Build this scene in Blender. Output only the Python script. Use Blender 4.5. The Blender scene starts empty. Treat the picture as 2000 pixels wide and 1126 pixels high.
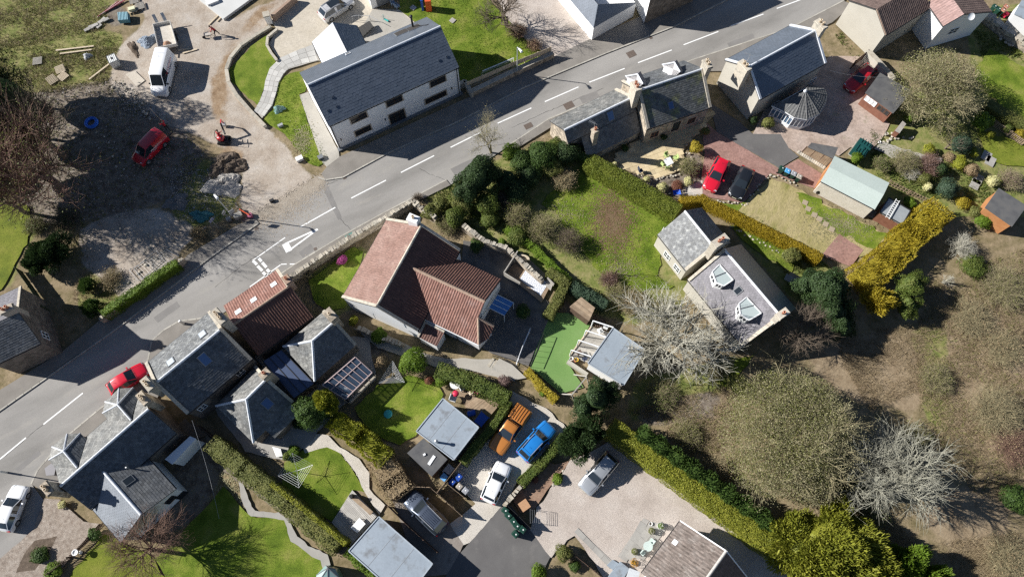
import bpy, bmesh, math, random
import numpy as np
from mathutils import Vector, Matrix
random.seed(7); rng = np.random.default_rng(7)
sc = bpy.context.scene
col = sc.collection
# ------------------------------------------------------------------ camera, sky, sun, exposure
CAM_H, TILT = 70.0, math.radians(20.4)
cd = bpy.data.cameras.new('camera'); cam = bpy.data.objects.new('camera', cd); col.objects.link(cam)
cam.location = (0,0, CAM_H); cam.rotation_euler = (TILT, 0,0)
cd.sensor_width = 36; cd.lens = 36*1333/2000; cd.clip_end = 3000
sc.camera = cam
SUN_TRAVEL = Vector((math.cos(math.radians(30.5))*math.cos(math.radians(-9)), math.cos(math.radians(30.5))*math.sin(math.radians(-9)),-math.sin(math.radians(30.5))))
SUN_EL = math.asin(-SUN_TRAVEL.z); SUN_AZ = math.atan2(-SUN_TRAVEL.x, -SUN_TRAVEL.y)
w = bpy.data.worlds.new('World'); sc.world = w; w.use_nodes = True
nt = w.node_tree; bg = nt.nodes['Background']
sky = nt.nodes.new('ShaderNodeTexSky'); sky.sky_type = 'NISHITA'; sky.sun_disc = False
sky.sun_elevation = SUN_EL; sky.sun_rotation = SUN_AZ
nt.links.new(sky.outputs[0], bg.inputs[0]); bg.inputs[1].default_value = 0.058
sky.air_density = .6; sky.dust_density = .1
ld = bpy.data.lights.new('sun', 'SUN'); ld.energy = 5.0; ld.angle = math.radians(0.5); ld.color = (1,.97,.925)
sun = bpy.data.objects.new('sun', ld); col.objects.link(sun)
sun.rotation_euler = SUN_TRAVEL.to_track_quat('-Z', 'Y').to_euler()
vs = sc.view_settings; vs.view_transform = 'Standard'; vs.look = 'None'; vs.gamma = 1; vs.exposure = 0.82
vs.use_curve_mapping = False
sc.cycles.use_denoising = False; sc.cycles.use_adaptive_sampling = False; sc.cycles.filter_width = 1.4; sc.cycles.max_bounces = 6; sc.cycles.sample_clamp_indirect = 4; sc.cycles.caustics_reflective = False; sc.cycles.caustics_refractive = False; sc.cycles.transparent_max_bounces = 8
# ------------------------------------------------------------------ photo pixel -> place on the ground (or at height h)
FPX = 1333.0; _c, _s = math.cos(TILT), math.sin(TILT)
def ray(x, y):
    a = (x-1000)/FPX; b = -(y-563)/FPX
    return Vector((a, b*_c+_s, b*_s-_c))
def G(x, y, h=0.0):
    d = ray(x, y); t = (h-CAM_H)/d.z
    return Vector((d.x*t, d.y*t, h))
def on_plane(px, p0, n):
    d = ray(*px); o = Vector((0,0, CAM_H)); t = (p0-o).dot(n)/d.dot(n)
    return o+d*t
# ------------------------------------------------------------------ objects
LOC = {}
def props(o, label=None, cat=None, group=None, kind=None):
    if label: o['label'] = label
    if cat: o['category'] = cat
    if group: o['group'] = group
    if kind: o['kind'] = kind
    return o
def thing(name, label, cat, loc, rz=0, group=None):
    o = bpy.data.objects.new(name, None); col.objects.link(o); o.empty_display_size = .3
    o.location = loc; o.rotation_euler = (0,0, rz); LOC[o] = Vector(loc)
    return props(o, label, cat, group)
def link(name, me, mat, parent=None, smooth=False):
    o = bpy.data.objects.new(name, me); col.objects.link(o)
    if mat is not None and not me.materials:
        me.materials.append(mat)
    if parent is not None: o.parent = parent; LOC[o] = LOC[parent]
    else: LOC[o] = Vector((0,0,0))
    if smooth: me.shade_smooth()
    return o
def fastmesh(name, V, F):
    V = np.asarray(V, np.float32); F = np.asarray(F, np.int32); k = F.shape[1]
    me = bpy.data.meshes.new(name)
    me.vertices.add(len(V)); me.vertices.foreach_set('co', V.ravel())
    me.loops.add(F.size); me.loops.foreach_set('vertex_index', F.ravel())
    me.polygons.add(len(F)); me.polygons.foreach_set('loop_start', np.arange(0, F.size, k, dtype=np.int32))
    me.polygons.foreach_set('loop_total', np.full(len(F), k, np.int32))
    me.update(calc_edges=True); me.validate(); return me
class MB:
    def __init__(self): self.v = []; self.f = []
    def add(self, vs, fs):
        b = len(self.v); self.v += [tuple(p) for p in vs]; self.f += [tuple(i+b for i in f) for f in fs]; return self
    def box(self, c, s, rz=0, M=None):
        c = Vector(c); R = M if M is not None else Matrix.Rotation(rz, 3, 'Z')
        vs = [c+R @ Vector((x*s[0]/2, y*s[1]/2, z*s[2]/2)) for z in (-1,1) for x, y in ((-1,-1),(1,-1),(1,1),(-1,1))]
        return self.add(vs, [(3,2,1,0),(4,5,6,7),(0,1,5,4),(1,2,6,5),(2,3,7,6),(3,0,4,7)])
    def bar(self, p, q, wd, ht):
        p = Vector(p); q = Vector(q); d = q-p; L = d.length
        if L < 1e-6: return self
        x = d/L; up = Vector((0,0,1))
        if abs(x.z) > .99: up = Vector((0,1,0))
        y = up.cross(x).normalized(); z = x.cross(y)
        return self.box((p+q)/2,(L, wd, ht), M=Matrix((x, y, z)).transposed())
    def tube(self, pts, rads, n=6, cap=True):
        pts = [Vector(p) for p in pts]; b = len(self.v); m = len(pts)
        if not hasattr(rads, '__len__'): rads = [rads]*m
        for i, p in enumerate(pts):
            d = (pts[min(i+1, m-1)]-pts[max(i-1,0)]).normalized()
            a = d.orthogonal().normalized() if abs(d.z) < .95 else Vector((1,0,0))
            a = (a-d*a.dot(d)).normalized(); e = d.cross(a)
            for k in range(n):
                t = 2*math.pi*k/n; self.v.append(tuple(p+(a*math.cos(t)+e*math.sin(t))*rads[i]))
        for i in range(m-1):
            for k in range(n):
                k2 = (k+1) % n
                self.f.append((b+i*n+k, b+i*n+k2, b+(i+1)*n+k2, b+(i+1)*n+k))
        if cap:
            self.f.append(tuple(b+k for k in reversed(range(n)))); self.f.append(tuple(b+(m-1)*n+k for k in range(n)))
        return self
    def lathe(self, c, prof, n=16):
        c = Vector(c); b = len(self.v); m = len(prof)
        for r, z in prof:
            for k in range(n):
                t = 2*math.pi*k/n; self.v.append((c.x+r*math.cos(t), c.y+r*math.sin(t), c.z+z))
        for i in range(m-1):
            for k in range(n):
                k2 = (k+1) % n; self.f.append((b+i*n+k, b+i*n+k2, b+(i+1)*n+k2, b+(i+1)*n+k))
        self.f.append(tuple(b+(m-1)*n+k for k in range(n))); self.f.append(tuple(b+k for k in reversed(range(n))))
        return self
    def prism(self, poly, z0, z1):
        P = [Vector((p[0], p[1],0)) for p in poly]; n = len(P)
        if sum(P[i].x*P[(i+1) % n].y-P[(i+1) % n].x*P[i].y for i in range(n)) < 0: P.reverse()
        vs = [(p.x, p.y, z0) for p in P]+[(p.x, p.y, z1) for p in P]
        fs = [tuple(reversed(range(n))), tuple(range(n, 2*n))]+[(i, (i+1) % n, n+(i+1) % n, n+i) for i in range(n)]
        return self.add(vs, fs)
    def slab(self, P, th):                       # planar 3D polygon with thickness below it
        P = [Vector(p) for p in P]; nn = (P[1]-P[0]).cross(P[2]-P[0]).normalized()
        if nn.z < 0: P.reverse(); nn = -nn
        n = len(P); Q = [p-nn*th for p in P]
        return self.add(P+Q, [tuple(range(n)), tuple(reversed(range(n, 2*n)))]+[(n+i, n+(i+1) % n, (i+1) % n, i) for i in range(n)])
    def build(self, name, mat, parent=None, smooth=False, kind=None, local=False):
        me = bpy.data.meshes.new(name)
        off = Vector((0,0,0)) if (parent is None or local) else LOC[parent]
        me.from_pydata([(a-off.x, b-off.y, c-off.z) for a, b, c in self.v],[], self.f)
        me.update(); o = link(name, me, mat, parent, smooth)
        if kind: o['kind'] = kind
        return o
# ------------------------------------------------------------------ materials (real base colours, procedural)
MATS = {}
def mat(name, cols, rough=.85, scale=1.5, detail=4, fine=0.25, fscale=14, bump=0.0, bscale=25, island=0.0, spec=.4,
        metal=0, speck=None, coat=0, stretch=None, vor=None, trans=0.0, blotch=None):
    if name in MATS: return MATS[name]
    m = bpy.data.materials.new(name); MATS[name] = m; m.use_nodes = True
    N = m.node_tree.nodes; K = m.node_tree.links; p = N['Principled BSDF']
    if not isinstance(cols[0],(tuple, list)): cols = [cols]
    geo = N.new('ShaderNodeNewGeometry'); pos = geo.outputs['Position']
    if stretch:
        mp = N.new('ShaderNodeMapping'); mp.vector_type = 'TEXTURE'; mp.inputs['Rotation'].default_value[2] = stretch[0]
        mp.inputs['Scale'].default_value = stretch[1]; K.new(pos, mp.inputs[0]); pos = mp.outputs[0]
    def noise(sv, dt=4, r=.55):
        n = N.new('ShaderNodeTexNoise'); n.inputs['Scale'].default_value = sv; n.inputs['Detail'].default_value = dt
        n.inputs['Roughness'].default_value = r; K.new(pos, n.inputs['Vector']); return n.outputs['Fac']
    def rampn(fac, cs, lo=.3, hi=.7):
        r = N.new('ShaderNodeValToRGB'); e = r.color_ramp.elements
        while len(e) < len(cs): e.new(.5)
        for i, c in enumerate(cs):
            e[i].position = lo+(hi-lo)*i/max(1, len(cs)-1); e[i].color = (*c[:3],1)
        K.new(fac, r.inputs[0]); return r.outputs[0]
    def mix(f, a, b, mode='MIX'):
        x = N.new('ShaderNodeMix'); x.data_type = 'RGBA'; x.blend_type = mode
        for i, v in ((0, f),(6, a),(7, b)):
            if isinstance(v, bpy.types.NodeSocket): K.new(v, x.inputs[i])
            elif i == 0: x.inputs[0].default_value = v
            else: x.inputs[i].default_value = (*v[:3],1)
        return x.outputs[2]
    if len(cols) > 1: c = rampn(noise(scale, detail), cols)
    else: c = rampn(noise(scale, detail),[cols[0], cols[0]])
    if blotch:                                    # a second material colour in broad patches (moss, wear, stains)
        f = N.new('ShaderNodeMapRange'); f.inputs[1].default_value = blotch[2]; f.inputs[2].default_value = blotch[2]+blotch[3]
        K.new(noise(blotch[1],5,.6), f.inputs[0]); c = mix(f.outputs[0], c, blotch[0])
    if fine:
        f = N.new('ShaderNodeMapRange'); f.inputs[1].default_value = .25; f.inputs[2].default_value = .75
        f.inputs[3].default_value = 1-fine; f.inputs[4].default_value = 1+fine; K.new(noise(fscale, 3,.6), f.inputs[0])
        c = mix(1.0, c, f.outputs[0], 'MULTIPLY')
    if vor:                                       # stones: cell tint and darker joints
        v = N.new('ShaderNodeTexVoronoi'); v.inputs['Scale'].default_value = vor[0]; K.new(pos, v.inputs['Vector'])
        s = N.new('ShaderNodeSeparateColor'); K.new(v.outputs['Color'], s.inputs[0])
        f = N.new('ShaderNodeMapRange'); f.inputs[3].default_value = 1-vor[1]; f.inputs[4].default_value = 1+vor[1]
        K.new(s.outputs[0], f.inputs[0]); c = mix(1.0, c, f.outputs[0], 'MULTIPLY')
    if speck:
        f = N.new('ShaderNodeMapRange'); f.inputs[1].default_value = speck[2]; f.inputs[2].default_value = speck[2]+.06
        K.new(noise(speck[1],2,.5), f.inputs[0]); c = mix(f.outputs[0], c, speck[0])
    if island:
        f = N.new('ShaderNodeMapRange'); f.inputs[3].default_value = 1-island; f.inputs[4].default_value = 1+island
        K.new(geo.outputs['Random Per Island'], f.inputs[0]); c = mix(1.0, c, f.outputs[0], 'MULTIPLY')
    K.new(c, p.inputs['Base Color'])
    p.inputs['Roughness'].default_value = rough; p.inputs['Specular IOR Level'].default_value = spec; p.inputs['Metallic'].default_value = metal
    if coat: p.inputs['Coat Weight'].default_value = coat; p.inputs['Coat Roughness'].default_value = .05
    if bump:
        b = N.new('ShaderNodeBump'); b.inputs['Strength'].default_value = bump; b.inputs['Distance'].default_value = .05
        K.new(noise(bscale, 4,.65), b.inputs['Height']); K.new(b.outputs[0], p.inputs['Normal'])
    return m
def leafmat(name, cols, rough=.6, spec=.25, trans=.25):
    if name in MATS: return MATS[name]
    m = bpy.data.materials.new(name); MATS[name] = m; m.use_nodes = True
    N = m.node_tree.nodes; K = m.node_tree.links; p = N['Principled BSDF']
    geo = N.new('ShaderNodeNewGeometry'); r = N.new('ShaderNodeValToRGB'); e = r.color_ramp.elements
    while len(e) < len(cols): e.new(.5)
    for i, c in enumerate(cols): e[i].position = i/max(1, len(cols)-1); e[i].color = (*c, 1)
    n = N.new('ShaderNodeTexNoise'); n.inputs['Scale'].default_value = .9; n.inputs['Detail'].default_value = 3; K.new(geo.outputs['Position'], n.inputs['Vector'])
    a = N.new('ShaderNodeMath'); a.operation = 'MULTIPLY_ADD'; a.inputs[1].default_value = .55; K.new(geo.outputs['Random Per Island'], a.inputs[0])
    mr = N.new('ShaderNodeMapRange'); mr.inputs[1].default_value = .3; mr.inputs[2].default_value = .7; mr.inputs[4].default_value = .45
    K.new(n.outputs['Fac'], mr.inputs[0]); K.new(mr.outputs[0], a.inputs[2]); K.new(a.outputs[0], r.inputs[0])
    K.new(r.outputs[0], p.inputs['Base Color']); p.inputs['Roughness'].default_value = rough; p.inputs['Specular IOR Level'].default_value = spec
    if trans:
        t = N.new('ShaderNodeBsdfTranslucent'); K.new(r.outputs[0], t.inputs[0]); x = N.new('ShaderNodeMixShader'); x.inputs[0].default_value = trans
        K.new(p.outputs[0], x.inputs[1]); K.new(t.outputs[0], x.inputs[2]); K.new(x.outputs[0], N['Material Output'].inputs[0])
    return m
def glassmat(name, c, rough=.08, alpha=1.0):
    if name in MATS: return MATS[name]
    m = mat(name, [c], rough, fine=0, spec=.8)
    if alpha < 1: m.node_tree.nodes['Principled BSDF'].inputs['Alpha'].default_value = alpha
    return m
def paint(name, c, rough=.3, metal=0, coat=.6): return mat(name, [c], rough, fine=.04, fscale=4, spec=.5, metal=metal, coat=coat)
def plain(name, c, rough=.6, fine=.1): return mat(name, [c], rough, fine=fine, fscale=9)
slate_d = mat('slate_dark', [(.075,.082,.09),(.10,.106,.112),(.13,.132,.13)],.5,.6, fine=.25, fscale=9, island=.3, spec=.5, bump=.15, bscale=60)  # also the shade tone for roof slopes facing away from the sun
slate_n = mat('slate_new_blue_grey', [(.085,.105,.135),(.105,.125,.158)],.33,.5, fine=.1, fscale=9, island=.08, spec=.8)
slate_l = mat('slate_lichened_sunlit', [(.10,.105,.105),(.15,.15,.142),(.22,.215,.20)],.5,.8, fine=.3, fscale=8, island=.3, spec=.5, bump=.2, bscale=50, blotch=((.24,.24,.22),1.7,.55,.15))  # lichen tints, with the base paled as sunlight for sun-facing slopes
slate_m = mat('slate_mossy', [(.085,.09,.09),(.12,.122,.115)],.5,.8, fine=.25, island=.3, spec=.5, blotch=((.15,.16,.05),.55,.5,.18), bump=.2, bscale=50)
slate_p = mat('slate_pale_purple', [(.14,.135,.145),(.185,.175,.19)],.45,.8, fine=.2, island=.18, spec=.5)
slate_fl = mat('slate_flecked_sunlit', [(.11,.115,.12),(.16,.165,.165)],.5,1.2, fine=.2, island=.3, spec=.5, blotch=((.28,.285,.27),3.0,.5,.2))  # flecks, plus a paler base that carries sunlight on sun-facing slopes
slate_s = mat('slate_glare_tone', [(.17,.19,.215),(.20,.22,.245)],.62,.6, fine=.1, island=.08, spec=.5)  # base colour paled to carry the sun glare on the extension slope
tile_r = mat('pantile_red', [(.17,.08,.06),(.21,.105,.08),(.24,.13,.105)],.75,.9, fine=.25, fscale=7, island=.25, blotch=((.2,.13,.11),.9,.58,.2))
tile_r2 = mat('flat_clay_tile', [(.195,.11,.085),(.235,.14,.112),(.26,.165,.135)],.75,.7, fine=.22, fscale=7, island=.22, blotch=((.34,.24,.19),.8,.58,.2))
tile_b = mat('tile_brown', [(.10,.07,.06),(.14,.10,.085)],.7,.9, fine=.25, island=.25)
tile_g = mat('tile_grey_brown', [(.10,.08,.068),(.145,.118,.102),(.185,.16,.143)],.8,1.0, fine=.3, island=.3, blotch=((.24,.22,.20),1.6,.6,.15))
tile_m = mat('tile_mauve', [(.28,.18,.16),(.34,.23,.21)],.75,.9, fine=.2, island=.2)
lead = mat('lead_flashing', [(.56,.59,.63),(.66,.68,.71)],.4,2, fine=.15, spec=.5)
deck_dark = plain('roof_underlay', (.05,.05,.05),.9)
white_w = mat('white_render', [(.76,.76,.75),(.82,.82,.81)],.9,.5, fine=.02)
cream_w = mat('cream_harling', [(.39,.365,.31),(.45,.425,.365)],.95,.4, fine=.12, bump=.4, bscale=30)
stone_w = mat('rubble_stone', [(.24,.20,.155),(.34,.29,.225),(.42,.36,.28)],.92,1.2, fine=.3, fscale=6, vor=(2.6,.35), bump=.5, bscale=9)
stone_d = mat('dark_stone', [(.13,.11,.09),(.20,.17,.14)],.92,1.2, fine=.3, vor=(2.6,.3), bump=.5, bscale=9)
stone_p = mat('pale_stone', [(.34,.30,.24),(.43,.39,.32),(.27,.25,.21)],.92,1.6, fine=.25, island=.22, bump=.4, bscale=12)
sand_st = mat('sandstone_surround', [(.36,.31,.25),(.42,.37,.30)],.9,2, fine=.15)
brick_c = mat('chimney_brick', [(.30,.20,.15),(.36,.27,.20)],.9,3, fine=.3)
clay = mat('clay_pot', [(.42,.16,.09),(.46,.22,.14)],.8,3)
buffpot = mat('buff_pot', [(.52,.42,.30)],.8,3)
glass_d = glassmat('window_glass', (.02,.025,.03))
glass_b = glassmat('skylight_glass', (.05,.10,.22),.06)
white_p = plain('white_paint', (.75,.76,.76),.45,.05)
grey_p = plain('grey_paint', (.16,.17,.18),.5)
black_p = plain('black_plastic', (.018,.018,.02),.5)
blackmetal = plain('black_metal', (.03,.03,.033),.4)
galv = mat('galvanised_steel', [(.42,.43,.44),(.5,.51,.52)],.45,3, metal=.6)
wood = mat('weathered_timber', [(.24,.17,.11),(.33,.25,.17)],.85,2, fine=.25, island=.25)
wood_d = mat('dark_stained_timber', [(.075,.045,.03),(.11,.07,.05)],.8,2, fine=.25, island=.2)
wood_l = mat('pale_timber', [(.46,.38,.27),(.55,.46,.34)],.85,2, fine=.2, island=.2)
wood_g = mat('grey_timber', [(.27,.25,.22),(.36,.34,.30)],.85,2, fine=.25, island=.25)
wood_o = mat('orange_timber', [(.36,.15,.055),(.42,.20,.08)],.8,2, fine=.2)
wood_r = mat('red_brown_timber', [(.17,.07,.045),(.22,.10,.065)],.75,2, fine=.2, island=.15)
felt = mat('roofing_felt', [(.075,.075,.078),(.10,.10,.10),(.12,.115,.11)],.9,1.2, fine=.25, fscale=20)
felt_g = mat('grey_membrane', [(.25,.29,.33),(.30,.345,.39)],.5,.4, detail=7, fine=.08, fscale=6, blotch=((.19,.205,.22),.8,.54,.14))
felt_m = mat('mint_green_felt', [(.40,.46,.42),(.44,.50,.46)],.85,.5, fine=.1, fscale=8)
bark = mat('bark', [(.10,.075,.055),(.17,.135,.10)],.95,6, fine=.3)
bark_w = mat('pale_bark', [(.30,.285,.225),(.42,.40,.33),(.22,.21,.16)],.95,2.5, fine=.25)
bark_g = mat('grey_lichened_bark', [(.20,.195,.15),(.31,.30,.24),(.15,.15,.11)],.95,2.5, fine=.25)
bark_r = mat('reddish_twig', [(.15,.085,.065),(.22,.14,.10)],.95,1.2, fine=.2)
bark_o = mat('olive_twig', [(.22,.19,.11),(.30,.26,.15)],.95,1.0, fine=.2)
soil = mat('dark_soil', [(.07,.05,.035),(.12,.09,.065),(.17,.13,.10)],.95,1.5, fine=.35, fscale=9, bump=.6, bscale=9)
# ------------------------------------------------------------------ ground
def inpoly(X, Y, P):
    r = np.zeros(X.shape, bool); n = len(P); j = n-1
    for i in range(n):
        xi, yi = P[i][0], P[i][1]; xj, yj = P[j][0], P[j][1]
        if yi != yj:
            c = ((yi > Y) != (yj > Y)) & (X < (xj-xi)*(Y-yi)/(yj-yi)+xi); r ^= c
        j = i
    return r
def blur(a, k):
    for _ in range(k):
        p = np.pad(a, 1, mode='edge'); a = (p[:-2,1:-1]+p[2:, 1:-1]+p[1:-1, :-2]+p[1:-1,2:]+2*p[1:-1,1:-1])/6
    return a
def W(P, h=0): return [G(x, y, h) for x, y in P]
gx = np.concatenate([np.array([-700,-300,-150,-100]), np.arange(-80,80.01,.5), np.array([100,150,300,700])])
gy = np.concatenate([np.array([-600,-200,-60,-25]), np.arange(-15,80.01,.5), np.array([100,150,300,700])])
GX, GY = np.meshgrid(gx, gy)
ZONES = {
 'dirt': [[(225,100),(285,40),(262,-10),(395,-10),(438,42),(560,-12),(600,-12),(530,25),(520,60),(455,95),(443,140),(470,190),(515,245),(570,300),(620,350),(560,398),(480,428),(468,395),(474,345),(455,300),(410,275),(345,250),(275,215),(215,165)],
          [(150,450),(220,415),(310,405),(360,430),(385,455),(340,510),(300,560),(250,590),(215,560),(165,520)],
          ],
 'straw': [[(1575,690),(1660,660),(1740,640),(1810,700),(1800,800),(1690,790),(1600,740)],[(1790,1000),(1900,940),(1990,960),(1960,1060),(1860,1080)],[(1400,780),(1440,740),(1430,900),(1390,860)],[(1850,600),(2040,560),(2040,930),(1900,900),(1850,780)]],
 'brown': [[(452,95),(435,120),(410,160),(420,240),(440,245),(445,200),(440,150),(470,105)],[(430,280),(470,290),(480,340),(430,330)],[(500,20),(560,-10),(520,30),(460,90),(440,100)]],
 'green': [[(-60,90),(60,85),(150,70),(240,60),(230,110),(140,110),(-60,150)],[(-60,-30),(230,-30),(200,60),(-60,110)],[(-60,120),(230,90),(210,160),(100,180),(-60,170)],
           [(-60,395),(55,400),(80,440),(40,500),(20,560),(-60,590)],[(1700,200),(2040,120),(2040,420),(1760,430),(1650,330)],
           [(1880,20),(2040,0),(2040,200),(1900,130)],[(830,380),(900,350),(1000,400),(1120,480),(1200,560),(1100,560),(1000,480),(880,430)],
           [(1240,740),(1420,700),(1470,690),(1420,760),(1300,800),(1220,830)],[(360,300),(450,320),(470,380),(440,430),(360,450),(330,400)],[(170,520),(240,570),(220,610),(150,600)],
           [(1780,640),(1850,640),(1880,760),(1840,860),(1800,800)],[(1420,400),(1480,420),(1650,540),(1560,600),(1440,460)],[(590,540),(720,470),(700,600),(640,620)],[(820,380),(900,330),(1100,270),(1200,330),(1340,440),(1340,600),(1180,620),(1060,540),(900,440)],[(1060,540),(1250,560),(1260,640),(1120,600)]],
 'soil': [[(60,180),(230,150),(330,230),(400,300),(350,380),(250,420),(120,440),(30,420),(40,300)],[(200,10),(245,12),(250,45),(215,55)],[(395,340),(470,335),(465,385),(405,380)],
          [(410,305),(470,300),(470,350),(415,345)],[(1170,325),(1240,340),(1330,300),(1370,290),(1370,370),(1320,385)],[(215,150),(290,190),(340,245),(240,215)],
          [(360,815),(450,880),(400,1000),(300,1060),(330,950)],[(1230,800),(1400,760),(1420,820),(1260,830)],[(690,655),(760,680),(760,730),(710,700)]],
}
masks = {}
for k, L in ZONES.items():
    a = np.zeros(GX.shape)
    for P in L: a = np.maximum(a, inpoly(GX, GY, W(P)).astype(float))
    masks[k] = blur(a, 5)
def vnoise(shape, step):
    s = (shape[0]//step+3, shape[1]//step+3); g = rng.random(s)
    yy = np.arange(shape[0])/step; xx = np.arange(shape[1])/step
    y0 = yy.astype(int); x0 = xx.astype(int); fy = (yy-y0)[:, None]; fx = (xx-x0)[None]
    fy = fy*fy*(3-2*fy); fx = fx*fx*(3-2*fx)
    return (g[y0][:, x0]*(1-fy)*(1-fx)+g[y0+1][:, x0]*fy*(1-fx)+g[y0][:, x0+1]*(1-fy)*fx+g[y0+1][:, x0+1]*fy*fx)
relief = vnoise(GX.shape, 6)*.6+vnoise(GX.shape, 3)*.4+vnoise(GX.shape, 1)*.25
rough = np.clip(.35+.5*masks['soil']-.25*masks['dirt'],0,1)
GZ = -relief*.28*rough
me = fastmesh('ground', np.stack([GX, GY, GZ],-1).reshape(-1,3),
              (lambda nx, ny: np.array([[(j*nx+i),(j*nx+i+1),((j+1)*nx+i+1),((j+1)*nx+i)] for j in range(ny-1) for i in range(nx-1)]))(len(gx), len(gy)))
at = me.attributes.new('zone', 'FLOAT_COLOR', 'POINT')
cc = np.ones((GX.size, 4), np.float32); cc[:, 0] = masks['dirt'].ravel(); cc[:, 1] = masks['green'].ravel(); cc[:, 2] = masks['soil'].ravel()
at.data.foreach_set('color', cc.ravel())
at = me.attributes.new('zone2', 'FLOAT_COLOR', 'POINT'); cc[:, 0] = masks['straw'].ravel(); cc[:, 1] = masks['brown'].ravel(); at.data.foreach_set('color', cc.ravel())
def ground_material():
    m = bpy.data.materials.new('rough_ground'); m.use_nodes = True; N = m.node_tree.nodes; K = m.node_tree.links; p = N['Principled BSDF']
    geo = N.new('ShaderNodeNewGeometry'); A = N.new('ShaderNodeAttribute'); A.attribute_name = 'zone'
    sp = N.new('ShaderNodeSeparateColor'); K.new(A.outputs['Color'], sp.inputs[0])
    A2 = N.new('ShaderNodeAttribute'); A2.attribute_name = 'zone2'; s2 = N.new('ShaderNodeSeparateColor'); K.new(A2.outputs['Color'], s2.inputs[0])
    def noise(s, d=5, r=.6, w=0):
        n = N.new('ShaderNodeTexNoise'); n.inputs['Scale'].default_value = s; n.inputs['Detail'].default_value = d; n.inputs['Roughness'].default_value = r
        mp = N.new('ShaderNodeMapping'); mp.inputs['Location'].default_value = (w, w*2,0); K.new(geo.outputs['Position'], mp.inputs[0]); K.new(mp.outputs[0], n.inputs['Vector']); return n.outputs['Fac']
    def ramp(f, cs, lo=.3, hi=.7):
        r = N.new('ShaderNodeValToRGB'); e = r.color_ramp.elements
        while len(e) < len(cs): e.new(.5)
        for i, c in enumerate(cs): e[i].position = lo+(hi-lo)*i/(len(cs)-1); e[i].color = (*c, 1)
        K.new(f, r.inputs[0]); return r.outputs[0]
    def mixc(f, a, b):
        x = N.new('ShaderNodeMix'); x.data_type = 'RGBA'; K.new(f, x.inputs[0]); K.new(a, x.inputs[6]); K.new(b, x.inputs[7]); return x.outputs[2]
    def soft(mask, w, amt=.7):
        a = N.new('ShaderNodeMath'); a.operation = 'MULTIPLY_ADD'; K.new(noise(.55,6,.7, w), a.inputs[0]); a.inputs[1].default_value = amt; K.new(mask, a.inputs[2])
        r = N.new('ShaderNodeMapRange'); r.interpolation_type = 'SMOOTHSTEP'; r.inputs[1].default_value = .5+amt*.32; r.inputs[2].default_value = .5+amt*.68; K.new(a.outputs[0], r.inputs[0]); return r.outputs[0]
    c = ramp(noise(.7,8,.72),[(.12,.10,.045),(.18,.145,.08),(.25,.195,.12),(.31,.245,.16)])
    c = mixc(soft(sp.outputs[1],3), c, ramp(noise(.8,8,.7,9),[(.09,.12,.025),(.155,.175,.05),(.23,.215,.085),(.30,.26,.14)]))
    c = mixc(soft(sp.outputs[2],7), c, ramp(noise(1.3,8,.7,4),[(.075,.06,.047),(.15,.122,.095),(.23,.195,.158),(.15,.14,.06)]))
    c = mixc(soft(sp.outputs[0],5), c, ramp(noise(.35,8,.68,2),[(.25,.20,.155),(.35,.295,.24),(.41,.36,.305),(.44,.40,.355)]))
    c = mixc(soft(s2.outputs[0],11,.9), c, ramp(noise(.6,8,.7,6),[(.18,.13,.08),(.26,.20,.13),(.33,.26,.175)]))
    c = mixc(soft(s2.outputs[1],13,1.2), c, ramp(noise(.9,8,.7,8),[(.17,.11,.065),(.27,.19,.12),(.36,.28,.20)]))
    f = N.new('ShaderNodeMapRange'); f.inputs[1].default_value = .3; f.inputs[2].default_value = .7; f.inputs[3].default_value = .78; f.inputs[4].default_value = 1.22; K.new(noise(4.5,8,.8), f.inputs[0])
    x = N.new('ShaderNodeMix'); x.data_type = 'RGBA'; x.blend_type = 'MULTIPLY'; x.inputs[0].default_value = 1; K.new(c, x.inputs[6]); K.new(f.outputs[0], x.inputs[7]); c = x.outputs[2]
    f = N.new('ShaderNodeMapRange'); f.inputs[1].default_value = .68; f.inputs[2].default_value = .72; K.new(noise(6.5,2,.5,1), f.inputs[0])
    mm = N.new('ShaderNodeMath'); mm.operation = 'MULTIPLY'; K.new(f.outputs[0], mm.inputs[0]); K.new(sp.outputs[2], mm.inputs[1])
    pale = N.new('ShaderNodeRGB'); pale.outputs[0].default_value = (.36,.34,.31,1); c = mixc(mm.outputs[0], c, pale.outputs[0])
    K.new(c, p.inputs['Base Color']); p.inputs['Roughness'].default_value = .95; p.inputs['Specular IOR Level'].default_value = .15
    b = N.new('ShaderNodeBump'); b.inputs['Strength'].default_value = .6; b.inputs['Distance'].default_value = .1; K.new(noise(2.2,10,.78), b.inputs['Height']); K.new(b.outputs[0], p.inputs['Normal'])
    return m
g = link('ground', me, ground_material(), None, True); props(g, 'rough grass, scrub and bare earth between the gardens', 'ground', kind='structure')
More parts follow.
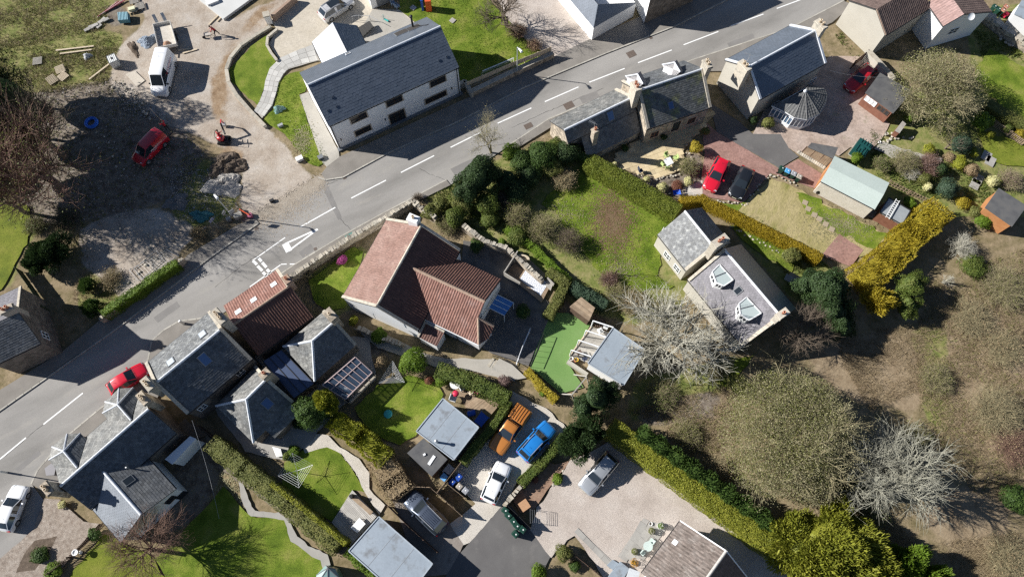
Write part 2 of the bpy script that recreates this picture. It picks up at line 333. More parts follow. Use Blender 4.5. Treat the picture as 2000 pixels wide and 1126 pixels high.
# ------------------------------------------------------------------ sheets on the ground
asphalt = mat('road_asphalt', [(.195,.186,.172),(.27,.258,.24),(.325,.31,.288)],.9,.3, detail=8, fine=.12, fscale=22, spec=.3, bump=.15, bscale=60, stretch=(math.radians(30),(3.5,1,1)), blotch=((.33,.31,.275),.5,.58,.2))
asph_d = mat('path_asphalt', [(.105,.10,.098),(.135,.13,.125)],.9,.5, fine=.15, fscale=22, bump=.15, bscale=60, blotch=((.17,.16,.15),.7,.58,.2))
pave_a = mat('pavement_asphalt', [(.18,.165,.145),(.24,.22,.195)],.9,.6, fine=.15, fscale=20, bump=.15, bscale=60, blotch=((.24,.22,.19),.9,.55,.2))
concrete = mat('concrete', [(.33,.31,.27),(.40,.375,.33)],.9,.8, fine=.12, fscale=12, blotch=((.27,.26,.23),.8,.58,.15))
lawn_m = mat('mown_grass', [(.07,.11,.011),(.11,.16,.016),(.16,.20,.028),(.21,.22,.05)],.9,.55, detail=7, fine=.45, fscale=9, bump=.8, bscale=14, spec=.15)
lawn_y = mat('mossy_grass', [(.10,.13,.016),(.15,.175,.022),(.19,.20,.035)],.9,.6, detail=6, fine=.35, fscale=9, bump=.7, bscale=14, spec=.15)
lawn_dry = mat('dry_grass', [(.17,.175,.045),(.29,.25,.11),(.36,.30,.155),(.22,.21,.06)],.9,.5, detail=6, fine=.3, fscale=10, bump=.6, bscale=14, spec=.15, stretch=(math.radians(-30),(1,3,1)))
turf = mat('artificial_turf', [(.125,.235,.062),(.145,.255,.072),(.165,.27,.09)],.85,.35, fine=.1, fscale=14, bump=.2, bscale=40)
gravel_p = mat('pinkish_gravel', [(.38,.325,.28),(.46,.40,.35),(.51,.455,.405)],.95,.35, fine=.4, fscale=22, bump=.8, bscale=28)
gravel_w = mat('pale_gravel', [(.47,.43,.37),(.56,.52,.46)],.95,.5, fine=.35, fscale=22, bump=.8, bscale=28)
gravel_r = mat('front_gravel', [(.22,.175,.14),(.30,.25,.205),(.37,.32,.27)],.95,3, fine=.5, fscale=20, bump=.9, bscale=24)
block_b = mat('beige_block_paving', [(.44,.39,.31),(.50,.45,.37)],.9,.5, fine=.15, fscale=9, vor=(5,.08))
block_m = mat('mottled_block_paving', [(.30,.23,.185),(.38,.30,.25),(.42,.34,.29)],.9,.6, fine=.2, fscale=6, vor=(4.5,.12), blotch=((.22,.20,.12),.5,.62,.12))
block_r = mat('red_block_paving', [(.25,.14,.115),(.31,.185,.155)],.9,.8, fine=.2, fscale=6, vor=(4.5,.15))
flag_y = mat('buff_flagstone', [(.50,.40,.24),(.57,.47,.30)],.88,1, fine=.12, island=.1)
flag_g = mat('grey_flagstone', [(.30,.285,.26),(.36,.345,.315)],.9,1, fine=.12, island=.14)
ZL = [0.010]
def patch(name, P, m, label, jit=0.0, seg=.7, z=None, world=False, kind='structure', cat=None):
    if z is None: ZL[0] += .003; z = ZL[0]
    Q = [Vector(p) for p in P] if world else W(P); out = []; n = len(Q)
    for i in range(n):
        a, b = Q[i], Q[(i+1) % n]; k = max(1, int((b-a).length/seg)) if jit else 1
        for t in range(k):
            p = a.lerp(b, t/k); out.append((p.x+random.uniform(-jit, jit), p.y+random.uniform(-jit, jit)))
    mb = MB(); A = sum(out[i][0]*out[(i+1) % len(out)][1]-out[(i+1) % len(out)][0]*out[i][1] for i in range(len(out)))
    if A < 0: out.reverse()
    mb.add([(x, y, z) for x, y in out],[tuple(range(len(out)))])
    o = mb.build(name, m); props(o, label, cat or name.replace('_', ' '), kind=kind); o['zz'] = z
    return o
ROAD = [(1700,-60),(1646,3),(1545,55),(1352,118),(1072,233),(881,360),(834,372),(750,416),(670,460),(576,517),(530,548),(430,615),(385,623),(351,627),(320,645),(297,666),(290,703),(262,747),(190,803),(130,853),(75,917),(62,945),(85,975),(68,1033),(0,1091),(-90,1140),
        (-90,860),(0,800),(130,705),(230,640),(398,513),(418,498),(506,436),(560,395),(615,347),(636,352),(670,347),(757,300),(900,236),(1023,172),(1183,105),(1318,52),(1440,-10),(1560,-70)]
road = patch('road', ROAD, asphalt, 'grey asphalt village road crossing diagonally from lower left to upper right', z=.014)
# pavements: raised 10 cm with a pale kerb
kerb_m = mat('kerb_stone', [(.34,.32,.28),(.42,.40,.35)],.9,2, fine=.15, island=.12)
def pavement(P, m, label, kerb=None, z=.11):
    o = MB().prism(W(P),-.05, z).build('pavement', m); props(o, label, 'pavement', kind='structure')
    if kerb:
        mb = MB(); K = W(kerb)
        for a, b in zip(K[:-1], K[1:]):
            n = max(1, round((b-a).length/.9))
            for i in range(n):
                p = a.lerp(b, (i+.02)/n); q = a.lerp(b, (i+.98)/n); p.z = q.z = z/2+.006
                mb.bar(p, q, .15, z+.012)
        k = mb.build('kerb', kerb_m, o); k['kind'] = 'stuff'
    return o
pavement([(636,352),(670,347),(757,300),(900,236),(1023,172),(1183,105),(1318,52),(1440,-10),(1400,-30),(1270,25),(1155,76),(1079,113),(920,189),(895,200),(665,306),(640,325),(628,340)], pave_a,
         'asphalt pavement in front of the long white house and yard', [(622,347),(636,352),(670,347),(757,300),(900,236),(1023,172),(1183,105),(1318,52),(1440,-10)])
pavement([(368,498),(466,439),(500,428),(506,436),(418,498),(398,513),(300,588),(230,641),(130,707),(0,802),(-60,845),(-60,800),(0,762),(126,684),(200,622),(345,520)], pave_a,
         'asphalt pavement on the wasteland side of the road', [(506,436),(418,498),(398,513),(230,641),(0,802),(-60,845)])
pavement([(1646,3),(1545,55),(1352,118),(1072,233),(991,285),(995,300),(1075,250),(1205,190),(1352,140),(1410,140),(1560,75),(1625,45),(1665,10)], pave_a,
         'narrow pavement along the stone cottages on the right', [(1660,-12),(1646,3),(1545,55),(1352,118),(1072,233),(985,290)])
pavement([(834,372),(750,416),(670,460),(576,517),(545,538),(560,545),(585,528),(680,468),(760,424),(815,394),(880,362),(872,352)], pave_a,
         'narrow pavement at the foot of the long garden wall', [(872,352),(834,372),(750,416),(670,460),(576,517),(545,538)])
pavement([(430,615),(385,623),(351,627),(320,645),(297,666),(290,703),(262,747),(190,803),(130,853),(75,917),(62,945),(90,960),(120,945),(300,790),(330,740),(440,645)], pave_a,
         'pavement in front of the slate cottages and bay windows', [(430,615),(385,623),(351,627),(320,645),(297,666),(290,703),(262,747),(190,803),(130,853),(75,917),(62,945)])
# road paint
line_m = mat('road_paint', [(.72,.72,.70),(.80,.80,.78)],.7,3, fine=.1, speck=((.35,.34,.32),9,.66))
def mark(P, wd=.14, z=.020):
    for a, b in zip(P[:-1], P[1:]):
        a = G(*a); b = G(*b); d = (b-a).normalized(); n = Vector((-d.y, d.x, 0))*wd/2
        o = MB().add([(p.x, p.y, z) for p in (a-n, b-n, b+n, a+n)],[(0,1,2,3)]).build('road_marking', line_m, road)
for a, b in [((1335,88),(1403,62)),((1246,123),(1312,98)),((1151,161),(1220,134)),((1064,199),(1130,170)),((972,241),(1038,211)),((880,288),(940,258)),((783,337),(848,304)),((686,387),(754,352)),((587,443),(655,405)),
             ((1427,51),(1491,28)),((1517,17),(1566,-1)),((1600,-14),(1660,-38)),((85,828),(162,767)),((0,896),(51,854))]: mark([a, b],.15)
A_, B_ = (493.5,508.5),(558,463)
for i in range(5):
    f = lambda t: (A_[0]+(B_[0]-A_[0])*t, A_[1]+(B_[1]-A_[1])*t)
    mark([f(i/5), f(i/5+.185)],.13)
for a, b in [((494,509),(502,516.5)),((503,519),(512.5,528.5)),((513.5,531.5),(522,540)),((505,504),(511,510.5)),((512,512.5),(520.5,522)),((521.5,525.5),(528.5,533.5))]: mark([a, b],.32)
for a, b in [((549,516),(560,515.5)),((566,515.6),(576,515.6)),((488,560),(548,517))]: mark([a, b],.13)
mark([(556,476.5),(620,447.5)],.2); mark([(564,489.5),(621,447.5)],.2,.0206); mark([(557,475),(565,491)],.75,.0212)
crk = MB()
for pts in ([(560,400),(600,388),(640,360),(660,352)],[(640,365),(655,400),(668,430),(690,455)],[(820,330),(850,345),(872,352)],[(1000,250),(1060,222),(1120,197),(1180,172)],[(120,800),(60,848),(10,890)],[(420,560),(470,520),(520,488)],[(930,260),(960,285),(990,280)]):
    q = [G(*p) for p in pts]
    for a, b in zip(q[:-1], q[1:]):
        n = max(2, int((b-a).length/.35)); P = [a.lerp(b, i/n)+Vector((random.uniform(-.07,.07), random.uniform(-.07,.07),0)) for i in range(n+1)]
        for u, v in zip(P[:-1], P[1:]):
            d = (v-u).normalized(); k = Vector((-d.y, d.x, 0))*random.uniform(.012,.03); crk.add([(w_.x, w_.y, .0165) for w_ in (u-k, v-k, v+k, u+k)],[(0,1,2,3)])
crk.build('crack', plain('tar_crack', (.07,.067,.063),.9), road)['kind'] = 'stuff'
# drain covers and patched tarmac
iron = mat('cast_iron', [(.11,.085,.07),(.14,.11,.09)],.6,8)
for i, (x, y, a, b, l) in enumerate([(1233,106,1.1,.9, 'reddish manhole cover in the road opposite the white house'),(1111,206,1.2,.9, 'brown manhole cover in the road below the lamp shadow'),(1032,246,1.0,.7, 'drain cover in the road beside the small bare tree'),(1271,74,.4,.4, 'small square drain grate by the upper kerb'),
                               (673,347,.4,.4, 'small square gully grate by the kerb at the lane mouth'),(616,486,.35,.35, 'gully grate by the kerb below the give-way triangle'),(501,446,.45,.45, 'square gully grate by the kerb at the roadworks'),(1020,1030,.55,.55, 'round manhole cover in the asphalt drive by the green bins')]):
    p = G(x, y); o = MB().box((p.x, p.y, .024 if i < 7 else .1),(a, b, .012), math.radians(28)).build('manhole_cover', iron); props(o, l, 'manhole cover')
for i, (P, l) in enumerate([([(584,493),(606,476),(614,487),(592,504)], 'dark tarmac patch in the road beside the garden wall'),([(632,370),(640,360),(668,425),(660,430)], 'trench scar in the asphalt across the road'),([(1130,190),(1165,178),(1172,192),(1140,205)], 'tarmac patch in front of the stone cottages'),([(880,330),(925,308),(932,320),(888,342)], 'long tarmac repair near the roadside evergreen'),([(300,620),(345,588),(352,598),(308,630)], 'tarmac repair in the house shadow below the wasteland'),([(1420,85),(1470,66),(1474,74),(1425,94)], 'narrow tarmac repair opposite the blue slated house'),([(30,915),(75,878),(80,886),(36,922)], 'tarmac repair near the left edge street lamp')]):
    patch('tarmac_patch', P, mat('new_tarmac', [(.185,.177,.167),(.22,.21,.20)],.9,1, fine=.15, fscale=20), l, .03,.3, z=.017)
# ------------------------------------------------------------------ gardens, drives, yards
patch('lawn', [(452,160),(448,135),(490,92),(536,57),(522,85),(541,126),(521,162),(504,205),(478,184)], lawn_m, 'teardrop lawn inside the curved stone border', .12)
patch('lawn', [(513,236),(538,205),(540,166),(565,141),(592,138),(600,170),(586,186),(603,240),(628,280),(642,312),(625,327),(603,320),(582,292),(555,262),(535,245)], lawn_m, 'grass strip left of the long white house', .2)
patch('lawn', [(778,-30),(930,-30),(985,30),(1020,75),(1062,100),(1055,112),(905,168),(885,130),(860,60),(805,40),(780,18)], lawn_m, 'large lawn behind the long white house with football goal', .15)
patch('driveway', [(528,40),(600,-30),(735,-30),(728,17),(780,20),(812,45),(720,85),(690,90),(625,120),(545,116),(525,86),(541,58)], block_b, 'beige block paved driveway above the long white house', .03)
patch('terrace', [(728,19),(782,22),(812,50),(716,90),(700,66)], concrete, 'pale concrete terrace behind the long white house')
patch('apron', [(585,186),(602,180),(662,296),(664,312),(640,328),(630,318),(603,240)], concrete, 'concrete apron round the left gable of the long white house', .03)
patch('yard', [(1040,-30),(1105,-30),(1155,74),(1150,82),(1105,104),(1082,113),(1060,100),(1020,72),(985,30),(960,-30)], gravel_p, 'pinkish gravel yard beside the white gabled house', .15)
patch('lawn', [(1145,318),(1180,333),(1330,432),(1318,480),(1288,492),(1288,540),(1316,560),(1240,572),(1200,560),(1150,510),(1115,450),(1080,415),(1055,400),(1095,360)], lawn_m, 'large green lawn between the clipped hedge and the scrub', .3)
patch('driveway', [(1380,240),(1400,258),(1522,330),(1559,311),(1607,341),(1590,368),(1545,352),(1505,338),(1475,372),(1452,396),(1372,384),(1368,362),(1376,300),(1372,262)], block_r, 'red block paved driveway under the red and black cars', .02)
patch('driveway', [(1385,200),(1443,237),(1470,262),(1524,260),(1541,290),(1560,306),(1522,329),(1400,258)], asph_d, 'dark asphalt drive between the cottage and the red paving', .02)
patch('driveway', [(1470,262),(1500,200),(1620,110),(1690,110),(1745,150),(1690,185),(1682,198),(1738,242),(1722,272),(1702,292),(1660,288),(1638,305),(1600,290),(1560,302),(1541,290),(1524,262)], block_m, 'mottled block paved court around the conservatory', .03)
patch('patio', [(1205,327),(1200,300),(1260,265),(1390,212),(1395,225),(1345,280),(1332,298),(1340,316),(1324,335),(1293,347),(1265,344),(1237,338)], mat('patio_bedding', [(.30,.24,.15)],.95,2), 'buff flagstone patio behind the stone cottage', .02)
patch('gravel_bed', [(1322,372),(1372,352),(1372,388),(1345,392),(1330,388)], gravel_w, 'pale gravel beside the red car')
patch('lawn', [(1505,350),(1545,362),(1600,392),(1720,452),(1742,460),(1690,497),(1640,510),(1605,498),(1500,452),(1440,412),(1462,388)], lawn_dry, 'dry yellowing lawn below the green roofed garage', .15)
patch('lawn', [(1555,372),(1600,394),(1720,452),(1742,460),(1700,490),(1655,465),(1610,440),(1570,410)], lawn_m, 'greener half of the lawn beside the garage', .4,.6)
patch('lawn', [(604,548),(650,512),(690,482),(712,492),(690,560),(672,600),(640,612),(610,585)], lawn_m, 'small corner lawn with the pink azalea beside the garden wall', .15)
patch('lawn', [(1425,440),(1455,440),(1560,500),(1545,530),(1500,505),(1460,478)], lawn_m, 'bright grass strip between golden hedge and slated house', .15)
patch('lawn', [(1372,392),(1440,400),(1462,390),(1440,412),(1500,452),(1470,445),(1400,408)], lawn_m, 'grass verge in front of the black hatchback', .1)
patch('lawn', [(1395,740),(1440,700),(1480,688),(1460,715),(1415,755)], lawn_m, 'bright grass strip below the pale slated house', .25)
patch('lawn', [(-70,392),(50,402),(72,440),(38,500),(14,556),(-70,610)], lawn_y, 'bright lawn at the left edge beyond the gorse', .25)
patch('paving', [(1638.6,457),(1686,488),(1661,521),(1604,499)], block_r, 'square of brown block paving at the end of the dry lawn', .02)
patch('path', [(1603,356),(1612,362),(1722,420),(1706,428),(1640,398),(1597,372)], block_m, 'brick path along the garage wall', .03)
patch('lawn', [(1910,255),(1960,270),(2040,290),(2040,330),(1950,320),(1920,300)], lawn_y, 'mossy lawn among the shrubs on the right edge', .2)
patch('lawn', [(1930,95),(2040,150),(2040,260),(1960,215),(1900,150)], lawn_m, 'lawn at the right edge above the trimmed hedge', .2)
patch('path', [(1708,290),(1722,276),(1790,300),(1840,310),(1836,325),(1780,320),(1740,308)], concrete, 'pale stony path behind the oil tank', .15,.4)
patch('artificial_lawn', [(1077,611),(1110,611),(1153,634),(1108,708),(1124,732),(1140,756),(1095,768),(1034,716),(1060,646)], turf, 'smooth bright green artificial lawn beside the garden room', .03)
patch('lawn', [(694,797),(738,752),(800,735),(850,742),(868,772),(842,815),(812,852),(782,868),(738,850),(704,822)], lawn_m, 'lawn with the turquoise toy beside the flat grey shed', .15)
patch('path', [(760,655),(830,690),(870,700),(960,700),(1000,730),(1005,745),(930,725),(850,715),(740,680),(690,640)], concrete, 'concrete path along the white gable of the red roofed house', .08,.5)
patch('yard', [(880,640),(960,690),(1032,715),(1062,645),(1080,605),(1050,560),(980,480),(905,470),(900,540)], mat('shade_toned_flags', [(.10,.095,.09),(.15,.142,.133)],.9,.8, fine=.15, vor=(1.4,.15)), 'paved yard behind the red roofed house, shade put into its colour')  # flags darkened in colour to stand in for the house's shadow
patch('driveway', [(1002,765),(1066,798),(1110,838),(1082,862),(1012,937),(987,985),(960,1012),(928,1050),(902,1066),(868,1030),(930,985),(898,950),(878,925),(930,870),(985,790)], gravel_w, 'pale gravel drive under the orange pickup and white hatchback', .1)
patch('driveway', [(765,970),(800,955),(870,1010),(905,1062),(880,1120),(820,1126)], mat('stained_concrete', [(.20,.17,.145),(.27,.24,.21)],.9,.8, fine=.2, blotch=((.13,.11,.095),.8,.56,.15)), 'stained concrete parking space under the dark grey car', .05)
patch('driveway', [(985,982),(1000,988),(1038,1035),(1075,1086),(1040,1160),(850,1160),(895,1084),(930,1045)], asph_d, 'grey asphalt drive entrance beside the green bins', .03)
patch('gravel_yard', [(1050,990),(1085,940),(1112,900),(1140,888),(1185,862),(1205,845),(1255,880),(1310,922),(1380,975),(1450,1030),(1560,1126),(1600,1180),(1260,1180),(1180,1126),(1120,1045),(1075,1086),(1036,1034)], gravel_p, 'wide pinkish gravel parking area around the silver car', .12)
patch('flower_bed', [(1000,965),(1050,900),(1085,905),(1110,900),(1080,945),(1048,990),(1015,1000)], mat('bark_bed', [(.22,.135,.09),(.30,.20,.14)],.95,3, fine=.35), 'earth bed beside the low garden wall', .15)
patch('lawn', [(556,903),(590,880),(642,870),(664,884),(692,922),(713,960),(690,957),(650,1018),(590,985),(550,945)], lawn_m, 'rounded lawn with the rotary clothes line', .08)
patch('gravel_path', [(590,866),(612,846),(642,850),(664,872),(702,896),(722,922),(722,955),(752,986),(741,1004),(713,962),(695,922),(668,886),(640,872),(596,884)], gravel_w, 'curving pale gravel path around the rounded lawn', .05)
patch('lawn', [(438,950),(466,985),(490,1008),(560,1012),(578,1055),(608,1077),(634,1097),(622,1170),(350,1170),(305,1090),(395,1000)], lawn_m, 'big sunny lawn at the lower left with tree shadow', .12)
patch('lawn', [(207,1040),(240,1058),(300,1090),(350,1170),(110,1170),(140,1120)], lawn_y, 'yellow green lawn beside the picket fence', .12)
patch('gravel_garden', [(88,972),(118,975),(165,1018),(196,1022),(150,1072),(90,1150),(-60,1170),(-60,1120),(0,1091),(68,1033)], gravel_r, 'pinkish brown gravel front garden behind the parked white car', .05)
patch('flower_bed', [(114,1046),(100,1075),(70,1112),(32,1118),(50,1080),(70,1055)], soil, 'kite shaped earth bed in the gravel front garden', .05)
patch('path', [(468,942),(476,942),(485,975),(498,996),(562,1002),(580,1046),(602,1064),(640,1082),(650,1126),(636,1126),(626,1094),(596,1076),(570,1055),(555,1014),(490,1008),(474,980)], flag_g, 'crazy paving path along the foot of the long hedge', .08,.4)
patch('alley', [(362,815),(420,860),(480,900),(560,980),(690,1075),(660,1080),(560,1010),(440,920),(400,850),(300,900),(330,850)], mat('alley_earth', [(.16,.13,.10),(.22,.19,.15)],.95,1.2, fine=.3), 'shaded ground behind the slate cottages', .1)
patch('yard', [(505,690),(560,650),(720,660),(735,740),(660,800),(600,870),(560,900),(480,880),(420,800)], flag_g, 'paved yard around the small hipped cottages', .1)
# individual slabs
def slabs(parent, P, ang, su, sv, m, z, gap=.02, th=.04, brick=True, name='paving_slab'):
    Q = W(P); c, s = math.cos(ang), math.sin(ang)
    L = [(p.x*c+p.y*s, -p.x*s+p.y*c) for p in Q]; X = [a for a, _ in L]; Y = [b for _, b in L]
    me = MB().box((0,0,0),(su-gap, sv-gap, th)); mm = bpy.data.meshes.new(name); mm.from_pydata(me.v, [], me.f); mm.materials.append(m)
    j = 0; v = min(Y)
    while v < max(Y):
        u = min(X)-(su/2 if brick and j % 2 else 0)
        while u < max(X):
            cu, cv = u+su/2, v+sv/2
            if inpoly(np.array([cu]), np.array([cv]), L)[0]:
                o = link(name, mm, m, parent); o.location = (cu*c-cv*s, cu*s+cv*c, z+random.uniform(-.004,.004)); o.rotation_euler = (random.uniform(-.008,.008), random.uniform(-.008,.008), ang)
            u += su
        v += sv; j += 1
def isl(m):   # tint each copied slab by its own object random
    N = m.node_tree.nodes; K = m.node_tree.links; p = N['Principled BSDF']; src = p.inputs['Base Color'].links[0].from_socket
    oi = N.new('ShaderNodeObjectInfo'); f = N.new('ShaderNodeMapRange'); f.inputs[3].default_value = .82; f.inputs[4].default_value = 1.15; K.new(oi.outputs['Random'], f.inputs[0])
    x = N.new('ShaderNodeMix'); x.data_type = 'RGBA'; x.blend_type = 'MULTIPLY'; x.inputs[0].default_value = 1; K.new(src, x.inputs[6]); K.new(f.outputs[0], x.inputs[7]); K.new(x.outputs[2], p.inputs['Base Color'])
isl(flag_y); isl(flag_g); isl(stone_p)
patio = [o for o in col.objects if o.name.startswith('patio')][0]
slabs(patio, [(1207,328),(1200,302),(1262,267),(1388,214),(1392,226),(1343,281),(1330,298),(1338,315),(1322,333),(1293,345),(1265,342),(1238,336)], math.radians(21),.85,.6, flag_y, patio['zz'])
ph = [(500,216),(512,233),(530,207),(536,183),(540,163),(549,147),(565,136),(624,119),(611,92),(575,103),(548,114),(533,133),(524,158),(519,180),(510,200)]
pth = patch('path', ph, mat('path_bedding', [(.36,.34,.31)],.95,2), 'grey slab path curving past the teardrop lawn', .02)
cl = [G(*p) for p in ((506,224),(520,203),(528,180),(532,160),(541,140),(556,125),(585,113),(617,104))]; wd_ = [1.5,1.7,1.6,1.7,2.0,2.0,2.2,2.6]; psm = mat('pale_slab', [(.42,.41,.385),(.48,.47,.44)],.9,1, fine=.08); isl(psm)
for i in range(7):
    a, b = cl[i], cl[i+1]; d0 = (cl[min(i+1,7)]-cl[max(i-1,0)]).normalized(); d1 = (cl[min(i+2,7)]-cl[i]).normalized(); n0 = Vector((-d0.y, d0.x, 0))*wd_[i]/2; n1 = Vector((-d1.y, d1.x, 0))*wd_[i+1]/2; k = max(1, round((b-a).length/.85))
    for j in range(k):
        for u in range(3):
            f = lambda t, s: (a.lerp(b, t)+n0.lerp(n1, t)*s); e = .015; t0, t1, s0, s1 = j/k+e, (j+1)/k-e, -1+u*2/3+e, -1+(u+1)*2/3-e
            MB().prism([f(t0, s0), f(t1, s0), f(t1, s1), f(t0, s1)],.02, pth['zz']+.02+random.uniform(-.003,.003)).build('paving_slab', psm, pth)
for P, ang, su, sv, l in [([(1121,1038),(1131,1034),(1196,1095),(1188,1106)],-45,1.15,.55, 'row of grey slabs crossing the gravel parking area'),
                    ([(1256,1011),(1268,1016),(1220,1090),(1206,1086)],57,1.0,.75, 'line of grey slabs in front of the brown roofed bungalow'),
                    ([(1275,1018),(1305,1026),(1250,1090),(1225,1090)],50,.8,.8, 'grey slab terrace with flower pots beside the brown roofed bungalow')]:
    pp = patch('path', P, mat('path_bedding', [(.36,.34,.31)],.95,2), l); slabs(pp, P, math.radians(ang), su, sv, flag_g, pp['zz'], brick=False)
pp = patch('steps', [(975,700),(1000,712),(1028,738),(1006,742),(960,722)], concrete, 'shallow stone steps on the path behind the red roofed house')
for i in range(8):
    a = G(964+i*7,700+i*3.6); b = G(954+i*7,716+i*3.6); a.z = b.z = .08
    MB().bar(a, b, .26,.08).build('step', stone_p, pp)
# ------------------------------------------------------------------ roofs with real courses of slates / tiles
def clip(poly, C):
    out = poly; n = len(C)
    for i in range(n):
        ax, ay = C[i]; bx, by = C[(i+1) % n]; inp = out; out = []
        if not inp: return []
        ex, ey = bx-ax, by-ay
        side = lambda p: ex*(p[1]-ay)-ey*(p[0]-ax)
        for k in range(len(inp)):
            p, q = inp[k], inp[(k+1) % len(inp)]; sp, sq = side(p), side(q)
            if sp >= 0: out.append(p)
            if (sp >= 0) != (sq >= 0):
                t = sp/(sp-sq); out.append((p[0]+(q[0]-p[0])*t, p[1]+(q[1]-p[1])*t))
    return out
TILE = {'slate': (.30,.24,.013,0), 'slate_big': (.40,.31,.008,0), 'pan': (.27,.36,.012,.045), 'flat': (.26,.22,.022,.012), 'conc': (.33,.34,.03,.035)}
def cover(mb, P, kind, shrink=0.0):
    P = [Vector(p) for p in P]; n = Vector((0,0,0))
    for i in range(len(P)): n += P[i].cross(P[(i+1) % len(P)])
    n.normalize()
    if n.z < 0: n = -n; P.reverse()
    d = Vector((0,0,-1)); d = (d-n*d.dot(n)).normalized(); up = -d; u = up.cross(n).normalized(); o = P[0]
    S = [((p-o).dot(u),(p-o).dot(up)) for p in P]
    if sum(S[i][0]*S[(i+1) % len(S)][1]-S[(i+1) % len(S)][0]*S[i][1] for i in range(len(S))) < 0: S.reverse()
    w, e, th, amp = TILE[kind]; s0, s1 = min(a for a, _ in S), max(a for a, _ in S); t0, t1 = min(b for _, b in S), max(b for _, b in S)
    def pt(s, t, h): return o+u*s+up*t+n*h
    r = 0; t = t0
    prof = [0] if not amp else [0,.25,.5,.75]
    while t < t1:
        s = s0-(w/2 if (r % 2 and not amp) else 0)-random.uniform(0,.04)*(not amp)
        te = min(t+e*1.0, t1+.01)
        while s < s1:
            dh = random.uniform(-.004,.006)
            base = None
            for f in prof:
                a, b = (s+.006, s+w-.006) if not amp else (s+f*w, s+(f+.25)*w)
                q = clip([(a, t),(b, t),(b, te),(a, te)], S)
                if len(q) < 3: continue
                def hh(x, y):
                    z = th*(1-(y-t)/e)+.006+dh
                    if amp: z += amp*(.5-.5*math.cos(2*math.pi*((x-s)/w)))
                    return z
                vs = [pt(x, y, hh(x, y)) for x, y in q]; b0 = len(mb.v)
                mb.v += [tuple(v) for v in vs]; mb.f.append(tuple(range(b0, b0+len(vs))))
                lo = [i for i, (x, y) in enumerate(q) if abs(y-t) < 1e-5]
                if len(lo) >= 2:
                    i, j = sorted(lo, key=lambda k: q[k][0])[::len(lo)-1]
                    b1 = len(mb.v); mb.v += [tuple(pt(q[i][0], q[i][1],-.01)), tuple(pt(q[j][0], q[j][1],-.01))]
                    mb.f.append((b1, b1+1, b0+j, b0+i))
            s += w
        t += e; r += 1
def roof_face(T, P, kind, m, deck=None, th=.14, name='roof'):
    ro = MB().slab(P, th).build(name, deck or deck_dark, T)
    mb = MB(); cover(mb, P, kind)
    k = mb.build('tiles' if kind in ('pan', 'flat', 'conc') else 'slates', m, ro); k['kind'] = 'stuff'
    return ro
def ridge(T, p, q, m, wd=.28, name='ridge_cap'):
    p = Vector(p); q = Vector(q); mb = MB(); n = max(1, int((q-p).length/.6)); d = (q-p).normalized()
    x = d; y = Vector((0,0,1)).cross(x).normalized(); z = x.cross(y)
    for i in range(n):
        a = p.lerp(q, i/n); b = p.lerp(q, (i+1)/n)-d*.012
        pr = [(-wd/2,-.05),(-wd/4,.055),(0,.085),(wd/4,.055),(wd/2,-.05)]
        vs = [a+y*s+z*t for s, t in pr]+[b+y*s+z*t for s, t in pr]
        mb.add(vs, [(j, j+1, j+6, j+5) for j in range(4)]+[(4,3,2,1,0),(5,6,7,8,9)])
    return mb.build(name, m, T)
def chimney(T, px, h, sx, sy, z0, rz, m, pots=2, potm=None, ph=.45, along='x'):
    p = G(px[0], px[1], h); M = Matrix.Rotation(rz, 3, 'Z')
    mb = MB().box((p.x, p.y, (z0+h)/2),(sx, sy, h-z0), rz).box((p.x, p.y, h-.12),(sx+.16, sy+.16,.18), rz).box((p.x, p.y, h+.03),(sx+.06, sy+.06,.12), rz)
    c = mb.build('chimney', m, T)
    for i in range(pots):
        f = (i-(pots-1)/2)*(.42 if pots < 3 else .36); o = M @ Vector((f, 0,0) if along == 'x' else (0, f, 0))
        MB().lathe((p.x+o.x, p.y+o.y, h+.06),[(.15,0),(.125, ph*.8),(.16, ph*.85),(.15, ph),(.09, ph),(.09, ph*.4)],12).build('chimney_pot', potm or clay, c, True)
    return c
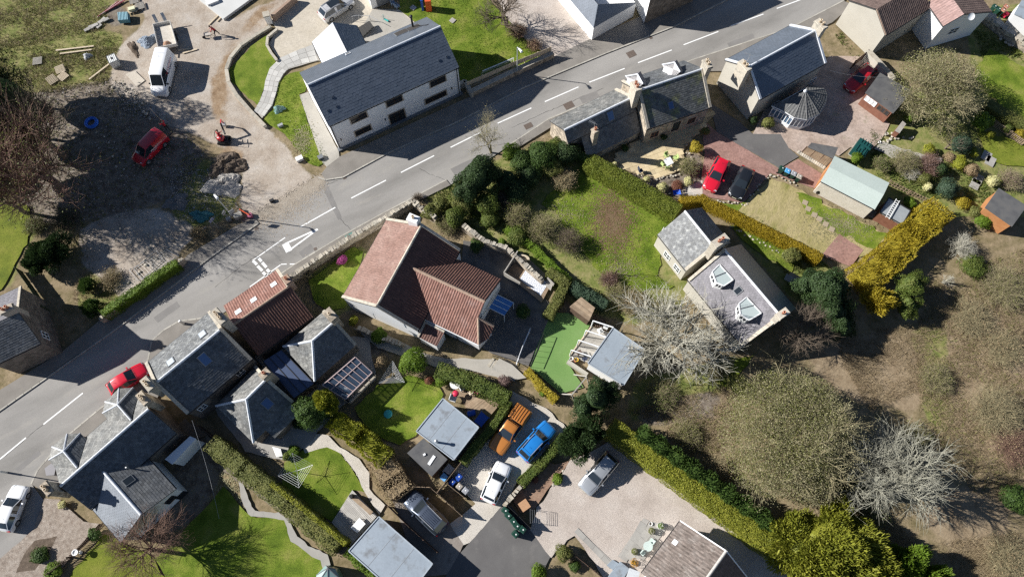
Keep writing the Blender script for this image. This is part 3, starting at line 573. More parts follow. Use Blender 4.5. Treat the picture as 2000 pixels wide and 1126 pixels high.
class Gable:
    """gabled building from the photo positions of its ridge ends (at height hr) and of one point on each eave (at height he)"""
    def __init__(s, T, R0, R1, hr, A, B, he, mA, mB, wall, kind='slate', ov=.18, end=(.08,.08), heB=None, rm=None, wallB=None, kindB=None, floor=0, gut=True):
        s.T = T; s.hr = hr; s.he = he; s.heB = heB or he
        r0, r1 = G(*R0, hr), G(*R1, hr); s.u = (r1-r0); s.u.z = 0; s.L = s.u.length; s.u.normalize()
        a = G(*A, he)-r0; s.v = Vector((-s.u.y, s.u.x, 0))
        if a.dot(s.v) < 0: s.v = -s.v
        s.wA = a.dot(s.v); b = G(*B, s.heB)-r0; s.wB = -b.dot(s.v); s.o = Vector((r0.x, r0.y, 0)); s.ov = ov; s.end = end
        s.rz = math.atan2(s.u.y, s.u.x)
        P = s.P; L = s.L
        s.fA = roof_face(T, [P(0, s.wA, he), P(L, s.wA, he), P(L, 0, hr), P(0,0, hr)], kind, mA)
        s.fB = roof_face(T, [P(0,-s.wB, s.heB), P(L, -s.wB, s.heB), P(L, 0, hr), P(0,0, hr)], kindB or kind, mB)
        if rm: ridge(T, P(0,0, hr+.03), P(L, 0, hr+.03), rm)
        e0, e1 = end; a_, b_ = s.wA-ov, s.wB-ov; dz = .17
        sl = lambda w_, h_, t: hr-(hr-h_)*t/w_-dz
        ring = [(a_, floor),(a_, sl(s.wA, he, a_)),(0, hr-dz),(-b_, sl(s.wB, s.heB, b_)),(-b_, floor)]
        vs = [P(e0, y, z) for y, z in ring]+[P(L-e1, y, z) for y, z in ring]
        s.wall = MB().add(vs, [(0,1,2,3,4),(9,8,7,6,5)]+[(i+5,(i+1) % 5+5,(i+1) % 5, i) for i in range(5)]).build('wall', wall, T)
        if gut:
            for y, h in ((s.wA, he),(-s.wB, s.heB)):
                sg = 1 if y > 0 else -1
                MB().tube([P(.02, y+sg*.04, h-.1), P(L-.02, y+sg*.04, h-.1)],.055,6).build('gutter', blackmetal, T)
    def P(s, t, y, z): p = s.o+s.u*t+s.v*y; return Vector((p.x, p.y, z))
    def plane(s, k):
        if k == 'A': return s.P(0, s.wA-s.ov, 0), s.v
        if k == 'B': return s.P(0,-s.wB+s.ov, 0),-s.v
        if k == 'E0': return s.P(s.end[0],0,0),-s.u
        return s.P(s.L-s.end[1],0,0), s.u
    def win(s, k, px, w, h, panes=2, frame=None, surround=None, rows=2, name='window', gm=None):
        p0, n = s.plane(k); return window(s.T, on_plane(px, p0, n), n, w, h, panes, frame, surround, rows, name, gm)
    def sky(s, k, px, w, h, gm=None, fm=None, name='skylight', thick=.07):
        if k == 'A': p0 = s.P(0,0, s.hr); sl = (s.v*s.wA+Vector((0,0, s.he-s.hr))).normalized()
        else: p0 = s.P(0,0, s.hr); sl = (-s.v*s.wB+Vector((0,0, s.heB-s.hr))).normalized()
        n = s.u.cross(sl).normalized(); n = n if n.z > 0 else -n
        c = on_plane(px, p0, n); M = Matrix((s.u, -sl, n)).transposed()
        f = MB().box(c+n*thick/2,(w+.16, h+.16, thick+.06), M=M).build(name, fm or grey_p, s.T)
        MB().box(c+n*(thick+.035),(w, h, .02), M=M).build('pane', gm or glass_b, f); return f
    def skew(s, end, side, m, wd=.32, th=.16, lift=.12):
        t = (s.end[0]+wd/2-.1) if end == 0 else s.L-s.end[1]-wd/2+.1
        y, h = (s.wA, s.he) if side == 'A' else (-s.wB, s.heB)
        MB().bar(s.P(t, 0, s.hr+lift-.02), s.P(t, y, h+lift-.02), wd, th).build('skew_stone', m, s.T)
def window(T, c, n, w, h, panes=2, frame=None, surround=None, rows=2, name='window', gm=None):
    x = Vector((-n.y, n.x, 0)).normalized(); M = Matrix((x, n, Vector((0,0,1)))).transposed()
    f = MB(); t = .07
    if surround:
        sm = MB(); q = .16
        for dx, dz, a, b in ((0, h/2+q/2, w+2*q, q),(0,-h/2-q/2, w+2*q+.1, q),(-w/2-q/2,0, q, h),(w/2+q/2,0, q, h)):
            sm.box(c+x*dx+Vector((0,0, dz))+n*.02,(a, .08, b), M=M)
    for i in range(panes+1): f.box(c+x*(-w/2+w*i/panes)+n*.03,(t, .07, h+.02), M=M)
    for j in range(rows+1): f.box(c+Vector((0,0,-h/2+h*j/rows))+n*.031,(w+.03,.066, t), M=M)
    o = f.build(name, frame or white_p, T)
    MB().box(c+n*.012,(w, .03, h), M=M).build('pane', gm or glass_d, o)
    if surround: sm.build('surround', surround, o)
    return o
def tloc(*pts):
    c = sum((G(x, y) for x, y in pts), Vector((0,0,0)))/len(pts); return (c.x, c.y, 0)
def downpipe(T, p, h): MB().tube([(p.x, p.y, .02),(p.x, p.y, h)],.05,6).build('downpipe', blackmetal, T)
# ---- long white house with the new slate roof
T = thing('house', 'long two storey white house with new blue grey slate roof beside the road', 'house', tloc((770,215),(780,150)))
h1 = Gable(T, (600.5,166),(860.4,51.3),7.55,(766,190.6),(711,87),5.0, slate_n, slate_n, white_w, 'slate_big', rm=lead)
brown = plain('brown_window_frame', (.045,.028,.02),.4)
for px, w, h, p in [((700.5,229.5),1.9,.95,2),((770,197),1.9,.95,2),((855,158.5),1.9,.95,2),((709,254.5),1.9,.9,2),((851,189.5),2.7,.85,3)]:
    h1.win('A', px, w, h, p, brown, sand_st)
dr = h1.win('A', (776,228),1.9,1.95,3, brown, sand_st, 1, name='door')
for px, r in (((828,29),.06),):
    p = h1.P(h1.L*.86,-h1.wB*.72,0); MB().tube([(p.x, p.y, 5.3),(p.x, p.y, 7.3)],.12,10).lathe((p.x, p.y, 7.3),[(.12,0),(.19,.08),(.19,.22),(.05,.3)],10).build('flue', black_p, T)
h1.sky('B', (784,64),1.5,1.2, plain('dark_panel', (.05,.045,.042),.5), name='solar_panel', thick=.03); h1.sky('B', (808,54.5),1.5,1.2, plain('dark_panel', (.05,.045,.042),.5), name='solar_panel', thick=.03)
h1.sky('B', (680,106),.45,.35, felt, lead, name='roof_vent')
for px in ((649,190),(640,216),(657,208),(857,118),(872,111)): h1.sky('A', px, .12,.08, black_p, slate_n, name='slate_vent', thick=.04)
for px in ((666,272),(752,233),(882,172)):
    p0, n = h1.plane('A'); p = on_plane(px, p0, n); MB().box(p+n*.06,(.1,.1,.35), h1.rz).build('wall_light', black_p, T)
downpipe(T, h1.P(.2, h1.wA-.1,0),4.9); downpipe(T, h1.P(h1.L-.3, h1.wA-.1,0),4.9)
MB().bar(h1.P(-.1, h1.wA-.1,.06), h1.P(h1.L+.1, h1.wA-.1,.06),.5,.2).build('base_course', grey_p, T)
T = thing('porch_wing', 'steep slated rear wing with a glaring white slope behind the long white house', 'house', tloc((655,100),(690,85)))
h2 = Gable(T, (649.5,44),(680,106),4.3,(609,81),(695,47),2.5, slate_n, slate_n, white_w, 'slate_big')
# ---- steps with handrail, top terrace
T = thing('steps', 'dark stone steps with wire handrail beside the rear wing', 'steps', tloc((715,62)))
for i in range(5):
    p = G(703+i*5.5,66-i*2.6); MB().box((p.x, p.y, .12+i*.12),(1.6-.12*i, .42,.14), math.radians(-58)).build('tread', plain('dark_tread', (.05,.048,.045),.8), T)
rm_ = MB(); pts = [G(690,42), G(702,40), G(724,41), G(741,50)]
for a, b in zip(pts[:-1], pts[1:]): rm_.tube([a+Vector((0,0,.9)), b+Vector((0,0,.9))],.03,5).tube([a, a+Vector((0,0,.9))],.03,5)
rm_.build('handrail', galv, T)
# ---- white walled house cut by the top edge
T = thing('house', 'corner of a white walled house with dark doorway at the top edge', 'house', tloc((745,5)))
q = W([(727,18),(719,-4),(760,-28),(775,-2)]); MB().prism(q, 0,2.6).build('wall', white_w, T)
a, b = G(733,16), G(772,-2); n = Vector((b.y-a.y, a.x-b.x, 0)).normalized(); n = n if n.y < 0 else -n
MB().bar(a.lerp(b, .12)+n*.05+Vector((0,0,1)), a.lerp(b, .8)+n*.05+Vector((0,0,1)),.06,2).build('door', grey_p, T)
MB().prism([p*1.0 for p in q],2.6,2.75).build('roof', slate_d, T)
# ---- white house with two gables at the top edge
T = thing('house', 'white rendered house with low slate roof projecting at the top edge', 'house', tloc((1180,40)))
K5 = G(1159.5,54.5,2.4); EL, ER, A5 = G(1090,-28,2.4), G(1246,5,2.4), G(1168,9,4.3); A6 = A5+(EL-K5)
roof_face(T, [K5, EL, A6, A5], 'slate_big', slate_n); roof_face(T, [K5, ER, A5], 'slate_big', slate_n)
ridge(T, K5+Vector((0,0,.03)), A5+Vector((0,0,.03)), slate_n, .2, 'hip_cap')
c5 = (K5+EL+ER)/3; c5 = K5.lerp((EL+ER)/2,.5); MB().prism([c5.lerp(p, .96) for p in (K5, EL, EL+ER-K5, ER)],0,2.3).build('wall', white_w, T)
T2 = thing('house', 'grey stone house with bright white gable at the top edge', 'house', tloc((1290,10)))
q = [(1258,47),(1352,4),(1330,-40),(1236,2)]; MB().prism(W(q),0,5).build('wall', stone_d, T2)
a, b = G(1258,47), G(1236,2); n = Vector((a.y-b.y, b.x-a.x, 0)).normalized(); n = n if n.x < 0 else -n
MB().add([a+n*.03, b+n*.03, b+n*.03+Vector((0,0,5)),(a+b)/2+n*.03+Vector((0,0,7.5)), a+n*.03+Vector((0,0,5))],[(0,1,2,3,4)]).build('gable_wall', white_w, T2)
c = [G(x, y) for x, y in q]; up = lambda p, z: Vector((p.x, p.y, z)); m0 = (c[0]+c[3])/2; m1 = (c[1]+c[2])/2
roof_face(T2,[up(c[0],5), up(c[1],5), up(m1,7.4), up(m0,7.4)], 'slate', slate_d); roof_face(T2,[up(c[3],5), up(c[2],5), up(m1,7.4), up(m0,7.4)], 'slate', slate_d)
# ---- stone cottages by the road (two roofs)
T = thing('cottage', 'taller mossy slate roofed stone cottage with two roadside dormers', 'cottage', tloc((1320,210)))
h6 = Gable(T, (1246,177),(1374,134),6.0,(1327,231),(1272,140),3.3, slate_m, slate_d, stone_w, 'slate', rm=lead, end=(.1,.1))
h6.skew(0, 'A', stone_p); h6.skew(0, 'B', stone_p); h6.skew(1, 'A', stone_p)
chimney(T, (1243,168),7.2,.7,1.25,4, h6.rz, stone_p, 2, clay, along='y'); chimney(T, (1382,124),7.0,.6,1.2,3.5, h6.rz, stone_p, 2, buffpot, along='y')
h6.sky('A', (1310,206),.55,.75, glass_b)
for px in ((1278,262),(1350,235)): h6.win('A', px, 1.0,1.1,2, wood_r, sand_st)
h6.win('A', (1320,246),.95,1.8,1, wood_d, sand_st, 1, name='door')
for px in ((1246,152),(1318,129)):
    c = G(*px, 5.6); M = Matrix.Rotation(h6.rz, 3, 'Z'); f = lambda x, y, z: Vector((c.x, c.y, 0))+M @ Vector((x, y, 0))+Vector((0,0, z))
    d = MB().prism([f(-.75,-.9,0), f(.75,-.9,0), f(.75,.9,0), f(-.75,.9,0)],3.8,5.0).build('dormer', white_w, T)
    ap = f(0,.25,5.95)
    for A, B in (((-.95,1.1),(.95,1.1)),((.95,1.1),(.95,-1.2)),((-.95,-1.2),(-.95,1.1))):
        P = [f(*A, 5.0), f(*B, 5.0), ap] if A[1] == B[1] else [f(*A, 5.0), f(*B, 5.0), f(0,-1.2,5.95), ap]
        roof_face(d, P, 'slate', slate_l, name='dormer_roof', th=.08) if False else MB().slab(P, .08).build('dormer_roof', slate_p, d)
        ridge(d, P[0], ap, lead, .16, 'hip_cap') if A[1] == B[1] else None
    ridge(d, ap, f(0,-1.2,5.98), lead, .2)
    nn = M @ Vector((0,1,0)); window(d, f(0,.9,4.4), nn, 1.0,.9,2)
T = thing('cottage', 'lower slate roofed stone cottage with catslide and garden chimney', 'cottage', tloc((1160,260)))
h6l = Gable(T, (1102,254),(1236,190),4.75,(1110,279),(1135,207),3.55, slate_d, slate_l, stone_w, 'slate', rm=lead, heB=2.6, end=(.1,0))
P = h6l.P; L = h6l.L; w0, w1 = h6l.wA, h6l.wA+1.75; sl = (4.75-3.55)/h6l.wA
roof_face(T, [P(1.7, w0-.02,3.55), P(L, w0-.02,3.55), P(L, w1,3.55-sl*1.75), P(1.7, w1,3.55-sl*1.75)], 'slate', slate_d, name='catslide_roof')
MB().prism([P(1.8, w0-.3,0), P(L-.05, w0-.3,0), P(L-.05, w1-.15,0), P(1.8, w1-.15,0)],0,3.55-sl*1.75-.1).build('rear_wall', stone_w, T)
h6l.skew(1, 'B', stone_p)
chimney(T, (1163,254),5.0,.6,.6,2, h6l.rz, stone_w, 1, clay); h6l.sky('A', (1192,226),.7,1.0, glass_b)
# tv aerial
def aerial(T, px, h, z0, rz=0):
    p = G(*px, h); mb = MB().tube([(p.x, p.y, z0),(p.x, p.y, h)],.03,5); d = Vector((math.cos(rz), math.sin(rz),0)); e = Vector((-d.y, d.x, 0))
    a = Vector((p.x, p.y, h-.1)); mb.tube([a-d*.3, a+d*.7],.018,4)
    for i in range(6): mb.tube([a+d*(i*.13)-e*.22, a+d*(i*.13)+e*.22],.012,4)
    mb.build('tv_aerial', galv, T)
aerial(T, (1162,240),6.0,4.2,2.6)
# ---- slated villa with cream gable
T = thing('house', 'cream gabled house with smooth blue black slate roof and two chimneys', 'house', tloc((1510,150)))
h7 = Gable(T, (1462,130.5),(1594,59.3),6.5,(1547,160),(1478,84.5),4.2, slate_n, slate_n, cream_w, 'slate_big', rm=lead)
for e in (0,1): h7.skew(e, 'A', lead, .25); h7.skew(e, 'B', lead, .25)
chimney(T, (1455,128),7.5,.65,1.5,4.5, h7.rz, stone_p, 2, buffpot, along='y'); chimney(T, (1604,47),7.5,.65,1.4,4.5, h7.rz, stone_p, 2, buffpot, along='y')
aerial(T, (1466,106),7.6,5.6,2.7)
for px in ((1512,205),(1585,160)): h7.win('A', px, 1.0,1.2,2, white_p)
# round conservatory
T = thing('conservatory', 'white framed polygonal conservatory with dark tiled cone roof', 'conservatory', tloc((1560,225)))
ap = G(1573,178,3.9); ring = [(1508,206),(1532,217),(1551,229),(1576,233),(1600,223),(1613,200),(1615,186),(1611,174),(1580,165)]
R_ = [G(x, y, 2.45) for x, y in ring]
for a, b in zip(R_[:-1], R_[1:]):
    roof_face(T, [a, b, ap], 'conc', mat('dark_grey_tile', [(.10,.10,.10),(.14,.14,.135)],.75,1, fine=.2, island=.25), th=.08)
    ridge(T, b, ap, mat('dark_grey_tile', [(.1,.1,.1)]),.22, 'hip_cap')
MB().lathe(ap-Vector((0,0,.05)),[(.22,0),(.18,.12),(.05,.3),(.02,.45)],10).build('finial', lead, T)
cen = sum(R_, Vector((0,0,0)))/len(R_); inn = [cen.lerp(p, .93) for p in R_]
MB().prism(inn, 0,.6).build('base_wall', white_w, T)
fr = MB(); gl = MB()
for a, b in zip(inn, inn[1:]+inn[:1]):
    gl.add([(a.x, a.y, .6),(b.x, b.y, .6),(b.x, b.y, 2.35),(a.x, a.y, 2.35)],[(0,1,2,3)])
    for t in (0,.33,.66): p = a.lerp(b, t); fr.bar((p.x, p.y, .6),(p.x, p.y, 2.38),.09,.09)
    for z in (.62,1.9,2.36): fr.bar((a.x, a.y, z),(b.x, b.y, z),.1,.09)
fr.build('frame', white_p, T); gl.build('glazing', glassmat('conservatory_glass', (.10,.16,.24),.05), T)
for i in range(len(R_)-1): MB().bar(R_[i]-Vector((0,0,.08)), R_[i+1]-Vector((0,0,.08)),.12,.1).build('gutter', white_p, T)
# ---- tiled houses, top right
T = thing('house', 'brown tiled house with tall pale harled gable at the top right', 'house', tloc((1690,60)))
h8 = Gable(T, (1712,19),(1800,-34),5.7,(1717,77),(1660,0),4.0, tile_b, tile_b, cream_w, 'pan', end=(.05,.05), ov=.15)
h8.skew(0, 'A', brick_c, .2,.1,.06)
T = thing('house', 'white walled wing with mauve tiled roof and satellite dish', 'house', tloc((1820,50)))
h8w = Gable(T, (1883,28),(1850,-18),5.4,(1844,54),(1922,3),4.1, tile_m, tile_b, white_w, 'conc', end=(.05,.05), ov=.12)
p = h8w.P(-.4,-.9,4.6); dm = MB(); M = Matrix.Rotation(.7,3, 'X')
vs = []; fs = []
for i in range(4):
    for k in range(14): t = 2*math.pi*k/14; r = .42*i/3; vs.append(Vector((p.x, p.y, 5.1))+M @ Vector((r*math.cos(t), r*math.sin(t), r*r*.5)))
for i in range(3):
    for k in range(14): fs.append((i*14+k, i*14+(k+1) % 14,(i+1)*14+(k+1) % 14,(i+1)*14+k))
dm.add(vs, fs).tube([h8w.P(.02,-.6,4.6),(p.x, p.y, 5.1)],.03,5).build('satellite_dish', plain('dish_white', (.7,.72,.72),.5), T)
h8w.win('E0', (1862,60),1.2,.9,2)
T = thing('shed', 'grey roofed shed with white fascia in the top right corner', 'shed', tloc((2000,25)))
q = W([(1981,27),(1996,0),(2060,20),(2040,55)],2.2); MB().prism(q, 2.1,2.2).build('roof', felt_g, T)
c0 = sum(q, Vector())/4; MB().prism([c0.lerp(p, .95) for p in q],0,2.1).build('wall', white_w, T)
# ---- stone house on the left edge
T = thing('house', 'dark stone house with slate roof on the left edge', 'house', tloc((40,690)))
h9 = Gable(T, (36,610),(-60,655),6.0,(88,666),(17,570),3.9, slate_d, slate_p, stone_d, 'slate', ov=.15)
h9.skew(0, 'B', stone_p, .25,.1,.06)
chimney(T, (12,603),7.0,1.2,.6,4.5, h9.rz, sand_st, 2, clay)
h9.win('E0', (88,655),.8,1.1,2); h9.win('A', (100,708),.9,1.1,2); h9.win('A', (45,742),.9,1.1,2)
# ---- slate cottage with skylights
T = thing('cottage', 'slate roofed roadside cottage with two road side skylights and end chimneys', 'cottage', tloc((400,720)))
h10 = Gable(T, (302,749),(434,640),6.1,(434,751),(350,657),3.75, slate_d, slate_fl, stone_d, 'slate', rm=lead)
h10.skew(0, 'A', stone_p); h10.skew(0, 'B', stone_p); h10.skew(1, 'A', stone_p); h10.skew(1, 'B', stone_p)
chimney(T, (427,617),7.4,.7,1.7,4.5, h10.rz, stone_p, 3, buffpot, along='y'); chimney(T, (288,749),7.2,.65,1.4,4.5, h10.rz, stone_p, 2, buffpot, along='y')
sg = glassmat('bright_skylight', (.45,.5,.55),.2)
h10.sky('B', (396,653),.65,.95, sg); h10.sky('B', (334,707),.65,.95, sg); h10.sky('A', (400,701),.75,1.1, glass_b)
h10.win('A', (395,795),.8,1.0,2, white_p); h10.win('A', (470,727),.8,1.0,2, white_p)
# ---- cottage with bay dormers
T = thing('cottage', 'slate roofed cottage with two lead hipped bay roofs facing the road', 'cottage', tloc((220,880)))
h11 = Gable(T, (290,798),(117,949),5.5,(293,891),(88,922),3.5, slate_d, slate_l, stone_d, 'slate', rm=lead)
bl = plain('blue_ridge', (.06,.10,.26),.5)
def bay(ap, re, rim, v1, v2):
    A = G(*ap, 5.15); E = G(*re, 5.35); R = [G(x, y, 3.7) for x, y in rim]; V1 = G(*v1,3.75); V2 = G(*v2,3.75)
    b = MB().prism([Vector((A.x, A.y, 0)).lerp(Vector((p.x, p.y, 0)),.9) for p in [V1]+R+[V2]],0,3.55).build('bay', stone_d, T)
    fs = [[A, E, V1],[A, V1, R[0]]]+[[A, p, q] for p, q in zip(R[:-1], R[1:])]+[[A, R[-1], V2],[A, V2, E]]
    for i, F in enumerate(fs):
        if (F[1]-F[0]).cross(F[2]-F[0]).length < .05: continue
        roof_face(b, F, 'slate', slate_l if i > 1 else slate_d, name='bay_roof', th=.07)  # bay faces turned from the sun take the darker slate as shade
    for p in R: ridge(b, p, A+Vector((0,0,.03)), lead, .2, 'hip_cap')
    ridge(b, A+Vector((0,0,.03)), E+Vector((0,0,.03)), lead, .2, 'bay_ridge')
    for p, q in zip(R[:-1], R[1:]):
        c = p.lerp(q, .5); n = Vector((q.y-p.y, p.x-q.x, 0)).normalized(); cc = Vector((A.x, A.y, 0))
        if n.dot(c-cc) < 0: n = -n
        c2 = Vector((A.x, A.y, 0)).lerp(Vector((c.x, c.y, 0)),.9); window(b, Vector((c2.x, c2.y, 2.6)), n, .7,1.1,1)
bay((230,790),(256,820),[(260,756.6),(232,758.6),(205.5,784),(200.6,806)],(271,769),(213,822))
bay((124.4,880.6),(151,913),[(156.7,845.5),(131,847),(102,872),(96,897)],(169,857),(108,913))
MB().prism(W([(87,914),(100,904),(109,912),(106,927),(90,928)],3.0),2.85,3.0).prism(W([(89,915),(100,907),(107,913),(105,925),(92,926)],2.85),0,2.85).build('porch', slate_p, T)
chimney(T, (91,953),6.7,.6,1.2,3.5, h11.rz, stone_w, 2, buffpot, along='y'); chimney(T, (279,777),6.7,.6,1.3,3.5, h11.rz, stone_w, 2, buffpot, along='y')
T = thing('extension', 'white rendered extension with slate slope coloured pale for sun glare behind the bay windowed cottage', 'house', tloc((280,970)))
h12 = Gable(T, (184,900),(275.6,1004.6),4.5,(205,1022),(315,923),3.1, slate_s, slate_d, white_w, 'slate', rm=lead, end=(.05,.15))
h12.sky('B', (251,938),.6,.8, glass_d); h12.win('E1', (333,975),.9,1.1,2, black_p); h12.win('E1', (355,966),.9,1.1,2, black_p)
p = h12.P(2.6,-1.6,0); MB().tube([(p.x, p.y, 3.7),(p.x, p.y, 4.4)],.07,8).build('vent_pipe', galv, T)
T = thing('lean_to', 'long narrow white flat roof behind the slate cottage', 'outbuilding', tloc((352,880)))
q = W([(322,896),(371,851),(383,856),(336,906)],2.4); MB().prism(q, 2.25,2.4).build('roof', white_p, T); c0 = sum(q, Vector())/4; MB().prism([c0.lerp(p, .93) for p in q],0,2.25).build('wall', white_w, T)
# ---- red pantiled cottage by the road
T = thing('cottage', 'low red pantiled cottage with two small roof lights by the junction', 'cottage', tloc((540,620)))
h13 = Gable(T, (455,634),(566,558),4.8,(568,649),(489,562),2.6, tile_b, tile_r, stone_d, 'pan', rm=brick_c)
h13.sky('B', (535,556),.5,.6, sg, white_p); h13.sky('B', (496,586),.5,.6, sg, white_p); h13.sky('B', (466,609),.5,.6, sg, white_p)
chimney(T, (560,545),5.6,.6,.9,3.5, h13.rz, brick_c, 1, clay); h13.skew(1, 'B', stone_p)
# ---- hipped slate cottages
class Hip:
    def __init__(s, T, R0, R1, hr, A0, A1, B1, he, wall, mA, mB, mH):
        r0, r1 = G(*R0, hr), G(*R1, hr); s.u = (r1-r0); s.u.z = 0; s.u.normalize(); s.v = Vector((-s.u.y, s.u.x, 0)); s.T = T; s.hr = hr; s.he = he
        a = G(*A0, he); a1 = G(*A1, he); b1 = G(*B1, he); o = Vector((r0.x, r0.y, 0)); s.o = o
        if (a-o).dot(s.v) < 0: s.v = -s.v
        wA = ((a-o).dot(s.v)+(a1-o).dot(s.v))/2; wB = -(b1-o).dot(s.v); L = ((a1-o).dot(s.u)+(b1-o).dot(s.u))/2; lr = (r1-r0).length
        s.wA, s.wB, s.L = wA, wB, L; P = s.P; s.rz = math.atan2(s.u.y, s.u.x)
        roof_face(T, [P(0, wA, he), P(L, wA, he), P(lr, 0, hr), P(0,0, hr)], 'slate', mA); roof_face(T, [P(0,-wB, he), P(L, -wB, he), P(lr, 0, hr), P(0,0, hr)], 'slate', mB)
        roof_face(T, [P(L, wA, he), P(L, -wB, he), P(lr, 0, hr)], 'slate', mH)
        ridge(T, P(0,0, hr+.03), P(lr, 0, hr+.03), lead); ridge(T, P(L, wA, he+.03), P(lr, 0, hr+.03), lead, .26, 'hip_cap'); ridge(T, P(L, -wB, he+.03), P(lr, 0, hr+.03), lead, .26, 'hip_cap')
        i = .18; MB().prism([P(.1, wA-i, 0), P(L-i, wA-i, 0), P(L-i, -wB+i, 0), P(.1,-wB+i, 0)],0, he-.1).build('wall', wall, T)
        MB().add([P(.1, wA-i, he-.12), P(.1,-wB+i, he-.12), P(.1,0, hr-.2)],[(0,1,2)]).build('gable_wall', wall, T)
        MB().bar(P(.12,0, hr+.1), P(.12, wA, he+.1),.3,.16).build('skew_stone', stone_p, T); MB().bar(P(.12,0, hr+.1), P(.12,-wB, he+.1),.3,.16).build('skew_stone', stone_p, T)
    def P(s, t, y, z): p = s.o+s.u*t+s.v*y; return Vector((p.x, p.y, z))
    sky = Gable.sky
T = thing('cottage', 'hipped slate cottage with lead ridges beside the glass roofed conservatory', 'cottage', tloc((640,690)))
h14 = Hip(T, (655,626),(610,665),4.7,(709,662),(613,745),(554,675),2.5, stone_d, slate_d, slate_l, slate_l)
chimney(T, (645,614),5.9,1.3,.8,3, h14.rz+math.pi/2, stone_w, 1, buffpot)
T = thing('cottage', 'smaller hipped slate cottage with one skylight behind the roadside cottage', 'cottage', tloc((510,810)))
h15 = Hip(T, (522,738),(481,779),4.7,(580,785),(485,866),(427,786),2.4, stone_d, slate_d, slate_l, slate_l)
chimney(T, (517,729),5.8,.9,.7,3, h15.rz, stone_w, 1, clay)
h15.sky('A', (522,787),.75,.95, glass_b)
P = h15.P; L = h15.L; sl = (4.7-2.4)/h15.wA
roof_face(T, [P(.4, h15.wA-.03,2.4), P(L-1.6, h15.wA-.03,2.4), P(L-1.6, h15.wA+1.1,2.4-1.1*sl*.5), P(.4, h15.wA+1.1,2.4-1.1*sl*.5)], 'slate', slate_l, name='lean_to_roof')
MB().prism([P(.5, h15.wA-.3,0), P(L-1.7, h15.wA-.3,0), P(L-1.7, h15.wA+1,0), P(.5, h15.wA+1,0)],0,1.8).build('lean_to_wall', stone_d, T)
T = thing('link_roof', 'dark blue standing seam metal link roof between the hipped cottages', 'roof', tloc((560,750)))
q = W([(514,705),(550,683),(613,748),(574,777)],2.3); mm = mat('blue_black_metal', [(.05,.075,.14),(.065,.09,.16)],.4,.8, metal=.3, spec=.5)
MB().prism(q, 2.18,2.3).build('roof', mm, T); c0 = sum(q, Vector())/4; MB().prism([c0.lerp(p, .94) for p in q],0,2.18).build('wall', stone_d, T)
for t in (0,.33,.66,1): MB().bar(q[0].lerp(q[1], t)+Vector((0,0,.03)), q[3].lerp(q[2], t)+Vector((0,0,.03)),.07,.06).build('seam', blackmetal, T)
# glass lean-to conservatory
T = thing('conservatory', 'glass roofed lean-to conservatory with pinkish glazing bars', 'conservatory', tloc((680,745)))
q = [G(630,752,2.5), G(675,779,2.0), G(727,727,2.0), G(694,697,2.5)]
MB().slab(q, .02).build('glass_roof', glassmat('clear_roof_glass', (.06,.09,.14),.05,.55), T)
pb = plain('pinkish_upvc', (.40,.31,.30),.5)
for i in range(8): t = i/7; MB().bar(q[0].lerp(q[3], t)+Vector((0,0,.03)), q[1].lerp(q[2], t)+Vector((0,0,.03)),.07,.07).build('glazing_bar', pb, T)
for a, b in ((0,3),(1,2)): MB().bar(q[a]+Vector((0,0,.02)), q[b]+Vector((0,0,.02)),.1,.12).build('roof_beam', pb, T)
m_ = [q[0].lerp(q[1],.35)+Vector((0,0,.04)), q[3].lerp(q[2],.35)+Vector((0,0,.04))]; MB().bar(*m_, .07,.07).build('roof_beam', pb, T)
g0 = [Vector((p.x, p.y, 0)) for p in q]
wl = MB(); gl = MB()
for a, b in ((0,1),(1,2),(2,3)):
    n_ = max(2, round((g0[b]-g0[a]).length/.8)); wl.bar(g0[a]+Vector((0,0,.25)), g0[b]+Vector((0,0,.25)),.2,.5)
    gl.add([g0[a]+Vector((0,0,.5)), g0[b]+Vector((0,0,.5)), q[b], q[a]],[(0,1,2,3)])
    for i in range(n_+1): p = g0[a].lerp(g0[b], i/n_); MB().bar((p.x, p.y, .5),(p.x, p.y, q[a].lerp(q[b], i/n_).z),.07,.07).build('post', pb, T)
wl.build('base_wall', stone_p, T); gl.build('side_glazing', glassmat('clear_side_glass', (.08,.11,.15),.05,.3), T)
# things inside
for i, (x, y, c, l) in enumerate([(664,753,(.7,.72,.72), 'white chair inside the glass conservatory'),(683,757,(.65,.66,.66), 'pale round table inside the glass conservatory'),(679,768,(.15,.45,.25), 'green garden chair inside the glass conservatory'),(715,722,(.30,.40,.30), 'pale green armchair at the end of the glass conservatory')]):
    t = thing('chair' if i != 1 else 'table', l, 'chair' if i != 1 else 'table', (G(x, y).x, G(x, y).y, .06)); m_ = plain('furniture_%d' % i, c, .5); p = G(x, y)
    if i == 1: MB().lathe((p.x, p.y, .6),[(.45,0),(.45,.04)],16).lathe((p.x, p.y, .06),[(.2,0),(.04,.05),(.04,.54)],8).build('table_top', m_, t)
    else:
        MB().box((p.x, p.y, .4),(.5,.5,.06),.6).build('seat', m_, t); MB().box((p.x-.2, p.y+.12,.65),(.06,.5,.5),.6).build('backrest', m_, t)
        for dx, dy in ((-.2,-.2),(.2,-.2),(.2,.2),(-.2,.2)): MB().box((p.x+dx, p.y+dy, .2),(.05,.05,.36),.6).build('leg', m_, t)
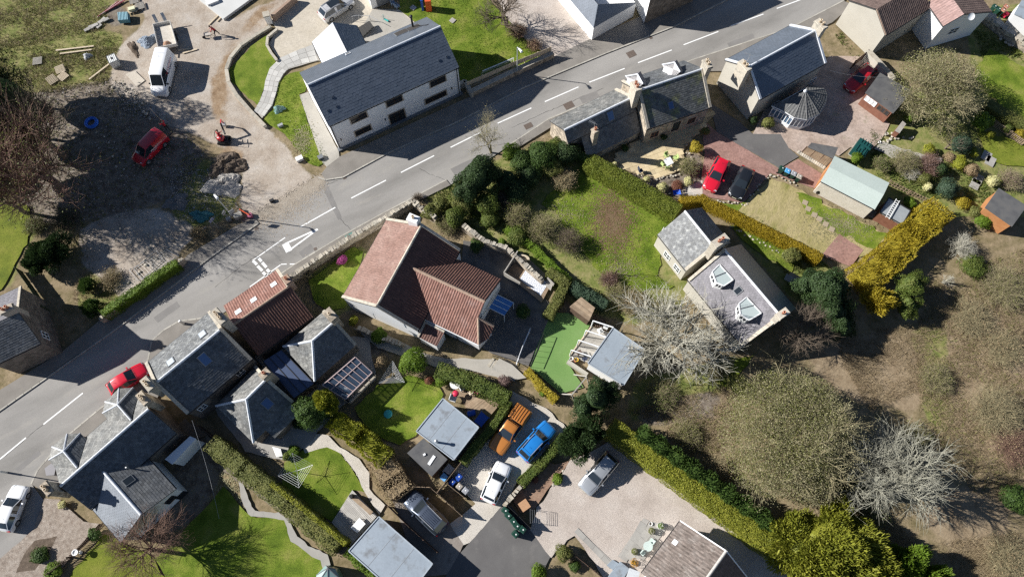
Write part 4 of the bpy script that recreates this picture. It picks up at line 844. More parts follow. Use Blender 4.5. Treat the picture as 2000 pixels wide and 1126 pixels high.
# ---- big red roofed house
T = thing('house', 'white walled house with red tiled cross gabled roof by the junction', 'house', tloc((830,580)))
h16 = Gable(T, (824,437.6),(734.7,599.5),5.8,(858,566),(714,501),3.3, tile_b, tile_r2, white_w, 'pan', rm=stone_p, kindB='flat', ov=.12)
for e in (0,1): h16.skew(e, 'A', stone_p, .3); h16.skew(e, 'B', stone_p, .3)
chimney(T, (807,426),6.5,1.1,.7,4, h16.rz+math.pi/2, white_w, 1, buffpot); aerial(T, (728,612),5.6,4.0,2.8)
h16.fA.children[0].data.materials[0] = mat('pantile_dark_red_shade', [(.10,.05,.04),(.14,.07,.052)],.75,.9, fine=.2, island=.25)  # darker pantile copy puts shade into the slopes facing away from the sun
td = MATS['pantile_dark_red_shade']; h13.fA.children[0].data.materials[0] = td
# cross wing
hr, he = 5.05,2.75
R0, R1 = G(799,520, hr), G(947,589, hr); U = (R1-R0); U.z = 0; LR = U.length; U.normalize(); V = Vector((-U.y, U.x, 0))
if (G(831,623, he)-R0).dot(V) < 0: V = -V
wL = (G(831,623, he)-R0).dot(V); wU = -(G(978,545, he)-R0).dot(V); O = Vector((R0.x, R0.y, 0))
def Q(t, y, z): p = O+U*t+V*y; return Vector((p.x, p.y, z))
LE = LR+1.1
roof_face(T, [Q(-.4,0, hr), Q(LR, 0, hr), Q(LR, wL, he), Q(1.7, wL, he)], 'pan', tile_r)
sl = (hr-he)/wL; tx = LR; yh = wL*.42
roof_face(T, [Q(LR, yh, hr-sl*yh), Q(LE, wL, he), Q(LR, wL, he)], 'pan', tile_r)
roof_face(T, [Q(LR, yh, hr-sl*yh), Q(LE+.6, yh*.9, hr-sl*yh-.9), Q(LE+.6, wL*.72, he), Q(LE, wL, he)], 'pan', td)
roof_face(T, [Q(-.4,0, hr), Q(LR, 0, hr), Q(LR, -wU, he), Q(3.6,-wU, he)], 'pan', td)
ridge(T, Q(-.4,0, hr+.05), Q(LR, 0, hr+.05), brick_c, .34); ridge(T, Q(LR, yh, hr-sl*yh+.05), Q(LE, wL, he+.05), brick_c, .3, 'hip_cap'); ridge(T, Q(LR, yh, hr-sl*yh+.05), Q(LE+.6, yh*.9, hr-sl*yh-.85), brick_c, .3, 'hip_cap')
MB().prism([Q(1, wL-.15,0), Q(LE-.15, wL-.15,0), Q(LE+.3, yh, 0), Q(LR-.1, yh, 0), Q(LR-.1,-wU+.15,0), Q(1,-wU+.15,0)],0, he-.12).build('wing_wall', white_w, T)
MB().add([Q(LR-.1, wL*.6, he-.15), Q(LR-.1,-wU+.15, he-.15), Q(LR-.1,0, hr-.2)],[(0,1,2)]).build('gable_wall', white_w, T)
MB().tube([Q(1.8, wL+.05, he-.1), Q(LE, wL+.05, he-.1)],.055,6).build('gutter', white_p, T)
for t in (LR*.55, LR*.82): downpipe(T, Q(t, wL-.06,0), he-.1)
window(T, Q(LR*.4, wL-.14,1.5), V, 1.0,1.0,2); window(T, Q(LR-.08,1.2,2.9), U, .8,.9,1)
h16.win('E1', (770,648),.9,1.9,1, grey_p, None, 1, 'door')
T = thing('porch', 'white porch with dark tiled monopitch roof on the red roofed house', 'porch', tloc((845,668)))
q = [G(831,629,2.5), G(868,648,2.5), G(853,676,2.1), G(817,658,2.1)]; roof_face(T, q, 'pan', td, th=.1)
c0 = sum(q, Vector())/4; MB().prism([c0.lerp(p, .93) for p in q],0,2.0).build('wall', white_w, T)
for a, b in ((0,3),(0,1)): MB().bar(q[a]+Vector((0,0,.08)), q[b]+Vector((0,0,.08)),.2,.22).build('parapet', stone_p, T)
T = thing('canopy', 'blue tinted polycarbonate canopy on the gable of the red roofed house', 'canopy', tloc((985,605)))
q = [G(972,575.5,2.5), G(1003,591,2.25), G(985,616,2.25), G(955,601,2.5)]
MB().slab(q, .03).build('roof_sheet', glassmat('blue_polycarbonate', (.06,.20,.48),.12), T)
for t in (0,.33,.66,1): MB().bar(q[0].lerp(q[3], t)+Vector((0,0,.02)), q[1].lerp(q[2], t)+Vector((0,0,.02)),.06,.06).build('glazing_bar', white_p, T)
for k in (1,2): MB().bar((q[k].x, q[k].y, 0), q[k],.08,.08).build('post', white_p, T)
# ---- long house on the right with bay dormers
T = thing('house', 'slate house with lichened slope toned pale as if sunlit beside the golden hedge', 'house', tloc((1340,480)))
h18a = Gable(T, (1337.6,411.6),(1396,484),5.4,(1320,503),(1389,428),3.0, slate_fl, slate_d, cream_w, 'slate', rm=white_p, ov=.15)
h18a.skew(1, 'A', stone_p, .35)
for px in ((1303,499),(1322,524)): h18a.win('A', px, .9,1.0,2)
T = thing('house', 'pale purple slated house with two glazed bay dormers under the bare tree', 'house', tloc((1460,590)))
h18 = Gable(T, (1414,486),(1527,619),6.3,(1394,608),(1515,556),3.0, slate_p, slate_n, cream_w, 'slate', rm=white_p, ov=.15)
chimney(T, (1407,470),7.6,.75,1.7,4.5, h18.rz, stone_p, 2, clay, along='y'); chimney(T, (1529,612),7.3,.6,1.2,4.5, h18.rz, stone_p, 1, clay, along='y')
h18.skew(1, 'A', stone_p, .35); h18.skew(0, 'A', stone_p, .3)
for poly in ([(1391,530),(1405,516),(1432,546),(1414,558),(1399,551)],[(1443,592.5),(1458,580),(1487,611),(1463,625),(1446,613)]):
    q = W(poly, 5.6); c0 = sum(q, Vector())/5; inn = [c0.lerp(p, .92) for p in q]
    d = MB().prism(inn, 3.6,5.5).build('dormer', white_w, T)
    MB().prism(q, 5.5,5.58).build('dormer_roof', glassmat('pale_glass_roof', (.42,.48,.47),.25), d)
    for a, b in zip(q, q[1:]+q[:1]): MB().bar(a, b, .1,.08).build('dormer_rim', white_p, d)
    MB().bar(q[0].lerp(q[4],.5)+Vector((0,0,.02)), q[2].lerp(q[1],.5)+Vector((0,0,.02)),.07,.06).build('glazing_bar', grey_p, d)
    for a, b in ((0,4),(4,3),(0,1)):
        c = inn[a].lerp(inn[b],.5); n = Vector((c.x-c0.x, c.y-c0.y, 0)); t = (inn[b]-inn[a]); n = Vector((t.y, -t.x, 0)).normalized()*(1 if Vector((t.y, -t.x, 0)).dot(n) > 0 else -1)
        window(d, Vector((c.x, c.y, 5.0)), n, max(.5, t.length*.75),.7,2, rows=1)
h18.sky('A', (1442,567),.5,.7, glass_d)
# ---- bungalow at the lower right
T = thing('bungalow', 'bungalow with weathered brown tiled roof and white wall at the bottom edge', 'house', tloc((1340,1090)))
h19 = Gable(T, (1418,1076),(1340,1186),6.0,(1330,1015),(1467,1126),2.5, tile_g, tile_b, white_w, 'conc', rm=mat('weathered_ridge', [(.42,.40,.37)],.9,3), ov=.75, gut=False)
h19.sky('A', (1319,1059),.3,.35, white_p, white_p, 'roof_vent'); MB().bar(h19.P(0, h19.wA+.03,2.42), h19.P(h19.L, h19.wA+.03,2.42),.12,.12).build('gutter', blackmetal, T)
MB().bar(h19.P(-.03,0,6.03), h19.P(-.03, h19.wA, 2.5),.1,.16).build('bargeboard', white_p, T); MB().bar(h19.P(-.03,0,6.03), h19.P(-.03,-h19.wB, 2.5),.1,.16).build('bargeboard', white_p, T)
for px in ((1290,1056),(1278,1078),(1262,1097)): h19.win('A', px, 1.1,.9,2)
T = thing('porch', 'low grey flat roofed porch with step beside the brown roofed bungalow', 'porch', tloc((1215,1110)))
MB().prism(W([(1212,1096),(1230,1110),(1210,1140),(1184,1130)],.6),0,.6).build('platform', felt_g, T); MB().prism(W([(1197,1092),(1208,1099),(1197,1112),(1185,1103)],.3),0,.3).build('step', felt_g, T)
MB().prism(W([(1230,1108),(1250,1116),(1240,1150),(1218,1140)],2.2),2.1,2.2).build('roof', mat('ribbed_sheet', [(.55,.57,.58)],.5,4), T)
# ---- flat roofed garages and sheds
def flat(name, label, cat, q, h, roof_m, wall_m, lip=None, lines=0, th=.15, inset=.95, tilt=0):
    T = thing(name, label, cat, tloc(*q)); P = W(q, h)
    if tilt: P = [G(x, y, h+dz) for (x, y), dz in zip(q, tilt)]
    MB().slab(P, th).build('roof', roof_m, T); c0 = sum(P, Vector())/len(P)
    inn = [c0.lerp(p, inset) for p in P]
    n = len(inn); MB().add([(p.x, p.y, 0) for p in inn]+[p-Vector((0,0, th)) for p in inn],[tuple(range(n-1,-1,-1)), tuple(range(n, 2*n))]+[(i, (i+1) % n, n+(i+1) % n, n+i) for i in range(n)]).build('wall', wall_m, T)
    if lip:
        for a, b in zip(P, P[1:]+P[:1]): MB().bar(a+Vector((0,0,.03)), b+Vector((0,0,.03)),.1,.08).build('roof_edge', lip, T)
    for i in range(lines): t = (i+1)/(lines+1); MB().bar(P[0].lerp(P[1], t)+Vector((0,0,.006)), P[3].lerp(P[2], t)+Vector((0,0,.006)),.05,.012).build('roof_seam', mat('seam_grey', [(.27,.29,.31)]), T)
    return T, P
T, P = flat('garage', 'flat grey roofed garage at the bottom edge beside the timber deck', 'garage', [(740,1008),(845,1100),(790,1172),(681,1075)],2.6, felt_g, grey_p, mat('pale_trim', [(.34,.38,.42)]),2)
T, P = flat('shed', 'large flat pale grey roofed shed with metal flue beside the lawn', 'shed', [(865,777.6),(935,834),(885.6,897.6),(813,841.6)],2.6, felt_g, white_w, mat('pale_trim', [(.34,.38,.42)]),2)
p = G(853,862,2.9); MB().tube([(p.x, p.y, 2.6),(p.x, p.y, 3.5)],.11,10).lathe((p.x, p.y, 3.45),[(.17,0),(.17,.12),(.03,.2)],12).build('flue', galv, T)
T, P = flat('shed', 'lower dark felt roofed shed against the pale grey roof', 'shed', [(827,855),(874,896),(843,930),(795,884)],2.1, felt, wood_d)
p = G(843,898,2.12); MB().box(p+Vector((0,0,.02)),(1.0,.3,.06),1.0).build('roof_panel', white_p, T); p = G(829,887,2.1); MB().box(p+Vector((0,0,.05)),(.25,.2,.14),.5).build('roof_vent', white_p, T)
T, P = flat('garden_room', 'grey flat roofed garden room beside the pale bare tree', 'garden room', [(1197,640),(1260,683),(1218,752),(1148,709)],2.7, felt_g, white_w, MATS['pale_trim'],1)
p = G(1228,681,2.8); MB().tube([(p.x, p.y, 2.7),(p.x, p.y, 3.2)],.08,8).lathe((p.x, p.y, 3.2),[(.13,0),(.13,.1),(.02,.15)],10).build('flue', galv, T)
T = thing('deck', 'weathered timber deck with white pergola beams in front of the garden room', 'deck', tloc((1150,675)))
dk = W([(1155,637),(1193,650),(1149,708),(1112,695)],.25)
def boards(T, P, m, z, bw=.14, name='deck_board', th=.06):
    P = [Vector((p.x, p.y, 0)) for p in P]; w = (P[3]-P[0]).length; n = max(1, int(w/bw)); mb = MB()
    for i in range(n):
        a = P[0].lerp(P[3],(i+.5)/n); b = P[1].lerp(P[2],(i+.5)/n); a.z = b.z = z+random.uniform(-.004,.004); mb.bar(a, b, w/n-.012, th)
    o = mb.build(name+'s', m, T); o['kind'] = 'stuff'; return o
boards(T, dk, wood_g, .22)
for i in range(4):
    t = i/3*.96+.02; a = dk[0].lerp(dk[3], t); b = dk[1].lerp(dk[2], t); a = Vector((a.x, a.y, 2.4)); b = Vector((b.x, b.y, 2.5)); MB().bar(a, b, .1,.14).build('pergola_beam', white_p, T); MB().bar((a.x, a.y, .2), a, .1,.1).build('post', white_p, T)
MB().bar(dk[0]+Vector((0,0,.02)), dk[3]+Vector((0,0,.02)),.14,.2).build('deck_edge', wood_l, T)
MB().bar(G(1108,706,.35), G(1147,732,.35),.35,.7).build('rendered_wall', cream_w, T)
T = thing('garage', 'pebbledashed garage with mint green felt roof and orange doors', 'garage', tloc((1670,365)))
q = [G(1630.5,304.4,2.7), G(1737,357,2.7), G(1708.7,409,2.5), G(1603,354,2.5)]; e0, e1 = q[0].lerp(q[3],.5), q[1].lerp(q[2],.5); e0.z = e1.z = 2.95
MB().slab([q[0], q[1], e1, e0],.1).build('roof', felt_m, T); MB().slab([e0, e1, q[2], q[3]],.1).build('roof', felt_m, T)
pd = mat('pebbledash', [(.55,.50,.42),(.64,.59,.51)],.95,2, fine=.25, fscale=16, bump=.5, bscale=20)
c0 = sum(q, Vector())/4; inn = [c0.lerp(p, .96) for p in q]; MB().prism(inn, 0,2.42).build('wall', pd, T)
a, b = inn[0], inn[3]; n = Vector((a.y-b.y, b.x-a.x, 0)).normalized(); n = n if n.dot(a-c0) > 0 else -n
for t in (.26,.72): c = a.lerp(b, t); MB().box((c.x+n.x*.05, c.y+n.y*.05,1.1),(2.0*.62,.06,2.1), math.atan2((b-a).y, (b-a).x)).build('garage_door', wood_o, T)
MB().tube([q[3]+Vector((0,0,-.08)), q[2]+Vector((0,0,-.08))],.06,6).build('gutter', blackmetal, T)
T, P = flat('shed', 'small shed with glazed grey roof and red brown front below the ladder', 'shed', [(1736,386),(1778,411),(1762,439),(1718,414)],1.9, mat('grey_perspex', [(.25,.27,.28),(.30,.32,.33)],.3,1.2, fine=.15), wood_r, blackmetal)
MB().prism(W([(1716,416),(1761,440),(1748,452),(1704,428)]),0,.5).build('front_deck', wood_r, T)
T = thing('log_store', 'slatted timber log store with grey felt roof on a stone base', 'log store', tloc((1605,310)))
MB().slab([G(1585,278.6,2.0), G(1637,288,2.0), G(1628,310,1.8), G(1577,287,1.8)],.06).build('roof', felt, T)
a0, b0, a1, b1 = G(1576,286,1.7), G(1628,310,1.7), G(1565,297,.3), G(1612,325,.3)
for i in range(9): t = i/8; MB().bar(a0.lerp(a1, t), b0.lerp(b1, t),.06,.1).build('slat', wood, T)
for t in (0,.33,.66,1): p = a0.lerp(b0, t); q_ = a1.lerp(b1, t); MB().bar((q_.x, q_.y, 0), p, .08,.08).build('post', wood_d, T)
for i in range(14): t = i/13; p = G(1560,299).lerp(G(1608,328), t); MB().lathe((p.x, p.y, 0),[(.2,0),(.26,.15),(.17,.33),(.05,.38)],7).build('stone', stone_p, T).rotation_euler = (0,0,0)
T, P = flat('summerhouse', 'dark felt roofed summerhouse with red brown veranda', 'summerhouse', [(1719,142),(1782,178),(1745,221),(1690,181)],2.3, felt, wood_r, None, 0,.1,.93)
c0 = sum(P, Vector())/4; a, b = c0.lerp(P[3],.93), c0.lerp(P[2],.93); n = Vector((b.y-a.y, a.x-b.x, 0)).normalized(); n = n if n.dot(a-c0) > 0 else -n
for i, t in enumerate((.12,.26,.4,.6,.74,.88)): c = a.lerp(b, t); window(T, Vector((c.x, c.y, 1.6)), n, .42,.7,1, white_p if i < 3 else wood_d, rows=1, gm=white_p if i < 3 else glass_d)
T, P = flat('shed', 'orange brown shed with grey felt roof at the right edge', 'shed', [(1951,367),(2006,402),(1977,442),(1924,405)],2.3, felt, wood_o, None, 0,.1,.93)
T, P = flat('shed', 'small weathered board roofed shed beside the artificial lawn', 'shed', [(1135,580),(1162,601),(1150,628),(1112,600)],1.9, wood_d, wood_d, None, 0,.06,.9, tilt=(0,0,-.2,-.2))
bb = boards(T, [P[0], P[1], P[2], P[3]], wood, 1.95,.16, 'roof_board', .04)
T, P = flat('playhouse', 'tiny white roofed wooden playhouse beside the summerhouse', 'playhouse', [(1763,236),(1770,242),(1757,260),(1748,255)],1.2, wood_g, wood_r, None, 0,.05,.9)
T = thing('greenhouse', 'small pale teal hipped glasshouse at the bottom edge', 'greenhouse', tloc((640,1120)))
ap = G(640,1108,2.3); R_ = [G(x, y, 1.8) for x, y in ((618,1122),(636,1103),(655,1110),(664,1130),(640,1150),(616,1145))]
tg = glassmat('teal_glass', (.20,.30,.29),.2)
for a, b in zip(R_, R_[1:]+R_[:1]): MB().slab([a, b, ap],.04).build('roof_pane', tg, T); MB().bar(a, ap, .07,.07).build('glazing_bar', grey_p, T)
MB().prism([ap.lerp(p, .9) for p in R_],0,1.78).build('wall', tg, T)
# concrete slab of the new house, top left
T = thing('floor_slab', 'new pale concrete floor slab of a house being built, top edge', 'floor slab', tloc((430,0)))
MB().prism(W([(388,-2),(436,37),(520,-24),(450,-60)],.35),0,.35).build('slab', mat('new_concrete', [(.50,.50,.48),(.56,.56,.54)],.85,.5, fine=.06), T)
# ------------------------------------------------------------------ vegetation
def leaves(C, N, size, asp=.6, flat=.35, spread=None):
    """quads at centres C facing roughly along N"""
    n = len(C); d = N+rng.normal(0, flat, (n, 3)); d /= np.linalg.norm(d, axis=1)[:, None]+1e-9
    r = rng.normal(0,1,(n, 3)); a = np.cross(d, r); a /= np.linalg.norm(a, axis=1)[:, None]+1e-9; b = np.cross(d, a)
    s = size*rng.uniform(.6,1.35, n)[:, None]; a = a*s*.5; b = b*s*.5*asp
    V = np.stack([C-a, C-b*1.0+a*.1, C+a, C+b+a*.1],1).reshape(-1,3)
    return V, np.arange(4*n).reshape(n, 4)
def sprays(C, N, size, asp=.3):
    """pointed sprays growing outwards along N (conifers)"""
    n = len(C); d = N+rng.normal(0,.35,(n, 3)); d /= np.linalg.norm(d, axis=1)[:, None]+1e-9
    r = rng.normal(0,1,(n, 3)); b = np.cross(d, r); b /= np.linalg.norm(b, axis=1)[:, None]+1e-9
    s = size*rng.uniform(.5,1.4, n)[:, None]; V = np.stack([C-d*s*.3, C+b*s*asp*.5, C+d*s*.8, C-b*s*asp*.5],1).reshape(-1,3)
    return V, np.arange(4*n).reshape(n, 4)
def lump_pts(n, R, lump=.22, k=14, up=True):
    """points and normals on a lumpy ellipsoid; R=(rx,ry,rz) in metres"""
    D = rng.normal(0,1,(n, 3)); D /= np.linalg.norm(D, axis=1)[:, None]
    if up: D[:, 2] = np.where(D[:, 2] < -.35,-D[:, 2], D[:, 2])
    K = rng.normal(0,1,(k, 3)); K /= np.linalg.norm(K, axis=1)[:, None]
    f = (np.maximum(0,(D @ K.T))**9).max(1)
    return D, (1-lump)+lump*1.35*f
def core(R, D_k, seed=0):
    bm = bmesh.new(); bmesh.ops.create_icosphere(bm, subdivisions=2, radius=1.0)
    for v in bm.verts: v.co = Vector((v.co.x*R[0], v.co.y*R[1], v.co.z*R[2]))*random.uniform(.9,1.05)
    V = [v.co.copy() for v in bm.verts]; F = [[v.index for v in f.verts] for f in bm.faces]; bm.free(); return V, F
LEAF = {}
def lm(k):
    T = {'ever': [(.018,.035,.012),(.035,.065,.02),(.06,.095,.03)], 'bright': [(.06,.11,.01),(.11,.18,.015),(.17,.24,.03)], 'gold': [(.23,.17,.015),(.35,.275,.025),(.44,.37,.05)],
         'goldclip': [(.20,.14,.01),(.28,.20,.013),(.34,.25,.018)], 'yg': [(.09,.105,.012),(.17,.18,.018),(.27,.26,.03)], 'olive': [(.07,.085,.02),(.12,.13,.035),(.17,.16,.05)], 'hedge': [(.045,.07,.014),(.08,.11,.02),(.13,.14,.035)],
         'dry': [(.19,.13,.07),(.28,.21,.12),(.36,.28,.17)], 'red': [(.16,.06,.04),(.22,.10,.06)], 'bud': [(.11,.11,.055),(.20,.185,.10),(.32,.29,.18)], 'blue': [(.03,.06,.035),(.05,.085,.05),(.08,.12,.07)],
         'cream': [(.40,.38,.16),(.55,.52,.25),(.62,.60,.36)], 'pink': [(.28,.04,.16),(.40,.08,.24)], 'orange': [(.45,.20,.02),(.55,.30,.03)], 'mauve': [(.17,.11,.10),(.23,.16,.14)], 'straw': [(.20,.15,.085),(.29,.225,.135),(.39,.315,.205)], 'clip': [(.065,.085,.011),(.11,.135,.017),(.165,.175,.03)], 'ygreen': [(.075,.09,.012),(.15,.16,.018),(.24,.235,.035)], 'rough': [(.13,.15,.04),(.21,.21,.07),(.30,.27,.11)], 'mid': [(.03,.06,.012),(.055,.10,.02),(.09,.14,.03)]}
    g = {'ygreen': 1.4, 'yg': 1.45, 'clip': 1.25, 'hedge': 1.25, 'olive': 1.25, 'bud': 1.35, 'dry': 1.1}.get(k, 1)
    return leafmat('foliage_'+k, [tuple(x*g for x in c) for c in T[k]])
TWIG = {'grey': bark_g, 'bark': bark, 'white': bark_w, 'red': bark_r, 'olive': bark_o}
CAT = {'bush': 'bush', 'shrub': 'shrub', 'hedge': 'hedge', 'tree': 'tree'}
def shrub(label, px, h, r, leaf='hedge', rz=None, n=None, size=.16, name='shrub', cat='shrub', spray=False, lump=.25, group=None, ell=1.0, ang=0, lobes=None):
    """leafy crown centred on the photo position px; h = crown centre height, r = radius"""
    p = G(px[0], px[1], h); rz = rz or min(r, h)*1.0; T = thing(name, label, cat, (p.x, p.y, 0),0, group)
    n = int((n or 650*r*(r+.4))*1.7); VV = []; FF = []; b = 0; cm = MB()
    for (ox, oy, oz, s) in (lobes or [(0,0,0,1)]):
        R = np.array([r*s, r*s*ell, rz*s]); D, f = lump_pts(int(n*s*s), R, lump); rad = f*rng.uniform(.78,1.04, len(D))
        C = D*R*rad[:, None]; c, q = math.cos(ang), math.sin(ang); M = np.array([[c, -q, 0],[q, c, 0],[0,0,1]])
        C = C @ M.T+np.array([ox, oy, oz]); N = D/R; N /= np.linalg.norm(N, axis=1)[:, None]; N = N @ M.T
        if spray: N = N+np.array([0,0,.5]); N /= np.linalg.norm(N, axis=1)[:, None]
        C[:, 2] = np.maximum(C[:, 2],-h+.03)
        V, F = (sprays if spray else leaves)(C, N, size*(1.5 if spray else 1)); VV.append(V); FF.append(F+b); b += len(V)
        cv, cf = core((R*.64).tolist(), None); cm.add([Vector((M @ np.array(v)).tolist())+Vector((ox, oy, oz)) for v in cv], cf)
    cr = link('crown', fastmesh('crown', np.concatenate(VV)+np.array([0,0, h]), np.concatenate(FF)), lm(leaf), T)
    k = link('inner_foliage', None or (lambda me: me)(mesh_of(cm, (0,0, h))), lm(leaf), T)
    st = MB(); st.tube([(0,0,-.1),(.05*r, 0, h*.6),(0,.05*r, h)],[.05+.04*r, .04+.03*r, .03],6); st.build('trunk', bark, T, local=True)
    return T
def mesh_of(mb, off=(0,0,0)):
    me = bpy.data.meshes.new('mesh'); me.from_pydata([(a+off[0], b+off[1], c+off[2]) for a, b, c in mb.v],[], mb.f); me.update(); return me
def hedge(label, pts, width, h, leaf='hedge', dens=95, size=.15, rough=.12, spray=False, top=0, group=None, taper=.12, name='hedge'):
    """clipped or loose hedge along the photo polyline pts (given at the hedge's top)"""
    P = [G(x, y, h) for x, y in pts]; mid = P[len(P)//2]; T = thing(name, label, 'hedge', (mid.x, mid.y, 0),0, group); O = np.array([mid.x, mid.y, 0])
    C = []; N = []; cb = MB()
    for i, (a, b) in enumerate(zip(P[:-1], P[1:])):
        d = b-a; L = d.length; d.normalize(); v = Vector((-d.y, d.x, 0)); hw = width/2
        cb.box(((a.x+b.x)/2,(a.y+b.y)/2, h*.43),(L+width*.3, width*.74, h*.86), math.atan2(d.y, d.x))
        def add(n, f, nn):
            s = rng.uniform(-hw*.5/max(L, .1),1+hw*.5/max(L, .1), n)*L; q = rng.uniform(-1,1, n); x, y, z = f(q)
            pos = np.array([a.x, a.y, 0])+s[:, None]*np.array([d.x, d.y, 0])+np.outer(y, [v.x, v.y, 0])+np.outer(z, [0,0,1])
            wob = rough*(np.sin(pos[:, 0]*1.7+pos[:, 1]*2.3)+np.sin(pos[:, 0]*3.1-pos[:, 1]*1.3))*.5; pos += nn*wob[:, None]; C.append(pos); N.append(np.tile(nn, (n, 1)))
        n_t = int(L*width*dens*1.3); n_s = int(L*h*dens*.8)
        add(n_t, lambda q: (0, q*hw, h-rng.exponential(.05, len(q))+rng.normal(0, rough*.35, len(q))-(abs(q)**4)*.12), np.array([0,0,1.]))
        for sg in (-1,1):
            add(n_s, lambda q, sg=sg: (0, sg*(hw-rng.exponential(.04, len(q))+taper*(1-(q+1)/2)),(q+1)/2*h), np.array([v.x*sg, v.y*sg, .25]))
    for e, s in ((P[0],-1),(P[-1],1)):
        d = (P[1]-P[0]).normalized() if s < 0 else (P[-1]-P[-2]).normalized(); v = Vector((-d.y, d.x, 0)); n = int(width*h*dens*.8); q = rng.uniform(-1,1, n); z = rng.uniform(0, h, n)
        C.append(np.array([e.x, e.y, 0])+s*width*.27*np.array([d.x, d.y, 0])+np.outer(q*width/2,[v.x, v.y, 0])+np.outer(z, [0,0,1])); N.append(np.tile(np.array([d.x*s, d.y*s, .2]),(n, 1)))
    C = np.concatenate(C); N = np.concatenate(N); V, F = (sprays if spray else leaves)(C, N+(np.array([0,0,.6]) if spray else 0), size*(1.7 if spray else 1))
    link('foliage', fastmesh('foliage', V-O, F), lm(leaf), T); cb.build('inner_foliage', lm(leaf), T); return T
# ---- bare branching trees
def grow(mb, p, d, L, r, lev, maxlev, nc, rnd, up, droop=0, tips=None):
    seg = 3 if lev < maxlev else 2; pts = [p.copy()]; rs = [r]; q = p.copy(); dd = d.copy()
    for i in range(seg):
        dd = (dd+Vector((rnd.uniform(-1,1), rnd.uniform(-1,1), rnd.uniform(-.7,.9)+up))*.22).normalized(); q = q+dd*(L/seg); pts.append(q.copy()); rs.append(r*(1-.5*(i+1)/seg))
    if lev == maxlev: rs[-1] = r*.3
    mb.tube(pts, rs, 6 if lev == 0 else (4 if lev < 3 else 3), cap=False)
    if tips is not None and lev >= maxlev-1: tips.append((pts[-1], dd))
    if lev >= maxlev: return
    k = nc[lev]
    for i in range(k):
        t = (.35 if lev else .7)+(.65 if lev else .3)*(i+rnd.random()*.6)/k; t = min(t, .99); j = min(int(t*seg), seg-1); s = pts[j].lerp(pts[j+1], t*seg-j)
        ax = dd.orthogonal().normalized(); ax.rotate(Matrix.Rotation(rnd.uniform(0,6.283) if lev else 6.283*(i/k)+rnd.uniform(-.3,.3),3, dd)); a = rnd.uniform(.45,.95) if lev else rnd.uniform(.5,1.05)
        nd = (dd*math.cos(a)+ax*math.sin(a)).normalized(); nd.z = nd.z+up*.3-droop; nd.normalize()
        grow(mb, s, nd, L*rnd.uniform(.55,.8)*(1.5 if lev == 0 else 1), r*(.62 if lev else .5)*(1-.3*t), lev+1, maxlev, nc, rnd, up, droop, tips)
def bare_tree(label, px, hc, H, R, twig='bark', nc=(8,6,6,5), r0=.25, up=.15, trunk=None, seed=1, buds=None, nb=0, droop=0, name='bare_tree', cat='tree', bsize=.1, flat=None, group=None, stems=1, dome=0):
    p = G(px[0], px[1], hc); T = thing(name, label, cat, (p.x, p.y, 0),0, group); rnd = random.Random(seed); tips = []
    cm = MB()
    for s_ in range(stems):
        tl = trunk or H*.3; o = Vector((rnd.uniform(-.2,.2), rnd.uniform(-.2,.2),-.1)) if stems > 1 else Vector((0,0,-.1))
        grow(cm, o, Vector((rnd.uniform(-.15,.15), rnd.uniform(-.15,.15),1)).normalized(), tl, r0,0, len(nc), nc, rnd, up, droop, tips)
    A = np.array(cm.v); A_r = np.hypot(A[:, 0], A[:, 1]); k = R/np.percentile(A_r, 98.5); kz = H/np.percentile(A[:, 2],99.5)
    A2 = A.copy(); c0 = A_r[:, None]
    A2[:, 0] *= k; A2[:, 1] *= k; A2[:, 2] = np.where(A2[:, 2] > 0, A2[:, 2]*kz, A2[:, 2])
    n6 = 4*6*stems if False else None
    me = bpy.data.meshes.new('branches'); me.from_pydata(A2.tolist(),[], cm.f); me.update(); cr = link('crown', me, TWIG[twig], T)
    st = MB(); st.tube([(0,0,-.1),(0,0,.4),(0,0,(trunk or H*.3)*.7*kz)],[r0*1.25, r0*1.05, r0*.95],9); st.build('trunk', TWIG[twig], T, local=True)
    if dome:
        D, f = lump_pts(dome, None, .16,40); C = D*np.array([R, R, H*.52])*(f*rng.uniform(.72,1.03, dome))[:, None]+np.array([0,0, H*.46]); C = C[C[:, 2] > .3]
        for i, k_ in enumerate(('bud', 'olive')):
            Ci = C[i::2]; V, F = leaves(Ci, rng.normal(0,1, Ci.shape)+np.array([0,0,.6]),.12,.6); link('buds', fastmesh('buds', V, F), lm(k_), T)
    if buds:
        tp = np.array([[t[0].x*k, t[0].y*k, t[0].z*kz] for t in tips]); nb_ = nb or len(tp)*2; C = tp[rng.integers(0, len(tp), nb_)]+rng.normal(0,.22,(nb_, 3))
        V, F = leaves(C, rng.normal(0,1,(nb_, 3))+np.array([0,0,.8]), bsize, .7); link('buds', fastmesh('buds', V, F), lm(buds), T)
    return T
